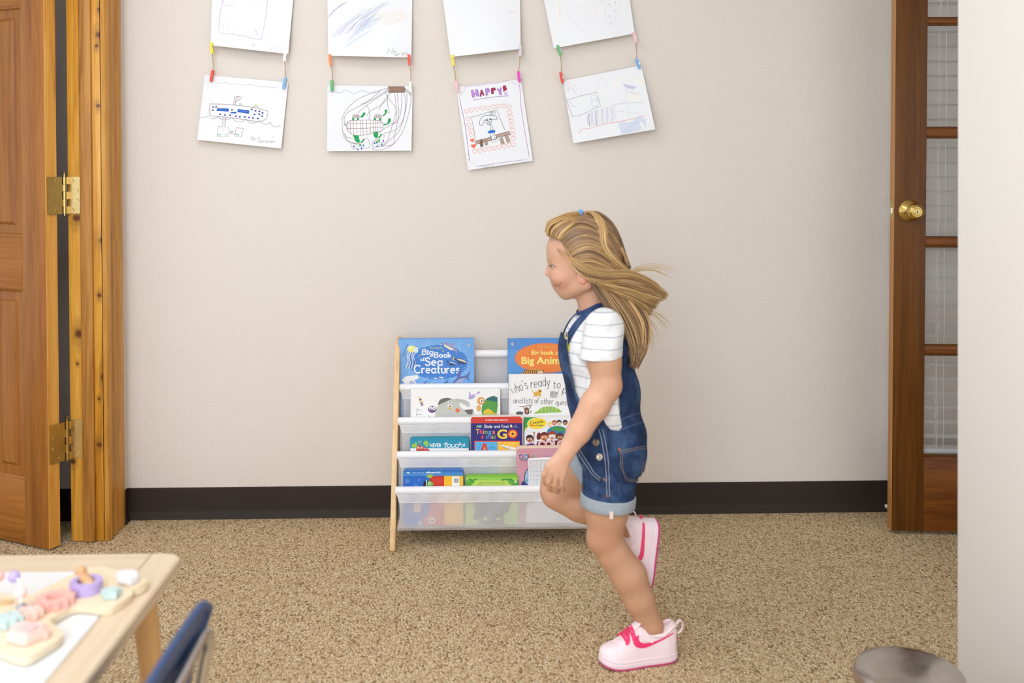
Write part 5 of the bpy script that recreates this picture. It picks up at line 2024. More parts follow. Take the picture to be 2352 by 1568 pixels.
a.ell(1640, 520, 152, 142, (160, 200, 222))
a.poly([(1455, 570), (1480, 555), (1540, 600), (1700, 620), (1600, 690), (1470, 640)], (62, 62, 140), 2)
a.line([(1490, 560), (1510, 535), (1525, 560)], 2.4, (70, 170, 160))
b.art(a, 60)

# --- mesh pouch standing in front of the pink book
M_mesh = NT('white_net')
v = M_mesh.coord()
sp = M_mesh.n('ShaderNodeSeparateXYZ')
M_mesh.link(v, sp.inputs[0])


def cell(o):
    return M_mesh.math('ABSOLUTE', M_mesh.math('SUBTRACT', M_mesh.math('FRACT', M_mesh.math('MULTIPLY', o, 240.0)), 0.5))


hole = M_mesh.math('LESS_THAN', M_mesh.math('MAXIMUM', cell(sp.outputs[0]), cell(sp.outputs[2])), 0.31)
tr = M_mesh.n('ShaderNodeBsdfTransparent')
mx = M_mesh.n('ShaderNodeMixShader')
M_mesh.base(lin((240, 240, 242)), 0.6)
M_mesh.link(M_mesh.math('MULTIPLY', hole, 0.75), mx.inputs[0])
M_mesh.link(M_mesh.b.outputs[0], mx.inputs[1])
M_mesh.link(tr.outputs[0], mx.inputs[2])
M_mesh.link(mx.outputs[0], M_mesh.t.nodes['Material Output'].inputs[0])
M_mesh = M_mesh.mat
yf, zf = rods[4]
pP = Vector((0, yf + .004, zbot[3] + .016))
pn = Vector((0, -1, .02)).normalized()
pouch = empty('net_pouch', on_plane(1290, 1215, pP, pn))
tag(pouch, 'white net pouch standing in front of the pink book, lowest tier', 'pouch')
tl = on_plane(1214, 1056, pP, pn)
trr = on_plane(1345, 1047, pP, pn)
bl = on_plane(1212, 1200, pP, pn)
br = on_plane(1345, 1200, pP, pn)


def pf(u, v, o=0.0):
    p = (tl.lerp(trr, u)).lerp(bl.lerp(br, u), v)
    return p + Vector((.003 * math.sin(v * 5) * (1 - u), -.004 * math.sin(PI * u) * math.sin(PI * min(1, v + .15)) * (1 if o == 0 else -1) + o + .0015 * math.sin(u * 9), 0))


m = MB()
m.grid(lambda u, v: pf(u, v), 20, 16)
m.grid(lambda u, v: pf(u, v, .006), 20, 16, 0, True)
m.build('net', M_mesh, pouch, smooth=60)
m = MB()
m.tube([pf(i / 20, 0) + Vector((0, .002, 0)) for i in range(21)], .0042, 8)
m.build('binding', M_rod, pouch)
m = MB()
m.tube([pf(0, i / 16) + Vector((0, .002, 0)) for i in range(17)], .0022, 6)
m.build('binding', M_rod, pouch)
# ------------------------------------------------------------------ low play table
ZT = 0.48
M_beech = wood('pale_pine_rail', (204, 178, 146), (216, 194, 166), (224, 206, 182), 0, 40, (), 0.45)
M_beechy = wood('pale_pine_rail_long', (204, 178, 146), (216, 194, 166), (224, 206, 182), 1, 40, (), 0.45)
M_leg = wood('honey_pine_leg', (186, 136, 80), (212, 164, 106), (222, 178, 124), 2, 50, (), 0.45)
M_top = flat('white_table_insert', (228, 228, 227), 0.4, 0, 0.01)
yfar = on_z(250, 1271, ZT).y
xrt = on_z(323, 1400, ZT).x
ynear = yfar - 0.80
xlf = xrt - 0.56
bw = xrt - on_z(240, 1401, ZT).x
th = 0.024
table = empty('play_table', ((xrt + xlf) / 2, (yfar + ynear) / 2, 0))
tag(table, 'low pale wooden play table with a white top at bottom left', 'table')


def rounded(x0, y0, x1, y1, r, corners):
    """corner flags in order: (x1,y1), (x0,y1), (x0,y0), (x1,y0)"""
    pts = []
    for (cx, cy, a0, px_, py_, f) in ((x1 - r, y1 - r, 0, x1, y1, corners[0]), (x0 + r, y1 - r, 90, x0, y1, corners[1]), (x0 + r, y0 + r, 180, x0, y0, corners[2]), (x1 - r, y0 + r, 270, x1, y0, corners[3])):
        if f:
            pts += [(cx + r * math.cos(math.radians(a0 + 15 * i)), cy + r * math.sin(math.radians(a0 + 15 * i))) for i in range(7)]
        else:
            pts.append((px_, py_))
    return pts


def slabz(name, pts, z0, z1, mat, parent, bev=0.0025, smooth=30):
    bm = bmesh.new()
    f_ = bm.faces.new([bm.verts.new((p[0], p[1], z0)) for p in pts])
    ex = bmesh.ops.extrude_face_region(bm, geom=[f_])
    for g_ in ex['geom']:
        if isinstance(g_, bmesh.types.BMVert):
            g_.co.z = z1
    bmesh.ops.recalc_face_normals(bm, faces=bm.faces[:])
    if bev:
        es = [e for e in bm.edges if abs(e.verts[0].co.z - e.verts[1].co.z) < 1e-6]
        bmesh.ops.bevel(bm, geom=es, offset=bev, segments=2, affect='EDGES', clamp_overlap=True)
    return MB().bm(bm).build(name, mat, parent, smooth=smooth)


R_ = 0.032
slabz('frame_rail', rounded(xrt - bw, ynear, xrt, yfar, R_, (1, 0, 0, 1)), ZT - th, ZT, M_beechy, table)
slabz('frame_rail', rounded(xlf, ynear, xlf + bw, yfar, R_, (0, 1, 1, 0)), ZT - th, ZT, M_beechy, table)
bwy = yfar - on_z(150, 1309, ZT).y
slabz('frame_rail', rounded(xlf + bw + .0006, yfar - bwy, xrt - bw - .0006, yfar, R_, (0, 0, 0, 0)), ZT - th, ZT - .0004, M_beech, table, .0015)
slabz('frame_rail', rounded(xlf + bw + .0006, ynear, xrt - bw - .0006, ynear + bwy, R_, (0, 0, 0, 0)), ZT - th, ZT - .0004, M_beech, table, .0015)
slabz('white_panel', rounded(xlf + bw + .001, ynear + bwy + .001, xrt - bw - .001, yfar - bwy - .001, R_, (0, 0, 0, 0)), ZT - .012, ZT - .0015, M_top, table, .0008)
for sx, sy in ((1, 1), (1, -1), (-1, 1), (-1, -1)):
    cx = (xrt if sx > 0 else xlf) - sx * 0.050
    cy = (yfar if sy > 0 else ynear) - sy * 0.075
    MB().tube([(cx, cy, ZT - th), (cx + sx * .012, cy + sy * .010, .30), (cx + sx * .030, cy + sy * .026, .012), (cx + sx * .031, cy + sy * .027, 0.0)], [.0215, .0195, .0160, .0145], 24).build('leg', M_leg, table)
ap = MB()
for (a_, b_) in (((xlf + .05, yfar - .085), (xrt - .05, yfar - .065)), ((xlf + .05, ynear + .065), (xrt - .05, ynear + .085))):
    ap.box((a_[0], a_[1], ZT - th - .045), (b_[0], b_[1], ZT - th + .001))
ap.build('apron', M_leg, table, smooth=None)

# ------------------------------------------------------------------ wooden busy board lying on the table
s6 = 6.271
ZB = ZT + 0.012


def tz(x, y, Z):
    return on_z(x / s6, 1270 + y / s6, Z)


M_toyw = wood('toy_pale_wood', (220, 196, 162), (230, 210, 178), (236, 220, 194), 0, 40, (), 0.5)
M_toye = flat('toy_cream_edge', (240, 230, 208), 0.5)
board = empty('busy_board', tz(800, 700, ZT))
tag(board, 'wooden busy board toy with pastel gears and shapes lying on the play table', 'toy')


def tboard(name, outl, z0, z1, mat, bev=.003):
    pts = [tz(x, y, z1) for x, y in outl]
    return slabz(name, [(p.x, p.y) for p in pts], z0, z1, mat, board, bev, 40)


def sm(pts, n=3):
    return [(q.x, q.y) for q in catmull([(a_, b_, 0) for a_, b_ in pts], n, True)]


tboard('base_plate', sm([(1250, 205), (1480, 190), (1640, 225), (1760, 250), (1980, 310), (2110, 365), (2105, 430), (1920, 490), (1880, 500), (1905, 590), (1640, 770), (1490, 795), (1250, 760), (1060, 765), (880, 860), (720, 970), (800, 1030), (890, 1120), (885, 1210), (680, 1350), (440, 1490), (300, 1500), (100, 1440), (-200, 1330), (-700, 1250), (-900, 1000), (-700, 700), (-300, 560), (0, 560), (130, 590), (250, 605), (430, 585), (600, 515), (800, 420), (1020, 310)], 3), ZT + .0004, ZB, M_toyw)
# raised swinging arm at the far right
tboard('swing_arm', sm([(1260, 205), (1480, 180), (1650, 225), (1800, 260), (1980, 300), (2115, 362), (2120, 420), (1920, 500), (1780, 440), (1600, 350), (1440, 265), (1300, 275)], 3), ZT + .0006, ZB + .003, M_toyw, .002)


def disc(name, x, y, rad, z0, z1, mat, teeth=0, hole=0.0, depth=.22, rot=0.0, bev=.002, parent=None):
    c_ = tz(x, y, z1)
    n_ = teeth * 6 if teeth else 32
    o_ = []
    for i in range(n_):
        w_ = 2 * PI * i / n_ + rot
        r_ = rad
        if teeth:
            r_ = rad * (1 - depth * (0.5 - 0.5 * max(-1, min(1, 1.6 * math.cos(w_ * teeth)))))
        o_.append((c_.x + r_ * math.cos(w_), c_.y + r_ * math.sin(w_)))
    if not hole:
        return slabz(name, o_, z0, z1, mat, parent or board, bev, 40)
    m_ = MB()
    inn = [(c_.x + hole * math.cos(2 * PI * i / n_ + rot), c_.y + hole * math.sin(2 * PI * i / n_ + rot)) for i in range(n_)]
    vs_ = [(p[0], p[1], z) for z in (z0, z1) for p in o_] + [(p[0], p[1], z) for z in (z0, z1) for p in inn]
    fs_ = []
    for i in range(n_):
        j = (i + 1) % n_
        fs_ += [(i, j, n_ + j, n_ + i), (n_ + i, n_ + j, 3 * n_ + j, 3 * n_ + i), (3 * n_ + i, 3 * n_ + j, 2 * n_ + j, 2 * n_ + i), (2 * n_ + i, 2 * n_ + j, j, i)]
    m_.add(vs_, fs_)
    return m_.build(name, mat, parent or board, smooth=40)


def pastel(name, c_):
    return flat(name, c_, 0.4, 0, 0.02)


P_lil, P_pink, P_teal, P_peach, P_rose, P_whit = pastel('lilac_paint', (188, 170, 220)), pastel('coral_pink_paint', (238, 184, 174)), pastel('pale_teal_paint', (196, 216, 214)), pastel('peach_paint', (242, 204, 190)), pastel('rose_paint', (244, 212, 202)), pastel('white_paint', (230, 228, 234))
kpx = F / (on_z(150, 1350, ZB).y)          # pixels per metre there
mm = 1 / s6 / kpx
tag(disc('ring', 1240, 390, 222 * mm, ZB, ZB + .018, P_lil, 0, 120 * mm), 'lilac ring')
# little wooden mushroom peg tilted in the ring
c0 = tz(1235, 400, ZB + .018)
c1 = c0 + Vector((-.010, .003, .017))
m_ = MB()
m_.tube([c0 + Vector((.009, -.004, -.006)), c0.lerp(c1, .6)], [.0085, .0075], 16)
m_.lathe([(.0005, .010), (.005, .0095), (.0088, .006), (.0095, .002), (.009, -.001), (.0005, -.002)], c0.lerp(c1, .75), (-.45, .2, 1), 18)
m_.build('wooden_knob', wood('warm_peg_wood', (176, 126, 82), (206, 158, 112), (220, 178, 134), 2, 60, (), .45), board)
tag(disc('gear', 790, 620, 262 * mm, ZB, ZB + .014, P_pink, 12, 118 * mm, .22), 'coral pink gear')
disc('gear_hub', 775, 640, 112 * mm, ZB - .001, ZB + .001, flat('brown_hub_wood', (178, 150, 122), .6))
tag(disc('gear', 440, 800, 175 * mm, ZB, ZB + .014, P_peach, 9, 0, .24, .3), 'peach gear')
tag(disc('gear', 130, 900, 200 * mm, ZB, ZB + .014, P_teal, 9, 0, .24, .1), 'pale teal gear')
for (x, y) in ((450, 775), (115, 880)):
    c_ = tz(x, y, ZB + .014)
    m_ = MB()
    m_.sphere(c_, .0035, 0, 12, 8, (1, 1, .6))
    m_.build('rivet', M_steel, board)
# star
st_ = []
c_ = tz(1600, 510, ZB + .014)
for i in range(10):
    w_ = PI / 2 + i * PI / 5 + .2
    r_ = (150 if i % 2 == 0 else 92) * mm
    st_.append((c_.x + r_ * math.cos(w_), c_.y + r_ * math.sin(w_)))
tag(slabz('star_block', st_, ZB, ZB + .014, P_teal, board, .002), 'pale teal star')
tboard('house_block', [(1700, 235), (1930, 225), (1990, 260), (1992, 320), (1880, 372), (1690, 330)], ZB + .003, ZB + .015, P_whit, .002)
# square frame with a clear window
fr_o = [(tz(x, y, ZB + .018).x, tz(x, y, ZB + .018).y) for x, y in ((320, 960), (680, 985), (640, 1060), (390, 1165), (310, 1175), (90, 1120), (150, 1040))]
slabz('square_block', fr_o, ZB, ZB + .018, P_rose, board, .003)
disc('round_window', 400, 1060, 120 * mm, ZB + .018, ZB + .0205, pastel('pale_rose_insert', (228, 196, 194)), bev=.001)
tboard('small_block', [(580, 1095), (690, 1060), (730, 1090), (690, 1130), (620, 1150)], ZB, ZB + .012, P_peach, .002)
# beads threaded on a bent wire
wpts = [tz(-300, 420, ZB + .05), tz(-80, 330, ZB + .045), tz(20, 330, ZB + .04), tz(150, 330, ZB + .04), tz(230, 350, ZB + .038), tz(285, 430, ZB + .034), tz(300, 560, ZB + .030), tz(300, 700, ZB + .02), tz(290, 790, ZB + .002)]
m_ = MB()
m_.tube(catmull(wpts, 6), .0018, 8)
m_.build('bead_wire', flat('white_wire', (244, 244, 246), .3), board)
for (x, y, dz, r_, mt_) in ((200, 335, .039, 82, P_lil), (295, 575, .030, 82, P_rose), (-15, 330, .041, 78, P_pink), (-150, 355, .046, 78, P_teal)):
    m_ = MB()
    m_.sphere(tz(x, y, ZB + dz), r_ * mm, 0, 20, 14)
    m_.build('bead', mt_, board)
disc('hole_disc', 85, 705, 95 * mm, ZB, ZB + .0015, flat('tan_disc', (226, 188, 136), .5), bev=.0005)
disc('bolt_cap', 310, 735, 75 * mm, ZB, ZB + .01, flat('grey_cap', (206, 208, 216), .3, .4))

# ------------------------------------------------------------------ school chair
M_navy = NT('navy_plastic')
v = M_navy.coord()
M_navy.base(M_navy.mix(M_navy.noise(v, 300, 2), lin((46, 68, 110)), lin((54, 78, 122))), 0.4)
M_navy.bump(M_navy.noise(v, 700, 2), 0.08, 0.0006)
M_navy = M_navy.mat
M_chrome = flat('chrome_tube', (206, 206, 208), 0.12, 1.0, 0.03)
ZC = 0.565
rim = [on_z(px, py, ZC) for px, py in ((480, 1367), (471.6, 1389), (457, 1416), (442.5, 1440), (425, 1466), (402, 1495), (373, 1523), (348, 1547), (333, 1568))]
# smooth arc through the traced far half, mirrored to the near half
yf_, ynr = rim[0].y, rim[-1].y
half = yf_ - (yf_ - 0.165)
ymid = yf_ - 0.165
chair = empty('school_chair', (rim[4].x - .14, ymid, 0))
tag(chair, 'navy plastic school chair with chrome legs beside the play table', 'chair')
xm = min(p.x for p in rim[3:7])
xend = rim[0].x
# lean axis: seat lies towards -x


def backx(a_):
    # a_ in -1..1 across the back (1 = far end)
    return xm + (xend - xm) * abs(a_) ** 2.2


def shell(u, w, off=0.0):
    """u across -1..1, w 0..1 from the top rim down the back, round the bend and along the seat"""
    y = ymid + 0.165 * u * (1 - .05 * max(0, w - .5))
    top = ZC - 0.030 * max(0, abs(u) - .80) ** 1.5 / .2 ** 1.5 * .6
    if w < 0.5:
        t = w / 0.5
        z = top + (0.315 - top) * t
        x = backx(u) - 0.050 * t - .010 * math.sin(PI * t)
        nx, nz = 1, .2
    elif w < 0.62:
        t = (w - .5) / .12
        an = t * PI / 2
        x = backx(u) - 0.050 - .035 * math.sin(an) * 1.0 - .004
        z = 0.315 - .03 * (1 - math.cos(an)) - .005 * t
        nx, nz = math.cos(an), -math.sin(an)
    else:
        t = (w - .62) / .38
        x = backx(u) - 0.089 - .25 * t
        z = 0.280 - .012 * math.sin(PI * t) + .012 * abs(u) ** 2 - (.02 * max(0, t - .8) / .2)
        nx, nz = 0, -1
    return Vector((x + off * nx, y, z + off * nz))


m_ = MB()
NU, NV = 24, 40
m_.grid(lambda u, v: shell(u * 2 - 1, v, -.0025), NU, NV)
m_.grid(lambda u, v: shell(u * 2 - 1, v, .0025), NU, NV, 0, True)
m_.build('seat_shell', M_navy, chair, smooth=60)
rimp = [shell(-1 + 2 * i / 24, 0) for i in range(25)] + [shell(1, j / 40) for j in range(1, 41)] + [shell(1 - 2 * i / 24, 1) for i in range(1, 25)] + [shell(-1, 1 - j / 40) for j in range(1, 40)]
m_ = MB()
m_.tube(rimp, .0062, 10, closed=True)
m_.build('rolled_rim', M_navy, chair)
# chrome frame: an arch behind the back, legs and seat rails
m_ = MB()
fa = on_z(483, 1441, .505)
ye = fa.y


def arch(s_):
    y1 = ymid + (ye - ymid) * s_
    return y1


p_ = [(fa.x - .055, arch(1) + .004, .0), (fa.x - .042, arch(1) + .002, .25), (fa.x - .012, arch(1), .44), (fa.x - .002, arch(1) - .004, .485), (fa.x - .003, arch(1) - .020, .507), (fa.x - .004, arch(.78), .507), (fa.x - .004, arch(.4), .500), (fa.x - .004, ymid, .497)]
p2 = [(x, 2 * ymid - y, z) for x, y, z in reversed(p_[:-1])]
m_.tube(catmull(p_ + p2, 8), .0095, 14)
m_.build('back_frame', M_chrome, chair)
for s_ in (1, -1):
    m_ = MB()
    yy = ymid + s_ * .135
    m_.tube(catmull([(fa.x - .045, yy, .24), (fa.x - .08, yy, .262), (fa.x - .25, yy, .262), (fa.x - .30, yy + s_ * .004, .245), (fa.x - .325, yy + s_ * .012, .10), (fa.x - .338, yy + s_ * .016, .004)], 6), .0085, 12)
    m_.build('leg', M_chrome, chair)
    m_ = MB()
    m_.lathe([(.011, 0), (.012, .003), (.012, .02), (.0095, .024)], (fa.x - .338, yy + s_ * .016, 0), (0, 0, 1), 16)
    m_.lathe([(.011, 0), (.012, .003), (.012, .02), (.0095, .024)], (fa.x - .055, ymid + s_ * (ye - ymid + .004), 0), (0, 0, 1), 16)
    m_.build('foot_glide', flat('grey_glide', (120, 122, 126), .6), chair)
for (px, py, z) in ((418, 1490, .515), (400, 1518, .515), (470, 1452, .50)):
    q_ = on_z(px, py, z)
    m_ = MB()
    cx_ = shell((q_.y - ymid) / .165, .16).x + .003
    m_.lathe([(.0055, 0), (.006, .001), (.004, .003), (.0005, .0036)], (cx_, q_.y, z), (1, 0, .2), 14)
    m_.build('rivet', M_steel, chair)

# ------------------------------------------------------------------ step bin
M_brush = NT('brushed_steel')
v = M_brush.coord()
M_brush.base(M_brush.mix(M_brush.noise(v, 60, 2), lin((176, 168, 160)), lin((196, 190, 184))), 0.24, 1.0)
M_brush.b.inputs['Anisotropic'].default_value = 0.75
tg = M_brush.n('ShaderNodeTangent', direction_type='RADIAL', axis='Z')
M_brush.link(tg.outputs[0], M_brush.b.inputs['Tangent'])
M_brush = M_brush.mat
yc = 1.76
sc_ = F / yc
ztopb = CAM_H - (1568 - 370) / sc_
cc = at_y(2088, 1568, yc)
rb = 125 / sc_
binr = empty('step_bin', (cc.x, yc, 0), (0, 0, 0))
tag(binr, 'round brushed steel step bin on the carpet at bottom right', 'bin')


def lat(name, prof, mat, n=64, s_=40):
    m_ = MB()
    m_.lathe(prof, (0, 0, 0), (0, 0, 1), n)
    return m_.build(name, mat, binr, smooth=s_, local=True)


lat('body', [(rb * .93, .022), (rb * .94, .024), (rb * .95, ztopb - .03), (rb * .95, ztopb - .028)], M_brush)
lat('base_ring', [(rb * .98, 0), (rb, .004), (rb, .02), (rb * .96, .024)], flat('black_plastic', (30, 30, 32), .5))
lat('lid', [(rb * .97, ztopb - .030), (rb, ztopb - .026), (rb, ztopb - .010), (rb * .985, ztopb - .004), (rb * .95, ztopb), (rb * .7, ztopb + .010), (rb * .4, ztopb + .016), (rb * .15, ztopb + .018), (.0006, ztopb + .0185)], M_brush, 96, 30)
m_ = MB()
m_.rbox((-.025, -rb - .035, .008), (.025, -rb + .01, .016), .003, 2)
m_.build('pedal', flat('black_pedal', (34, 34, 36), .5), binr, local=True)
# ------------------------------------------------------------------ the running girl
YG = on_z(1465, 1512, 0).y + 0.052
KK = YG / F                                     # metres per pixel in her plane


def Q(px, py, l=0.0):
    return at_y(px, py, YG + l * KK)


class Field:
    """a distance field on a regular grid; shapes are blended into it one after another"""
    def __init__(self, lo, hi, h):
        self.lo = np.array(lo, np.float32)
        self.h = h
        self.n = np.ceil((np.array(hi) - np.array(lo)) / h).astype(int) + 1
        self.f = np.full(self.n, 0.08, np.float32)
        self.ax = [self.lo[i] + h * np.arange(self.n[i], dtype=np.float32) for i in range(3)]

    def win(self, lo, hi):
        s, c = [], []
        for i in range(3):
            a_ = max(0, int((lo[i] - self.lo[i]) / self.h) - 1)
            b_ = min(self.n[i], int((hi[i] - self.lo[i]) / self.h) + 3)
            if b_ <= a_:
                return None, None
            s.append(slice(a_, b_))
            c.append(self.ax[i][a_:b_])
        return tuple(s), (c[0][:, None, None], c[1][None, :, None], c[2][None, None, :])

    def put(self, s, d, k, op, clip, X):
        if clip:
            for (pt, nr) in clip:
                d = np.maximum(d, (X[0] - pt[0]) * nr[0] + (X[1] - pt[1]) * nr[1] + (X[2] - pt[2]) * nr[2])
        a_ = self.f[s]
        if op == 'sub':
            d = -d
            if k > 0:
                h = np.clip(.5 + .5 * (d - a_) / k, 0, 1)
                self.f[s] = a_ + (d - a_) * h + k * h * (1 - h)
            else:
                self.f[s] = np.maximum(a_, d)
        else:
            if k > 0:
                h = np.clip(.5 + .5 * (a_ - d) / k, 0, 1)
                self.f[s] = a_ + (d - a_) * h - k * h * (1 - h)
            else:
                self.f[s] = np.minimum(a_, d)

    def cone(self, a_, b_, ra, rb, k=0.008, op='add', clip=None):
        a_, b_ = np.array(a_), np.array(b_)
        m_ = max(ra, rb) + k + 3 * self.h
        s, X = self.win(np.minimum(a_, b_) - m_, np.maximum(a_, b_) + m_)
        if s is None:
            return
        ab = b_ - a_
        L2 = float(ab @ ab) + 1e-12
        t = np.clip(((X[0] - a_[0]) * ab[0] + (X[1] - a_[1]) * ab[1] + (X[2] - a_[2]) * ab[2]) / L2, 0, 1)
        d = np.sqrt((X[0] - a_[0] - t * ab[0]) ** 2 + (X[1] - a_[1] - t * ab[1]) ** 2 + (X[2] - a_[2] - t * ab[2]) ** 2) - (ra + (rb - ra) * t)
        self.put(s, d.astype(np.float32), k, op, clip, X)

    def ell(self, c_, r, k=0.008, op='add', clip=None):
        c_, r = np.array(c_), np.array(r)
        m_ = r + k + 3 * self.h
        s, X = self.win(c_ - m_, c_ + m_)
        if s is None:
            return
        u = [(X[i] - c_[i]) / r[i] for i in range(3)]
        w_ = [(X[i] - c_[i]) / r[i] ** 2 for i in range(3)]
        k0 = np.sqrt(u[0] ** 2 + u[1] ** 2 + u[2] ** 2)
        k1 = np.sqrt(w_[0] ** 2 + w_[1] ** 2 + w_[2] ** 2) + 1e-6
        self.put(s, (k0 * (k0 - 1) / k1).astype(np.float32), k, op, clip, X)

    def cut_poly(self, poly, keep=True, ysel=None):
        """poly: (x, z) outline; keep only what lies inside it (or outside it)"""
        X, Z = np.meshgrid(self.ax[0], self.ax[2], indexing='ij')
        P = np.array(poly)
        best = np.full(X.shape, 1e9)
        inside = np.zeros(X.shape, bool)
        n = len(P)
        for i in range(n):
            a_, b_ = P[i], P[(i + 1) % n]
            e = b_ - a_
            wx, wz = X - a_[0], Z - a_[1]
            t = np.clip((wx * e[0] + wz * e[1]) / (e @ e + 1e-12), 0, 1)
            best = np.minimum(best, (wx - e[0] * t) ** 2 + (wz - e[1] * t) ** 2)
            c1 = (a_[1] > Z) != (b_[1] > Z)
            xi = a_[0] + (Z - a_[1]) / (b_[1] - a_[1] + 1e-12) * e[0]
            inside ^= c1 & (X < xi)
        d = np.sqrt(best) * np.where(inside, -1, 1)
        if not keep:
            d = -d
        d3 = d[:, None, :].astype(np.float32)
        if ysel is None:
            self.f = np.maximum(self.f, d3)
        else:
            m_ = ysel(self.ax[1])
            self.f[:, m_, :] = np.maximum(self.f[:, m_, :], d3)

    def mesh(self):
        f = self.f
        f[0], f[-1] = .05, .05
        f[:, 0], f[:, -1] = .05, .05
        f[:, :, 0], f[:, :, -1] = .05, .05
        s = f < 0
        cnt = np.zeros(tuple(self.n - 1), np.int8)
        off = [(a_, b_, c_) for a_ in (0, 1) for b_ in (0, 1) for c_ in (0, 1)]
        nx, ny, nz = self.n - 1
        for o in off:
            cnt += s[o[0]:o[0] + nx, o[1]:o[1] + ny, o[2]:o[2] + nz]
        cells = np.argwhere((cnt > 0) & (cnt < 8))
        idm = np.full(tuple(self.n - 1), -1, np.int32)
        idm[cells[:, 0], cells[:, 1], cells[:, 2]] = np.arange(len(cells))
        acc = np.zeros((len(cells), 3))
        num = np.zeros(len(cells))
        for i, o in enumerate(off):
            for ax_ in range(3):
                if o[ax_]:
                    continue
                o2 = list(o)
                o2[ax_] = 1
                va = f[cells[:, 0] + o[0], cells[:, 1] + o[1], cells[:, 2] + o[2]]
                vb = f[cells[:, 0] + o2[0], cells[:, 1] + o2[1], cells[:, 2] + o2[2]]
                x_ = (va < 0) != (vb < 0)
                t = np.where(x_, va / (va - vb + 1e-12), 0)
                p = np.array(o, float)[None, :].repeat(len(cells), 0)
                p[:, ax_] += t
                acc += p * x_[:, None]
                num += x_
        V = self.lo + (cells + acc / num[:, None]) * self.h
        Fc = []
        for ax_ in range(3):
            b_, c_ = (ax_ + 1) % 3, (ax_ + 2) % 3
            sl0 = [slice(1, -1)] * 3
            sl0[ax_] = slice(0, -1)
            sl1 = list(sl0)
            sl1[ax_] = slice(1, None)
            x_ = s[tuple(sl0)] != s[tuple(sl1)]
            e = np.argwhere(x_)
            e[:, b_] += 1
            e[:, c_] += 1
            ins = s[e[:, 0], e[:, 1], e[:, 2]]
            q = []
            for (db, dc) in ((-1, -1), (0, -1), (0, 0), (-1, 0)):
                g = e.copy()
                g[:, b_] += db
                g[:, c_] += dc
                q.append(idm[g[:, 0], g[:, 1], g[:, 2]])
            q = np.stack(q, 1)
            q[~ins] = q[~ins][:, ::-1]
            Fc.append(q)
        return V, np.concatenate(Fc)


def relax(V, Fc, it=2, w=0.5):
    e = np.concatenate([Fc[:, [0, 1]], Fc[:, [1, 2]], Fc[:, [2, 3]], Fc[:, [3, 0]]])
    e = np.concatenate([e, e[:, ::-1]])
    for _ in range(it):
        s = np.zeros_like(V)
        for j in range(3):
            s[:, j] = np.bincount(e[:, 0], V[e[:, 1], j], len(V))
        c_ = np.bincount(e[:, 0], minlength=len(V))
        V = V * (1 - w) + w * s / np.maximum(c_, 1)[:, None]
    return V


def np_mesh(name, V, Fc, mat, parent=None, col=None):
    me = bpy.data.meshes.new(name)
    me.vertices.add(len(V))
    me.vertices.foreach_set('co', np.ascontiguousarray(V, np.float32).ravel())
    me.loops.add(Fc.size)
    me.loops.foreach_set('vertex_index', np.ascontiguousarray(Fc, np.int32).ravel())
    me.polygons.add(len(Fc))
    me.polygons.foreach_set('loop_start', np.arange(0, Fc.size, 4, dtype=np.int32))
    me.polygons.foreach_set('loop_total', np.full(len(Fc), 4, np.int32))
    me.update(calc_edges=True)
    me.validate()
    me.polygons.foreach_set('use_smooth', [True] * len(me.polygons))
    me.materials.append(mat)
    if col is not None:
        at = me.color_attributes.new('Col', 'FLOAT_COLOR', 'POINT')
        at.data.foreach_set('color', np.ascontiguousarray(col, np.float32).ravel())
    me.update()
    return link_mesh(name, me, parent)


def bvh(V, Fc):
    return BVHTree.FromPolygons([tuple(v_) for v_ in V.tolist()], Fc.tolist())


def proj(tree):
    def M(px, py, off):
        d = ray(px, py).normalized()
        h = tree.ray_cast(CAMP, d)
        if h[0] is None:
            return None
        return h[0] + h[1] * off
    return M


def R3(a_, l, b_):
    return (a_ * KK, l * KK, b_ * KK)


Z0 = Q(1400, 1512).z
lo = Q(1215, 1540)
hi = Q(1560, 470)
GLO = (lo.x, YG - 0.165, -0.004)
GHI = (hi.x, YG + 0.155, hi.z)


def c3(B, pts, k):
    """chain of tapered segments: (px, py, l, r)"""
    for i in range(len(pts) - 1):
        p, q = pts[i], pts[i + 1]
        B.cone(Q(*p[:3]), Q(*q[:3]), p[3] * KK, q[3] * KK, k * KK)


B = Field(GLO, GHI, 0.0022)
E = lambda px, py, l, r, k=8, op='add': B.ell(Q(px, py, l), R3(*r), k * KK, op)
# trunk
E(1370, 805, 0, (74, 92, 96), 0)
E(1386, 905, 0, (74, 90, 85), 30)
E(1398, 1000, 0, (82, 98, 72), 30)
c3(B, [(1388, 748, -88, 32), (1376, 748, 88, 32)], 26)
c3(B, [(1354, 640, 0, 36), (1370, 740, 0, 37)], 14)
# head
E(1340, 578, 0, (83, 68, 84), 12)
E(1308, 624, 0, (48, 51, 60), 18)
E(1296, 574, 0, (39, 48, 42), 12)
for s_ in (-1, 1):
    E(1291, 637, 30 * s_, (24, 21, 20), 10)
    c3(B, [(1303, 668, 16 * s_, 14), (1345, 650, 46 * s_, 17)], 14)
E(1299, 672, 0, (14, 18, 15), 12)
E(1286, 652, 0, (13, 22, 15), 10)
for s_ in (-1, 1):
    E(1259, 610, 27 * s_, (9, 15, 8), 8, 'sub')
    E(1276, 611, 26 * s_, (10, 12, 9), 4)
c3(B, [(1266, 604, 0, 5), (1260, 624, 0, 6.5)], 8)
E(1258.5, 628, 0, (6.5, 7, 6), 4)
for s_ in (-1, 1):
    E(1267, 631, 7 * s_, (6, 5, 4.6), 4)
    c3(B, [(1274, 649, 0, 4.2), (1285, 650, 19 * s_, 2.4)], 3)
    c3(B, [(1278, 658.5, 0, 4.6), (1287, 656, 16 * s_, 2.6)], 3)
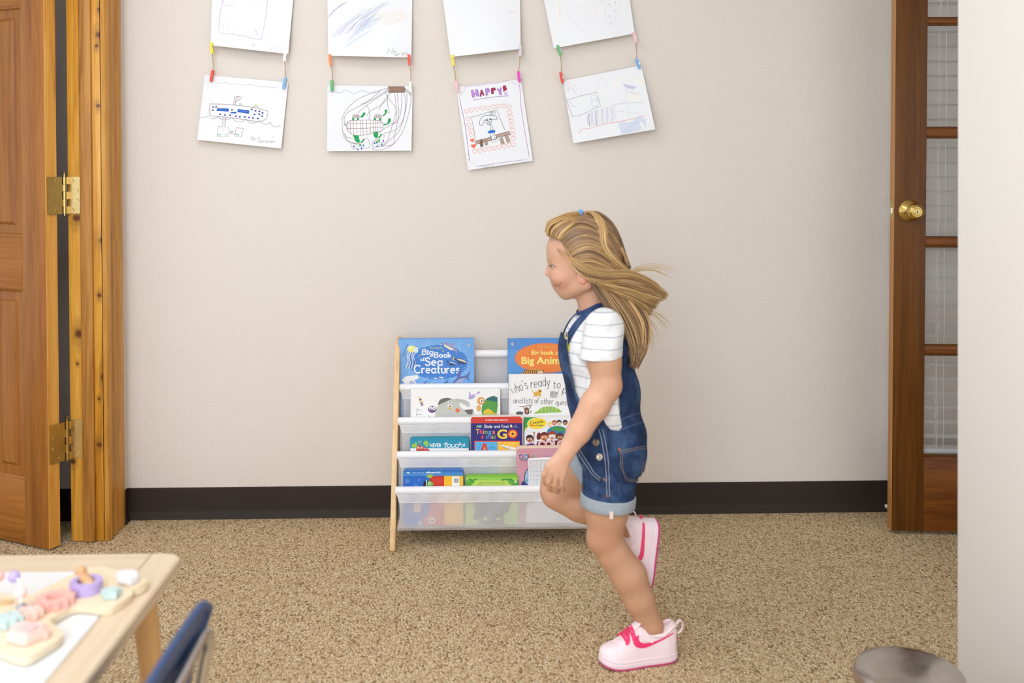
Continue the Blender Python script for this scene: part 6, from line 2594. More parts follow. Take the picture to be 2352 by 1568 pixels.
for s_ in (-1, 1):
    B.cone(Q(1269, 654.2, 0), Q(1284, 653.5, 18 * s_), 1.7 * KK, 1.7 * KK, 1.5 * KK, 'sub')
    B.cone(Q(1284, 653.5, 18 * s_), Q(1293, 646, 28 * s_), 1.7 * KK, 1.2 * KK, 2 * KK, 'sub')
    E(1338, 634, 66 * s_, (12, 6, 19), 3)
    E(1335, 631, 73 * s_, (6, 5, 10), 3, 'sub')
# left arm (nearest the camera)
c3(B, [(1388, 755, -100, 36), (1388, 830, -116, 36), (1394, 885, -120, 32)], 12)
c3(B, [(1394, 885, -120, 32), (1366, 930, -124, 32), (1330, 990, -127, 26), (1303, 1034, -128, 19.5)], 10)
kn_ = [(1259, 1071, -127, 8.5), (1267, 1083, -128, 9), (1278, 1092, -128, 8.5), (1291, 1096, -127, 7.5)]
for (x, y, l, r) in kn_:
    c3(B, [(1301, 1038, -127, 17), (x, y, l, r)], 5)
for ch in ([(1259, 1071, -127, 7.2), (1250, 1090, -124, 6.4), (1249, 1105, -114, 5.9), (1255, 1112, -106, 5.2)],
           [(1267, 1083, -128, 7.4), (1260, 1106, -125, 6.6), (1261, 1121, -114, 6.0), (1268, 1126, -105, 5.3)],
           [(1278, 1092, -128, 7.2), (1274, 1114, -124, 6.3), (1275, 1127, -114, 5.8), (1282, 1130, -106, 5.1)],
           [(1291, 1096, -127, 6.4), (1289, 1113, -123, 5.6), (1290, 1123, -114, 5.1), (1296, 1125, -107, 4.6)]):
    c3(B, ch, 1.2)
c3(B, [(1290, 1046, -124, 11), (1272, 1056, -116, 8.2), (1259, 1068, -107, 6.6), (1253, 1078, -102, 5.6)], 2.5)
# right arm, swung back behind the trunk
c3(B, [(1378, 755, 100, 36), (1396, 830, 112, 34), (1412, 880, 116, 31), (1396, 935, 122, 28), (1372, 985, 124, 19)], 10)
for (dx, dy_) in ((-14, 30), (-5, 36), (5, 37), (14, 33)):
    c3(B, [(1370, 990, 124, 15), (1364 + dx, 1000 + dy_ * .6, 124, 9), (1360 + dx, 1008 + dy_, 121, 6.2), (1364 + dx, 1020 + dy_, 114, 5.2)], 2)
c3(B, [(1362, 998, 122, 10), (1346, 1012, 116, 7.5), (1338, 1026, 110, 5.8)], 2)
# left leg, carrying her weight
c3(B, [(1402, 1035, -54, 58), (1394, 1170, -56, 47), (1389, 1235, -56, 38)], 14)
c3(B, [(1389, 1235, -56, 37), (1409, 1270, -56, 36), (1444, 1321, -56, 39.5), (1468, 1376, -56, 34), (1497, 1438, -54, 24.5), (1506, 1460, -52, 22)], 10)
E(1372, 1236, -56, (20, 26, 26), 14)
E(1500, 1444, -74, (9, 5, 9), 8)
c3(B, [(1506, 1460, -52, 21), (1514, 1482, -51, 17), (1470, 1488, -58, 17), (1420, 1496, -66, 11)], 6)
# right leg, knee lifted, shin trailing
c3(B, [(1392, 1040, 54, 58), (1330, 1088, 72, 50), (1290, 1112, 80, 42)], 14)
E(1276, 1124, 82, (38, 38, 38), 14)
c3(B, [(1280, 1136, 82, 36), (1330, 1158, 76, 39), (1395, 1188, 68, 33), (1446, 1210, 62, 23), (1460, 1215, 61, 21)], 10)
c3(B, [(1462, 1214, 61, 20), (1480, 1214, 60, 16), (1486, 1260, 59, 15), (1488, 1300, 58, 11)], 6)
V, Fc = B.mesh()
V = relax(V, Fc, 2, 0.45)
N_ = len(V)
base = np.array(lin((198, 151, 119))[:3])
colr = np.tile(np.append(base, 1.0), (N_, 1))


def tint(p, r, c_, amt):
    d = np.linalg.norm((V - np.array(p)) / (np.array(r) if not np.isscalar(r) else r), axis=1)
    w_ = np.clip(1 - d, 0, 1) ** 1.0 * amt
    w_ = np.minimum(w_ * 1.6, amt)
    colr[:, :3] = colr[:, :3] * (1 - w_[:, None]) + np.array(lin(c_)[:3]) * w_[:, None]


tint(Q(1315, 620), .16, (204, 158, 131), 1.0)
tint(Q(1290, 640, -32), .035, (204, 136, 116), .45)
tint(Q(1290, 640, 32), .035, (204, 136, 116), .45)
tint(Q(1258, 630), .012, (236, 160, 142), .6)
for s_ in (-1, 1):
    for q_ in ((1274, 650, 0), (1279, 651, 8 * s_), (1284, 651, 15 * s_), (1279, 659, 0), (1283, 658, 9 * s_)):
        tint(Q(*q_), .0062, (192, 104, 100), .85)
    tint(Q(1340, 645, 66 * s_), .02, (230, 150, 130), .5)
tint(Q(1385, 1240, -80), .05, (190, 134, 106), .6)
tint(Q(1280, 1124, 60), .06, (212, 160, 134), .8)
tint(Q(1262, 1100, 44), .016, (206, 130, 106), .7)
tint(Q(1345, 960, -128), .16, (220, 172, 144), .7)
tint(Q(1300, 1050, -128), .09, (224, 176, 150), .8)
SKIN = attr_mat('child_skin', 0.5, 0.12, 0.35)
person = np_mesh('person', V, Fc, SKIN, None, colr)
tag(person, 'running child in short denim overalls, striped tee and pink shoes, long fair hair flying back', 'person')
skin_tree = bvh(V, Fc)
del B

# face: eyes and brows drawn on the lids, mirrored for the far side
a = Art()
a.poly([(1261.5, 611.8), (1265, 610), (1268.5, 609.8), (1272.5, 611.6), (1268.5, 613), (1264.5, 613.2)], (206, 188, 180), 2)
a.ell(1266, 611.5, 2.6, 1.8, (58, 50, 50))
a.ell(1265.8, 611.5, 1.4, 1.4, (24, 20, 22))
a.line([(1260.5, 611.8), (1263.5, 609.2), (1268, 608.0), (1272, 609.4), (1277, 613.4)], 1.7, (72, 48, 38), 4)
a.line([(1263, 614.4), (1267, 614.6), (1272, 613.6)], .8, (150, 100, 82), 4)
eye = a.build('eye', proj(skin_tree), attr_mat('eye_tone', .3), person, eps=.0002, base=.0004, maxlen=3)
a = Art()
a.line([(1258, 598), (1264, 594.5), (1274, 594.5), (1286, 599)], 2.6, (206, 160, 122), 4)
brow = a.build('eyebrow', proj(skin_tree), attr_mat('brow_tone', .6), person, base=.0005, maxlen=3)
a = Art()
a.line([(1271, 654.4), (1276, 655.6), (1282, 654.6), (1287, 651.5), (1290, 647.5)], 1.3, (160, 82, 76), 4)
smile = a.build('mouth_line', proj(skin_tree), attr_mat('lip_tone', .5), person, base=.0004, maxlen=3)
for o in (eye, brow, smile):
    m2 = o.data.copy()
    for v_ in m2.vertices:
        v_.co.y = 2 * YG - v_.co.y
    m2.flip_normals()
    link_mesh(o.name.split('.')[0], m2, person)

# ---- tee shirt
M_shirt = NT('striped_jersey')
v = M_shirt.coord()
sp = M_shirt.n('ShaderNodeSeparateXYZ')
M_shirt.link(v, sp.inputs[0])
wz = M_shirt.math('ADD', sp.outputs[2], M_shirt.math('MULTIPLY', M_shirt.noise(v, 9, 2), 0.012))
fr = M_shirt.math('FRACT', M_shirt.math('MULTIPLY', wz, 38.0))
stripe = M_shirt.math('LESS_THAN', fr, 0.11)
M_shirt.base(M_shirt.mix(M_shirt.math('MULTIPLY', stripe, 0.6), lin((226, 226, 226)), lin((140, 152, 172))), 0.85, 0, .2)
M_shirt.bump(M_shirt.math('ADD', M_shirt.noise(M_shirt.coord(scale=(1, 1, .5)), 26, 3, .5, .6), M_shirt.math('MULTIPLY', M_shirt.noise(v, 500, 1), .05)), 0.5, 0.012)
M_shirt = M_shirt.mat
S = Field((GLO[0], GLO[1], Q(1400, 1010).z), (GHI[0], GHI[1], Q(1400, 680).z), 0.0024)
S.ell(Q(1369, 805, 0), R3(79, 99, 101), 0)
S.ell(Q(1386, 905, 0), R3(80, 96, 90), 30 * KK)
S.cone(Q(1388, 750, -92), Q(1376, 750, 92), 38 * KK, 38 * KK, 26 * KK)
sl = Q(1378, 822, -116)
for s_, xo in ((-1, 0), (1, 6)):
    S.cone(Q(1388, 754, 100 * s_), Q(1380 + xo, 822, 114 * s_), 43 * KK, 47 * KK, 14 * KK, clip=[(sl, (0.06, 0, -1.0))])
    S.cone(Q(1384, 790, 118 * s_), Q(1381 + xo, 840, 115 * s_), 34 * KK, 39 * KK, 0, 'sub', clip=[(Q(1378, 808, 0), (0, 0, 1.0))])
S.cone(Q(1358, 640, 0), Q(1364, 712, 0), 36 * KK, 36 * KK, 4 * KK, 'sub')
# the loose tail hanging out at the side, over the overalls
T = Field((Q(1330, 900).x, YG - .17, Q(1400, 1010).z), (Q(1450, 900).x, YG - .02, Q(1400, 830).z), 0.0013)
T.ell(Q(1388, 905, 0), R3(92, 117, 120), 0)
T.ell(Q(1388, 905, 0), R3(89.2, 113.4, 117.4), 0, 'sub')
T.cut_poly([(Q(x, y, -112).x, Q(x, y, -112).z) for x, y in ((1352, 850), (1418, 850), (1420, 930), (1426, 962), (1431, 984), (1424, 993), (1404, 990), (1392, 976), (1384, 960), (1370, 935), (1350, 905))])
Vs, Fs = S.mesh()
Vs = relax(Vs, Fs, 2)
rr = np.random.RandomState(3)
dz = np.sin((Vs[:, 2] * 1.3 + Vs[:, 0]) * 120) * .0012 + np.sin((Vs[:, 2] - Vs[:, 0] * 1.4) * 75 + Vs[:, 1] * 30) * .0016
Vs[:, 1] += np.where(Vs[:, 1] < YG - .06, dz, 0)
shirt = np_mesh('tee_shirt', Vs, Fs, M_shirt, person)
Vt, Ft = T.mesh()
np_mesh('shirt_tail', relax(Vt, Ft, 5), Ft, M_shirt, shirt)
shirt_tree = bvh(Vs, Fs)
M_navyrib = flat('navy_ribbing', (44, 62, 110), 0.85, 0, .15, 120)
ca = (Q(1352, 690, 0) - Q(1366, 728, 0)).normalized()
m_ = MB()
m_.lathe([(34 * KK, -9 * KK), (40 * KK, -10 * KK), (42.5 * KK, -6 * KK), (41 * KK, 4 * KK), (38 * KK, 10 * KK), (35 * KK, 10.5 * KK), (33.5 * KK, 6 * KK)], Q(1361, 706, 0), (ca + Vector((-.18, 0, 0))).normalized(), 40, closed=True)
m_.build('collar', M_navyrib, shirt)
a = Art()
a.poly([(1295, 778), (1300, 770), (1308, 774), (1310, 790), (1307, 808), (1299, 812), (1295, 800)], (238, 226, 110), 2)
a.build('yellow_patch', proj(shirt_tree), attr_mat('patch_print', .7), shirt, base=.0012, maxlen=4)

# ---- overalls
M_denim = NT('washed_denim')
v = M_denim.coord()
b1_ = M_denim.noise(v, 11, 3, .55)
b2_ = M_denim.noise(M_denim.coord(scale=(1, 1, .45)), 60, 3)
tw_ = M_denim.noise(M_denim.coord(rot=(0, .7, 0), scale=(1, 1, .08)), 900, 1)
t = M_denim.math('ADD', M_denim.math('MULTIPLY', b1_, .6), M_denim.math('ADD', M_denim.math('MULTIPLY', b2_, .28), M_denim.math('MULTIPLY', tw_, .12)))
c = M_denim.ramp(t, [(.34, lin((26, 39, 67))), (.5, lin((41, 60, 95))), (.66, lin((76, 101, 140)))])
M_denim.base(c, .85, 0, .2)
M_denim.bump(M_denim.math('ADD', M_denim.math('MULTIPLY', M_denim.noise(M_denim.coord(scale=(1, 1, 1.5)), 20, 3, .5, .8), 1.0), M_denim.math('MULTIPLY', tw_, .05)), .6, .014)
M_denim = M_denim.mat
M_cuff = flat('pale_denim_reverse', (158, 168, 176), .9, 0, .12, 90)
M_stitch = flat('pale_stitching', (170, 172, 170), .8)
D = Field((GLO[0], GLO[1], Q(1400, 1200).z), (GHI[0], GHI[1], Q(1400, 735).z), 0.0024)
D.ell(Q(1366, 805, 0), R3(85, 104, 106), 0)
D.ell(Q(1386, 905, 0), R3(86, 102, 95), 30 * KK)
D.ell(Q(1398, 1000, 0), R3(88, 108, 80), 30 * KK)
D.ell(Q(1432, 1045, -50), R3(53, 54, 60), 16 * KK)
D.ell(Q(1430, 1045, 50), R3(53, 54, 60), 16 * KK)
hemL = Q(1397, 1152, -56)
D.cone(Q(1400, 1030, -56), Q(1397, 1160, -58), 62 * KK, 59 * KK, 14 * KK, clip=[(hemL, (0.08, 0, -1.0))])
hR = Q(1352, 1078, 60)
nR = (Q(1300, 1112, 78) - Q(1392, 1045, 54)).normalized()
D.cone(Q(1394, 1040, 56), Q(1320, 1098, 74), 64 * KK, 58 * KK, 14 * KK, clip=[(hR, tuple(nR))])
keep = [(1215, 770), (1284, 768), (1297, 776), (1304, 795), (1311, 850), (1324, 905), (1345, 946), (1375, 962), (1412, 962), (1424, 945), (1421, 880), (1416, 820), (1410, 770), (1416, 735), (1450, 735), (1530, 800), (1540, 1210), (1200, 1210), (1200, 900)]
D.cut_poly([(Q(x, y, -90).x, Q(x, y, -90).z) for x, y in keep])
D.ell(Q(1366, 805, 0), R3(80, 99, 101), 0, 'sub', clip=[(Q(1380, 935, 0), (0, 0, -1.0))])
D.ell(Q(1386, 905, 0), R3(81, 97, 90), 0, 'sub', clip=[(Q(1380, 935, 0), (0, 0, -1.0))])
Vd, Fd = D.mesh()
Vd = relax(Vd, Fd, 2)
hip = Q(1400, 1040, -56)
wv = np.sin((Vd[:, 2] * 1.0 + (Vd[:, 0] - hip.x) * .8) * 150 + np.sin(Vd[:, 0] * 60) * 1.2) * .0026 + np.sin((Vd[:, 2] * .8 - Vd[:, 0] * .9) * 95) * .0020
fall = np.clip((hip.z + .05 - Vd[:, 2]) / .05, .25, 1) * np.clip((Vd[:, 2] - hemL.z - .012) / .03, 0, 1)
Vd[:, 1] -= np.where(Vd[:, 1] < YG - .03, wv * fall, 0)
overalls = np_mesh('denim_overalls', Vd, Fd, M_denim, person)
den = bvh(Vd, Fd)
# rolled cuffs
def cuff(c_, ax_, r, hgt):
    m_ = MB()
    n = 40
    rs = [(r - 5 * KK, -hgt), (r, -hgt - 1 * KK), (r + 3.4 * KK, -hgt + 4 * KK), (r + 3.8 * KK, 0), (r + 3.4 * KK, hgt - 3 * KK), (r + .5 * KK, hgt), (r - 5 * KK, hgt - 2 * KK)]
    m_.lathe(rs, c_, ax_, 48, closed=True)
    m_.build('rolled_cuff', M_cuff, overalls)


cuff(Q(1396.5, 1148, -57), Vector((0.07, 0, 1)), 59.5 * KK, 14 * KK)
cuff(Q(1350, 1079, 61), -nR, 61 * KK, 13 * KK)
# seams, pocket, buttons
a = Art()
for pl in ([(1376, 985), (1384, 1020), (1390, 1060), (1393, 1100), (1394, 1140)], [(1384, 985), (1392, 1020), (1397, 1060), (1399, 1100), (1400, 1140)],
           [(1323, 1000), (1327, 1018), (1337, 1040), (1352, 1064), (1366, 1086), (1380, 1098)], [(1316, 1004), (1321, 1022), (1332, 1045), (1348, 1070), (1362, 1090), (1378, 1103)]):
    a.line(pl, 1.5, (150, 160, 172), 5)
for pl in ([(1416, 968), (1444, 956), (1472, 946)], [(1420, 990), (1448, 978), (1480, 968)], [(1308, 855), (1322, 905), (1342, 942)], [(1424, 940), (1422, 880), (1418, 820)]):
    a.line(pl, 1.2, (96, 118, 150), 5)
a.line([(1386, 1098), (1392, 1104)], 4, (150, 96, 60))
a.line([(1391, 1137), (1398, 1141)], 4, (140, 88, 60))
a.build('stitching', proj(den), attr_mat('stitch_thread', .8), overalls, base=.0008, maxlen=4)
a = Art()
a.poly([(1420, 1030), (1450, 1026), (1481, 1020), (1482, 1060), (1474, 1100), (1452, 1108), (1432, 1103), (1424, 1068)], (62, 90, 136))
pk = proj(den)
pocket = a.build('back_pocket', pk, M_denim, overalls, base=.0028, maxlen=5)
a = Art()
for off_ in (0, 3.5):
    a.line([(1421 + off_, 1033), (1426 + off_, 1068), (1434 + off_, 1100 - off_), (1452, 1105 - off_), (1472 - off_, 1098 - off_), (1480 - off_, 1058)], .9, (146, 126, 96), 3)
a.line([(1421, 1034), (1450, 1030), (1480, 1024)], .9, (146, 126, 96), 3)
a.line([(1421, 1039), (1450, 1035), (1480, 1029)], .9, (146, 126, 96), 3)
a.rect(1419, 1028, 1424, 1033, (190, 96, 50))
a.build('pocket_stitching', pk, attr_mat('pocket_thread', .8), overalls, base=.0036, maxlen=4)
a = Art()
a.rect(1391, 1161, 1400, 1178, (226, 206, 196))
a.rect(1394, 1164, 1398, 1170, (206, 110, 100))
a.rect(1393, 1172, 1397, 1176, (206, 110, 100))
m_cuff_tree = None
M_btn = flat('antique_silver_button', (190, 180, 160), .3, .9, .1)
for (x, y) in ((1369, 1016), (1377, 1049)):
    h = den.ray_cast(CAMP, ray(x, y).normalized())
    if h[0]:
        m_ = MB()
        m_.lathe([(.0078, -.001), (.0085, .0012), (.0075, .0028), (.0055, .0032), (.003, .0024), (.0004, .0022)], h[0], h[1], 24)
        m_.build('button', M_btn, overalls)
# tag on the cuff
h0 = Q(1396, 1165, -57) + Vector((0, -63.6 * KK, 0))
m_ = MB()
m_.rbox((h0.x - .0045, h0.y - .0008, h0.z - .004), (h0.x + .0045, h0.y + .001, h0.z + .014), .0008, 1)
m_.build('cuff_tag', flat('cream_tag', (226, 206, 196), .8), overalls)


def snap(p, ctr, tree, off):
    d = (Vector(ctr) - p).normalized()
    h = tree.ray_cast(p - d * .15, d)
    return (h[0] - d * off) if h[0] else p


for s_ in (-1, 1):
    pts = []
    for (x, y, l) in ((1286, 786, 44), (1294, 764, 48), (1308, 738, 50), (1330, 714, 52), (1360, 703, 53), (1388, 706, 53), (1410, 728, 52), (1428, 756, 48)):
        pts.append(snap(Q(x, y, l * s_), Q(1372, 800, l * s_ * .6), shirt_tree, .003))
    pts = catmull(pts, 5)
    m_ = MB()
    n = len(pts)
    vs_, fs_ = [], []
    for i in range(n):
        tdir = (pts[min(i + 1, n - 1)] - pts[max(i - 1, 0)]).normalized()
        nrm = (pts[i] - Q(1372, 800, 0)).normalized()
        side = tdir.cross(nrm).normalized()
        nrm = side.cross(tdir)
        for (a_, b_) in ((-.010, -.001), (.010, -.001), (.010, .0018), (-.010, .0018)):
            vs_.append(pts[i] + side * a_ + nrm * b_)
    for i in range(n - 1):
        for j in range(4):
            fs_.append((i * 4 + j, i * 4 + (j + 1) % 4, i * 4 + 4 + (j + 1) % 4, i * 4 + 4 + j))
    fs_ += [(0, 1, 2, 3), (n * 4 - 1, n * 4 - 2, n * 4 - 3, n * 4 - 4)]
    m_.add(vs_, fs_)
    strap = m_.build('shoulder_strap', M_denim, overalls)
    m_ = MB()
    bc = pts[3]
    m_.tube([bc + Vector((0, y_, z_)) + (bc - Q(1372, 800, 0)).normalized() * .004 for y_, z_ in ((-.014, -.012), (.014, -.012), (.014, .012), (-.014, .012))], .0018, 8, closed=True)
    m_.sphere(bc + (bc - Q(1372, 800, 0)).normalized() * .004, .005, 0, 10, 6)
    m_.build('buckle', M_btn, strap)

# ---- shoes
M_shoe = flat('pale_pink_leather', (246, 224, 228), .45, 0, .02)
M_sole = flat('pale_pink_midsole', (244, 222, 230), .5, 0, .02)
M_hot = flat('hot_pink', (240, 54, 112), .45, 0, .05)
M_out = flat('magenta_outsole', (206, 70, 128), .6, 0, .04)
Wt = [(0, .004), (.02, .016), (.06, .0235), (.15, .029), (.3, .0305), (.45, .031), (.6, .0345), (.75, .0365), (.86, .034), (.93, .0275), (.98, .016), (1, .005)]
Ht = [(0, .072), (.02, .083), (.07, .087), (.14, .079), (.23, .070), (.33, .071), (.42, .079), (.50, .087), (.57, .083), (.65, .072), (.74, .060), (.84, .050), (.92, .043), (.97, .037), (1, .028)]


def itp(tb, t):
    for i in range(len(tb) - 1):
        if t <= tb[i + 1][0]:
            f = (t - tb[i][0]) / (tb[i + 1][0] - tb[i][0])
            f2 = f * f * (3 - 2 * f) * .4 + f * .6
            return tb[i][1] + (tb[i + 1][1] - tb[i][1]) * f2
    return tb[-1][1]


def wexp(t):
    return .34 if t < .40 else min(.62, .34 + (t - .40) * 2.0)


def shoe(Mx, L):
    w3 = Mx.to_3x3()
    NS, NR = 44, 24
    ts = [.5 - .5 * math.cos(PI * i / NS) for i in range(NS + 1)]

    def spring(t):
        return .009 * max(0, (t - .72) / .28) ** 2 + .003 * max(0, (.12 - t) / .12) ** 2
    up = MB()
    vs_, fs_ = [], []
    for t in ts:
        w_, h_ = itp(Wt, t) * .95, itp(Ht, t)
        for j in range(NR + 1):
            a_ = PI * j / NR
            y = w_ * math.copysign(abs(math.cos(a_)) ** wexp(t), math.cos(a_)) * (1 - .2 * math.sin(a_))
            z = .013 + spring(t) + (h_ - .013) * abs(math.sin(a_)) ** .72
            vs_.append(Mx @ Vector((t * L, y, z)))
    for i in range(NS):
        for j in range(NR):
            a_ = i * (NR + 1) + j
            fs_.append((a_, a_ + 1, a_ + NR + 2, a_ + NR + 1))
    fs_.append(tuple(range(NR + 1)))
    fs_.append(tuple(range(NS * (NR + 1), (NS + 1) * (NR + 1))))
    up.add(vs_, fs_)
    o = up.build('shoe', M_shoe, person, smooth=70)
    tree = BVHTree.FromPolygons([tuple(q) for q in vs_], fs_)
    # midsole and outsole
    for (nm, mt, prof) in (('midsole', M_sole, [(.93, .0045), (1.0, .0045), (1.035, .008), (1.03, .0135), (1.005, .0155), (1.015, .0165), (1.0, .020), (.93, .0205)]), ('outsole', M_out, [(.85, 0), (.98, 0), (1.01, .0015), (1.01, .0047), (.9, .0049)])):
        sm_ = MB()
        vs2, fs2 = [], []
        ring = []
        for s_ in (1, -1):
            seq = ts if s_ == 1 else ts[::-1][1:-1]
            for t in seq:
                ring.append((t, s_))
        kq = len(prof)
        for (t, s_) in ring:
            for (sc2, z) in prof:
                x = L * (.5 + (t - .5) * (1 + (sc2 - 1) * .35))
                vs2.append(Mx @ Vector((x, s_ * itp(Wt, t) * sc2, z + spring(t))))
        nr_ = len(ring)
        for i in range(nr_):
            i2 = (i + 1) % nr_
            for j in range(kq - 1):
                fs2.append((i * kq + j, i2 * kq + j, i2 * kq + j + 1, i * kq + j + 1))
        fs2.append(tuple(i * kq for i in range(nr_)))
        fs2.append(tuple(i * kq + kq - 1 for i in range(nr_ - 1, -1, -1)))
        sm_.add(vs2, fs2)
        sm_.build(nm, mt, o, smooth=40)
    # padded collar round the ankle
    cm = MB()
    pts = []
    for i in range(28):
        a_ = 2 * PI * i / 28
        t = .22 + .205 * math.cos(a_)
        y = .0225 * math.sin(a_)
        z = itp(Ht, t) - .003
        pts.append(Mx @ Vector((t * L, y, z)))
    cm.tube(pts, .0046, 10, closed=True)
    cm.build('collar_pad', M_shoe, o)
    # tongue tip, strap, laces, pull tab
    tg_ = MB()

    def srf(t, y, off):
        p = Mx @ Vector((t * L, y, .2))
        h = tree.ray_cast(p, w3 @ Vector((0, 0, -1)))
        return (h[0] if h[0] else Mx @ Vector((t * L, y, itp(Ht, t)))) + (w3 @ Vector((0, 0, 1))).normalized() * off
    upv = w3 @ Vector((0, 0, 1))
    tg_.tube([srf(.60, 0, .001), srf(.54, 0, .003), srf(.50, 0, .004) + upv * .004, srf(.47, 0, .002) + upv * .010], [.013, .0145, .0145, .012], 12, flatx=.22, up=w3 @ Vector((0, 1, 0)))
    tg_.build('tongue', M_shoe, o, smooth=60)
    stp = MB()

    def side(a_, t, off):
        w_, h_ = itp(Wt, t) * .95, itp(Ht, t)
        y = w_ * math.copysign(abs(math.cos(a_)) ** wexp(t), math.cos(a_)) * (1 - .2 * math.sin(a_))
        z = .013 + (h_ - .013) * abs(math.sin(a_)) ** .72
        n = Vector((0, math.cos(a_), math.sin(a_)))
        return Mx @ (Vector((t * L, y, z)) + n * off)
    for lo_, hi_ in ((.0028, 0),):
        stp.grid(lambda u, v: side(PI * (.20 + .60 * u), .50 - .10 * (1 - math.sin(PI * (.20 + .60 * u))) * 2.2 + (v - .5) * .105, lo_), 20, 4)
        for vv in (0, 1):
            stp.tube([side(PI * (.20 + .60 * i / 20), .50 - .10 * (1 - math.sin(PI * (.20 + .60 * i / 20))) * 2.2 + (vv - .5) * .105, .0014) for i in range(21)], .0016, 6)
        for uu in (.20, .80):
            stp.tube([side(PI * uu, .50 - .10 * (1 - math.sin(PI * uu)) * 2.2 + (vv - .5) * .105, .0014) for vv in (0, .25, .5, .75, 1)], .0016, 6)
    stp.build('ankle_strap', M_shoe, o, smooth=60)
    for i in range(4):
        t = .58 + i * .042
        lc = MB()
        s_ = 1 if i % 2 else -1
        lc.tube([side(PI * (.24 + .52 * u / 10), t + s_ * .016 * (u / 10 - .5) * 2, .0022) for u in range(11)], .0026, 8, flatx=1.0)
        lc.build('lace', M_hot, o)
        if i < 3:
            lc = MB()
            lc.tube([side(PI * (.26 + .48 * u / 10), t + .02 - s_ * .02 * (u / 10 - .5) * 2, .0030) for u in range(11)], .0022, 8)
            lc.build('lace', M_hot, o)
    pt = MB()
    pt.tube([Mx @ Vector(q) for q in catmull([(.004, 0, .070), (-.001, 0, .080), (-.006, 0, .088), (-.013, 0, .086), (-.016, 0, .076), (-.012, 0, .064), (-.003, 0, .058)], 5)], .0042, 8, flatx=.45, up=w3 @ Vector((0, 1, 0)))
    pt.build('pull_tab', M_shoe, o)
    ht_ = MB()
    for s_ in (1,):
        ht_.sphere(Mx @ Vector((.001, 0, .045)), .009, 0, 12, 8, (.5, .8, 1))
    ht_.build('heel_patch', M_hot, o)
    return o, tree


# left shoe flat on the carpet
hl = at_y(1553, 1500, YG - .050)
tl_ = at_y(1377, 1500, YG - .085)
hl.z = tl_.z = 0.0
fx = (tl_ - hl)
Ls = fx.length
fx.normalize()
fy = Vector((0, 0, 1)).cross(fx)
ML = Matrix(((fx.x, fy.x, 0, hl.x), (fx.y, fy.y, 0, hl.y), (0, 0, 1, 0.0005), (0, 0, 0, 1)))
s1, tree1 = shoe(ML, Ls)
tag(s1, 'pink shoe planted on the carpet')
a = Art().zoom(1350, 1380, 9.408)
a.poly([(1110, 735), (1100, 800), (1110, 850), (1140, 885), (1210, 908), (1300, 902), (1450, 868), (1650, 788), (1848, 678), (1850, 700), (1700, 800), (1500, 900), (1300, 990), (1180, 1015), (1090, 1008), (1020, 970), (985, 915), (982, 865), (1010, 800), (1060, 757)], (240, 54, 112), 2)
a.build('side_flash', proj(tree1), attr_mat('flash_pink', .45), s1, base=.0010, maxlen=4)
a = Art().zoom(1350, 1380, 9.408)
for (x, y) in ((470, 690), (500, 720), (540, 700), (535, 745), (580, 690), (575, 740), (590, 790), (545, 800), (500, 770), (620, 860)):
    a.ell(x, y, 6, 8, (214, 190, 196), 0, 8)
for pl in ([(300, 860), (420, 880), (560, 930), (680, 960), (700, 1000)], [(650, 835), (760, 825), (850, 840), (900, 760), (1010, 730), (1060, 650)], [(880, 860), (920, 950), (960, 1010)], [(1380, 1060), (1420, 1000), (1450, 960)]):
    a.line(pl, .7, (222, 196, 204), 3)
a.build('seam_line', proj(tree1), attr_mat('seam_tone', .5), s1, base=.0006, maxlen=4)
# right shoe trailing, toe down
hr = Q(1512, 1192, 60)
tr_ = Q(1492, 1335, 56)
fx = (tr_ - hr).normalized()
fz = Vector((-1, -0.10, -.12))
fz = (fz - fx * fz.dot(fx)).normalized()
fy = fz.cross(fx)
MR = Matrix(((fx.x, fy.x, fz.x, hr.x), (fx.y, fy.y, fz.y, hr.y), (fx.z, fy.z, fz.z, hr.z), (0, 0, 0, 1)))
s2, tree2 = shoe(MR, Ls * .98)
tag(s2, 'pink shoe in the air behind the other leg')
a = Art().zoom(1260, 1120, 7.84)
a.poly([(1690, 640), (1728, 640), (1738, 800), (1724, 1100), (1705, 1250), (1655, 1305), (1610, 1250), (1640, 1195), (1662, 1050), (1682, 850)], (236, 64, 116), 2)
a.build('side_flash', proj(tree2), attr_mat('flash_pink', .45), s2, base=.0010, maxlen=4)

# ---- hair
HAIR = attr_mat('fair_hair', .42, spec=.5)
cap_tree = None
HC = (1342, 577)
HR_ = (86, 74, 87)


def skl(px, py, far=False, infl=1.0):
    u = 1 - ((px - HC[0]) / (HR_[0] * infl)) ** 2 - ((py - HC[1]) / (HR_[2] * infl)) ** 2
    return (1 if far else -1) * HR_[1] * infl * math.sqrt(max(0.0, u))


C = Field((Q(1235, 700).x, YG - .10, Q(1340, 740).z), (Q(1460, 700).x, YG + .10, Q(1340, 470).z), 0.0024)
C.ell(Q(1342, 577, 0), R3(88, 73, 87), 0)
C.ell(Q(1292, 532, 0), R3(38, 52, 34), 14 * KK)
C.ell(Q(1384, 620, 0), R3(46, 58, 62), 20 * KK)
C.ell(Q(1336, 496, 0), R3(16, 14, 8), 10 * KK)
C.cut_poly([(Q(x, y).x, Q(x, y).z) for x, y in ((1225, 450), (1225, 536), (1262, 541), (1284, 549), (1299, 577), (1313, 602), (1328, 616), (1352, 622), (1362, 650), (1376, 690), (1470, 735), (1470, 450))])
Vc, Fcc = C.mesh()
Vc = relax(Vc, Fcc, 3)
hc = np.zeros((len(Vc), 4))
hc[:, 3] = 1
hc[:, :3] = np.array(lin((122, 92, 64))[:3])
cap_tree = bvh(Vc, Fcc)
hair = np_mesh('hair', Vc, Fcc, HAIR, person, hc)
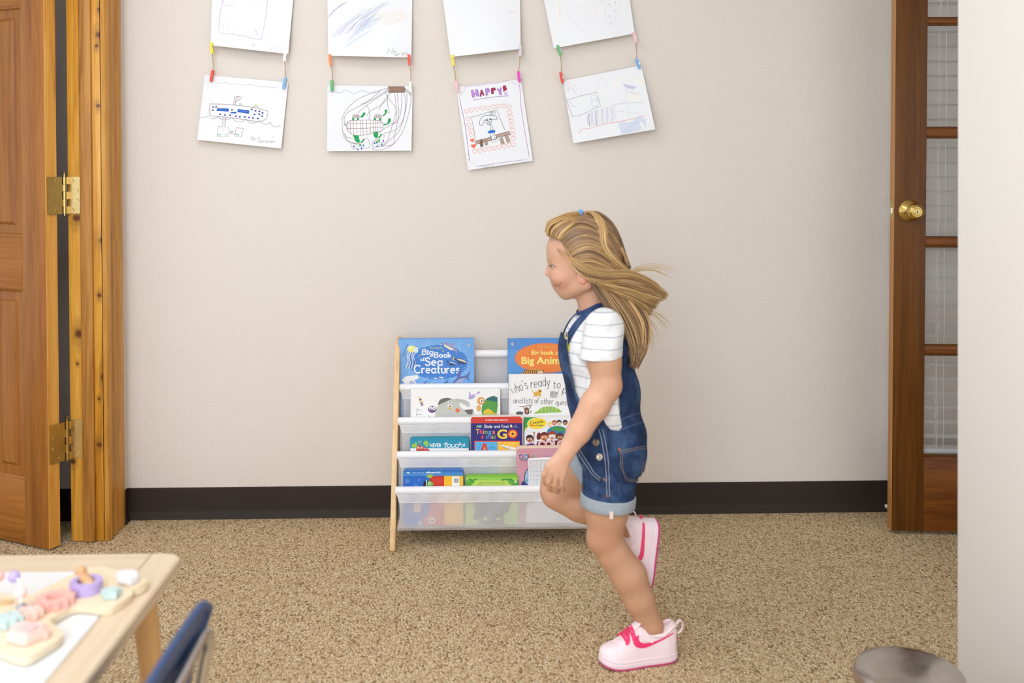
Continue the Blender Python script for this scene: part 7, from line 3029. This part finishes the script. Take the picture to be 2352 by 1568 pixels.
TONES = [(190, 150, 98), (172, 132, 84), (212, 174, 120), (150, 114, 76), (200, 160, 106), (136, 102, 70), (224, 190, 138), (164, 126, 82)]
rh = random.Random(11)
LK = MB()


def locks(guides, n, r, tones=None, jit=2.0, far=None, segs=4, tip=.25, lj=4.0):
    """guides: polylines of (px, py, l); l None = lie on the skull"""
    g = []
    for pl in guides:
        pp = []
        for p in pl:
            l = p[2] if len(p) > 2 and p[2] is not None else None
            pp.append((p[0], p[1], l))
        g.append(pp)
    for q in range(n):
        u = rh.random() * (len(g) - 1)
        i = min(int(u), len(g) - 2)
        f = u - i
        fr_ = (rh.random() < .22) if far is None else far
        flat_ = []
        ox, oy, ol = rh.gauss(0, jit), rh.gauss(0, jit), rh.gauss(0, lj)
        infl = 1.015 + rh.random() * .05
        for k_, (p, p2) in enumerate(zip(g[i], g[i + 1])):
            x, y = p[0] + (p2[0] - p[0]) * f, p[1] + (p2[1] - p[1]) * f
            grow = .4 + .6 * k_ / (len(g[i]) - 1)
            x += ox * grow
            y += oy * grow
            if p[2] is None or p2[2] is None:
                l = 0.0 if k_ else -2.0
            else:
                l = p[2] + (p2[2] - p[2]) * f
                if fr_:
                    l = -l
                l += ol * grow
            flat_.append((x, y, l))
        cp = catmull([(p_[0], p_[1], p_[2]) for p_ in flat_], segs)
        pts = []
        for p_ in cp:
            l = p_.z
            hp = cap_tree.ray_cast(CAMP, ray(p_.x, p_.y).normalized())
            if hp[0] is not None:
                ls = (hp[0].y - YG) / KK - (infl - 1.0) * 60
                l = max(l, -ls) if fr_ else min(l, ls)
            pts.append(Q(p_.x, p_.y, l))
        m_ = len(pts)
        rr_ = r * KK * rh.uniform(.7, 1.3)
        rad = [rr_ * (.55 + .45 * min(1, j / (m_ * .2))) * (1 - (1 - tip) * max(0, (j / (m_ - 1) - .5) / .5) ** 1.3) for j in range(m_)]
        c_ = rh.choice(tones or TONES)
        k_ = rh.uniform(.80, 1.04)
        LK.col = lin(tuple(min(255, x_ * k_) for x_ in c_))
        LK.tube(pts, rad, 5, caps=True)


DK = [(142, 110, 78), (124, 94, 66), (158, 124, 88), (112, 84, 58), (174, 138, 98)]
GD = [(216, 176, 116), (230, 196, 140), (200, 158, 98), (188, 146, 90)]
# front swept up to the tie
locks([[(1256, 540), (1260, 522), (1284, 506), (1312, 498), (1334, 493)], [(1270, 544), (1278, 528), (1297, 514), (1318, 504), (1335, 496)], [(1286, 549), (1294, 535), (1309, 521), (1324, 509), (1336, 497)]], 520, 1.1, GD + TONES, 1.6)
locks([[(1253, 530, 0), (1260, 511, -6), (1284, 499, -10), (1312, 492, -8), (1333, 489, -2)], [(1257, 540, -30), (1264, 517, -34), (1289, 503, -28), (1314, 495, -18), (1334, 490, -5)]], 300, 1.2, GD, 2.0, lj=8)
# sides combed back from the parting
locks([[(1288, 549), (1302, 535), (1326, 522), (1358, 526), (1393, 548), (1424, 590)], [(1294, 562), (1312, 546), (1340, 536), (1372, 545), (1402, 572), (1428, 606)], [(1302, 580), (1322, 562), (1352, 554), (1382, 566), (1410, 594), (1432, 622, -24)], [(1312, 602), (1336, 592), (1364, 590), (1390, 604), (1415, 620, -42), (1440, 638, -28)]], 900, 1.15, DK + TONES[:4], 2.4)
locks([[(1300, 524), (1328, 510), (1360, 516), (1395, 545), (1418, 580), (1430, 612)], [(1318, 506), (1345, 500), (1376, 512), (1404, 540), (1422, 572), (1434, 605)], [(1330, 496), (1358, 493), (1388, 508), (1412, 540), (1428, 575), (1438, 606)]], 620, 1.15, DK, 2.2)
locks([[(1292, 556), (1316, 552), (1344, 554), (1376, 556)], [(1300, 572), (1326, 574), (1352, 572), (1380, 566)]], 40, .6, GD, 3, tip=.1)
locks([[(1310, 596), (1330, 586), (1356, 584), (1384, 596), (1412, 616)], [(1314, 606), (1336, 600), (1362, 600), (1390, 612), (1424, 630)], [(1318, 614), (1344, 616), (1372, 620), (1404, 630), (1440, 640)]], 320, 1.15, DK + TONES[:4], 2.0)
# tail from the tie falling down the back of the head in a loose wave
locks([[(1336, 490, -4), (1356, 488, -20), (1372, 505, -40), (1378, 535, -58), (1378, 562, -66), (1392, 590, -62), (1414, 612, -54), (1440, 632, -40)], [(1338, 488, 0), (1362, 487, -14), (1384, 506, -34), (1392, 535, -50), (1394, 562, -56), (1410, 588, -52), (1434, 612, -44), (1456, 630, -32)]], 420, 1.15, GD, 2.2)
locks([[(1340, 489, 0), (1372, 492, -2), (1402, 518, -10), (1420, 552, -18), (1432, 588, -16), (1442, 616, -14)], [(1342, 488, 4), (1376, 490, 6), (1408, 516, 8), (1425, 552, 8), (1436, 590, 8), (1446, 616, 6)]], 320, 1.2, DK, 2.0)
locks([[(1396, 512, -20), (1412, 540, -24), (1424, 562, -26), (1434, 584, -24), (1440, 606, -22)], [(1400, 530, -28), (1414, 556, -30), (1426, 574, -30), (1436, 592, -28), (1444, 610, -24)]], 50, 1.0, GD, 2)
# swept over the ear and streaming out behind
locks([[(1296, 566), (1314, 592, -70), (1350, 612, -78), (1395, 622, -68), (1440, 624, -50), (1474, 634, -36), (1500, 650, -30), (1522, 672, -26)], [(1304, 588), (1322, 612, -66), (1350, 632, -76), (1392, 641, -70), (1440, 638, -52), (1478, 648, -40), (1508, 664, -34), (1530, 680, -30)]], 620, 1.0, TONES + GD, 3.0)
locks([[(1312, 606, -66), (1332, 626, -74), (1362, 642, -74), (1400, 646, -64), (1446, 650, -48), (1484, 662, -38), (1528, 682, -30)], [(1324, 616, -70), (1346, 634, -74), (1374, 648, -70), (1408, 656, -58), (1446, 664, -46), (1480, 676, -38), (1516, 686, -32)], [(1340, 628, -72), (1362, 644, -72), (1390, 660, -64), (1420, 676, -52), (1450, 690, -44), (1474, 706, -38), (1490, 724, -36)]], 820, 1.0, GD + TONES, 3.2)
# long fall down her back
locks([[(1364, 646, -52), (1388, 680, -52), (1410, 716, -52), (1428, 752, -54), (1442, 786, -56), (1451, 814, -58), (1454, 838, -58)], [(1378, 646, -54), (1410, 674, -46), (1440, 710, -42), (1462, 748, -44), (1472, 786, -48), (1471, 816, -52), (1460, 838, -54)], [(1400, 644, -46), (1440, 666, -34), (1468, 700, -30), (1486, 736, -32), (1486, 770, -36), (1477, 806, -40), (1462, 834, -44)]], 1300, 1.15, TONES + DK, 3.6, lj=7)
locks([[(1376, 660, 0), (1404, 690, -6), (1430, 726, -10), (1448, 764, -14), (1458, 800, -16), (1456, 834, -20)], [(1400, 650, 20), (1436, 680, 14), (1462, 716, 8), (1476, 756, 2), (1474, 796, -6), (1462, 830, -10)]], 420, 1.4, DK, 3.4, lj=9, far=False)
locks([[(1356, 646, -56), (1370, 672, -58), (1390, 700, -62), (1408, 730, -66), (1422, 760, -68)], [(1368, 650, -50), (1388, 680, -54), (1406, 712, -60), (1422, 744, -64), (1434, 776, -66)]], 260, 1.1, DK, 2.6)
# wisps
locks([[(1440, 630, -40), (1466, 612, -30), (1500, 606, -24), (1540, 610, -20), (1568, 614, -18)], [(1440, 634, -40), (1470, 622, -30), (1498, 622, -24), (1522, 632, -20), (1534, 642, -18)]], 14, .45, GD, 2, tip=.1)
locks([[(1460, 690, -40), (1486, 704, -36), (1512, 712, -34), (1534, 726, -30), (1548, 734, -28)], [(1470, 720, -40), (1488, 744, -36), (1498, 770, -34), (1500, 796, -32), (1496, 816, -30)]], 22, .4, GD, 5, tip=.1)
locks([[(1268, 560), (1282, 568, -62), (1304, 572, -68), (1334, 570, -76), (1364, 562, -74)], [(1276, 572), (1290, 590, -58), (1302, 606, -64), (1316, 618, -70), (1338, 626, -76)]], 14, .35, GD, 2)
mh = LK.build('flying_locks', HAIR, hair, smooth=80, fix=False)
m_ = MB()
m_.lathe([(4 * KK, -6 * KK), (8 * KK, -4 * KK), (9 * KK, 0), (8 * KK, 4 * KK), (4 * KK, 6 * KK)], Q(1334, 490, -12), (1, -.15, .1), 20, closed=True)
m_.build('hair_tie', flat('bright_blue_elastic', (70, 156, 224), .6), hair)
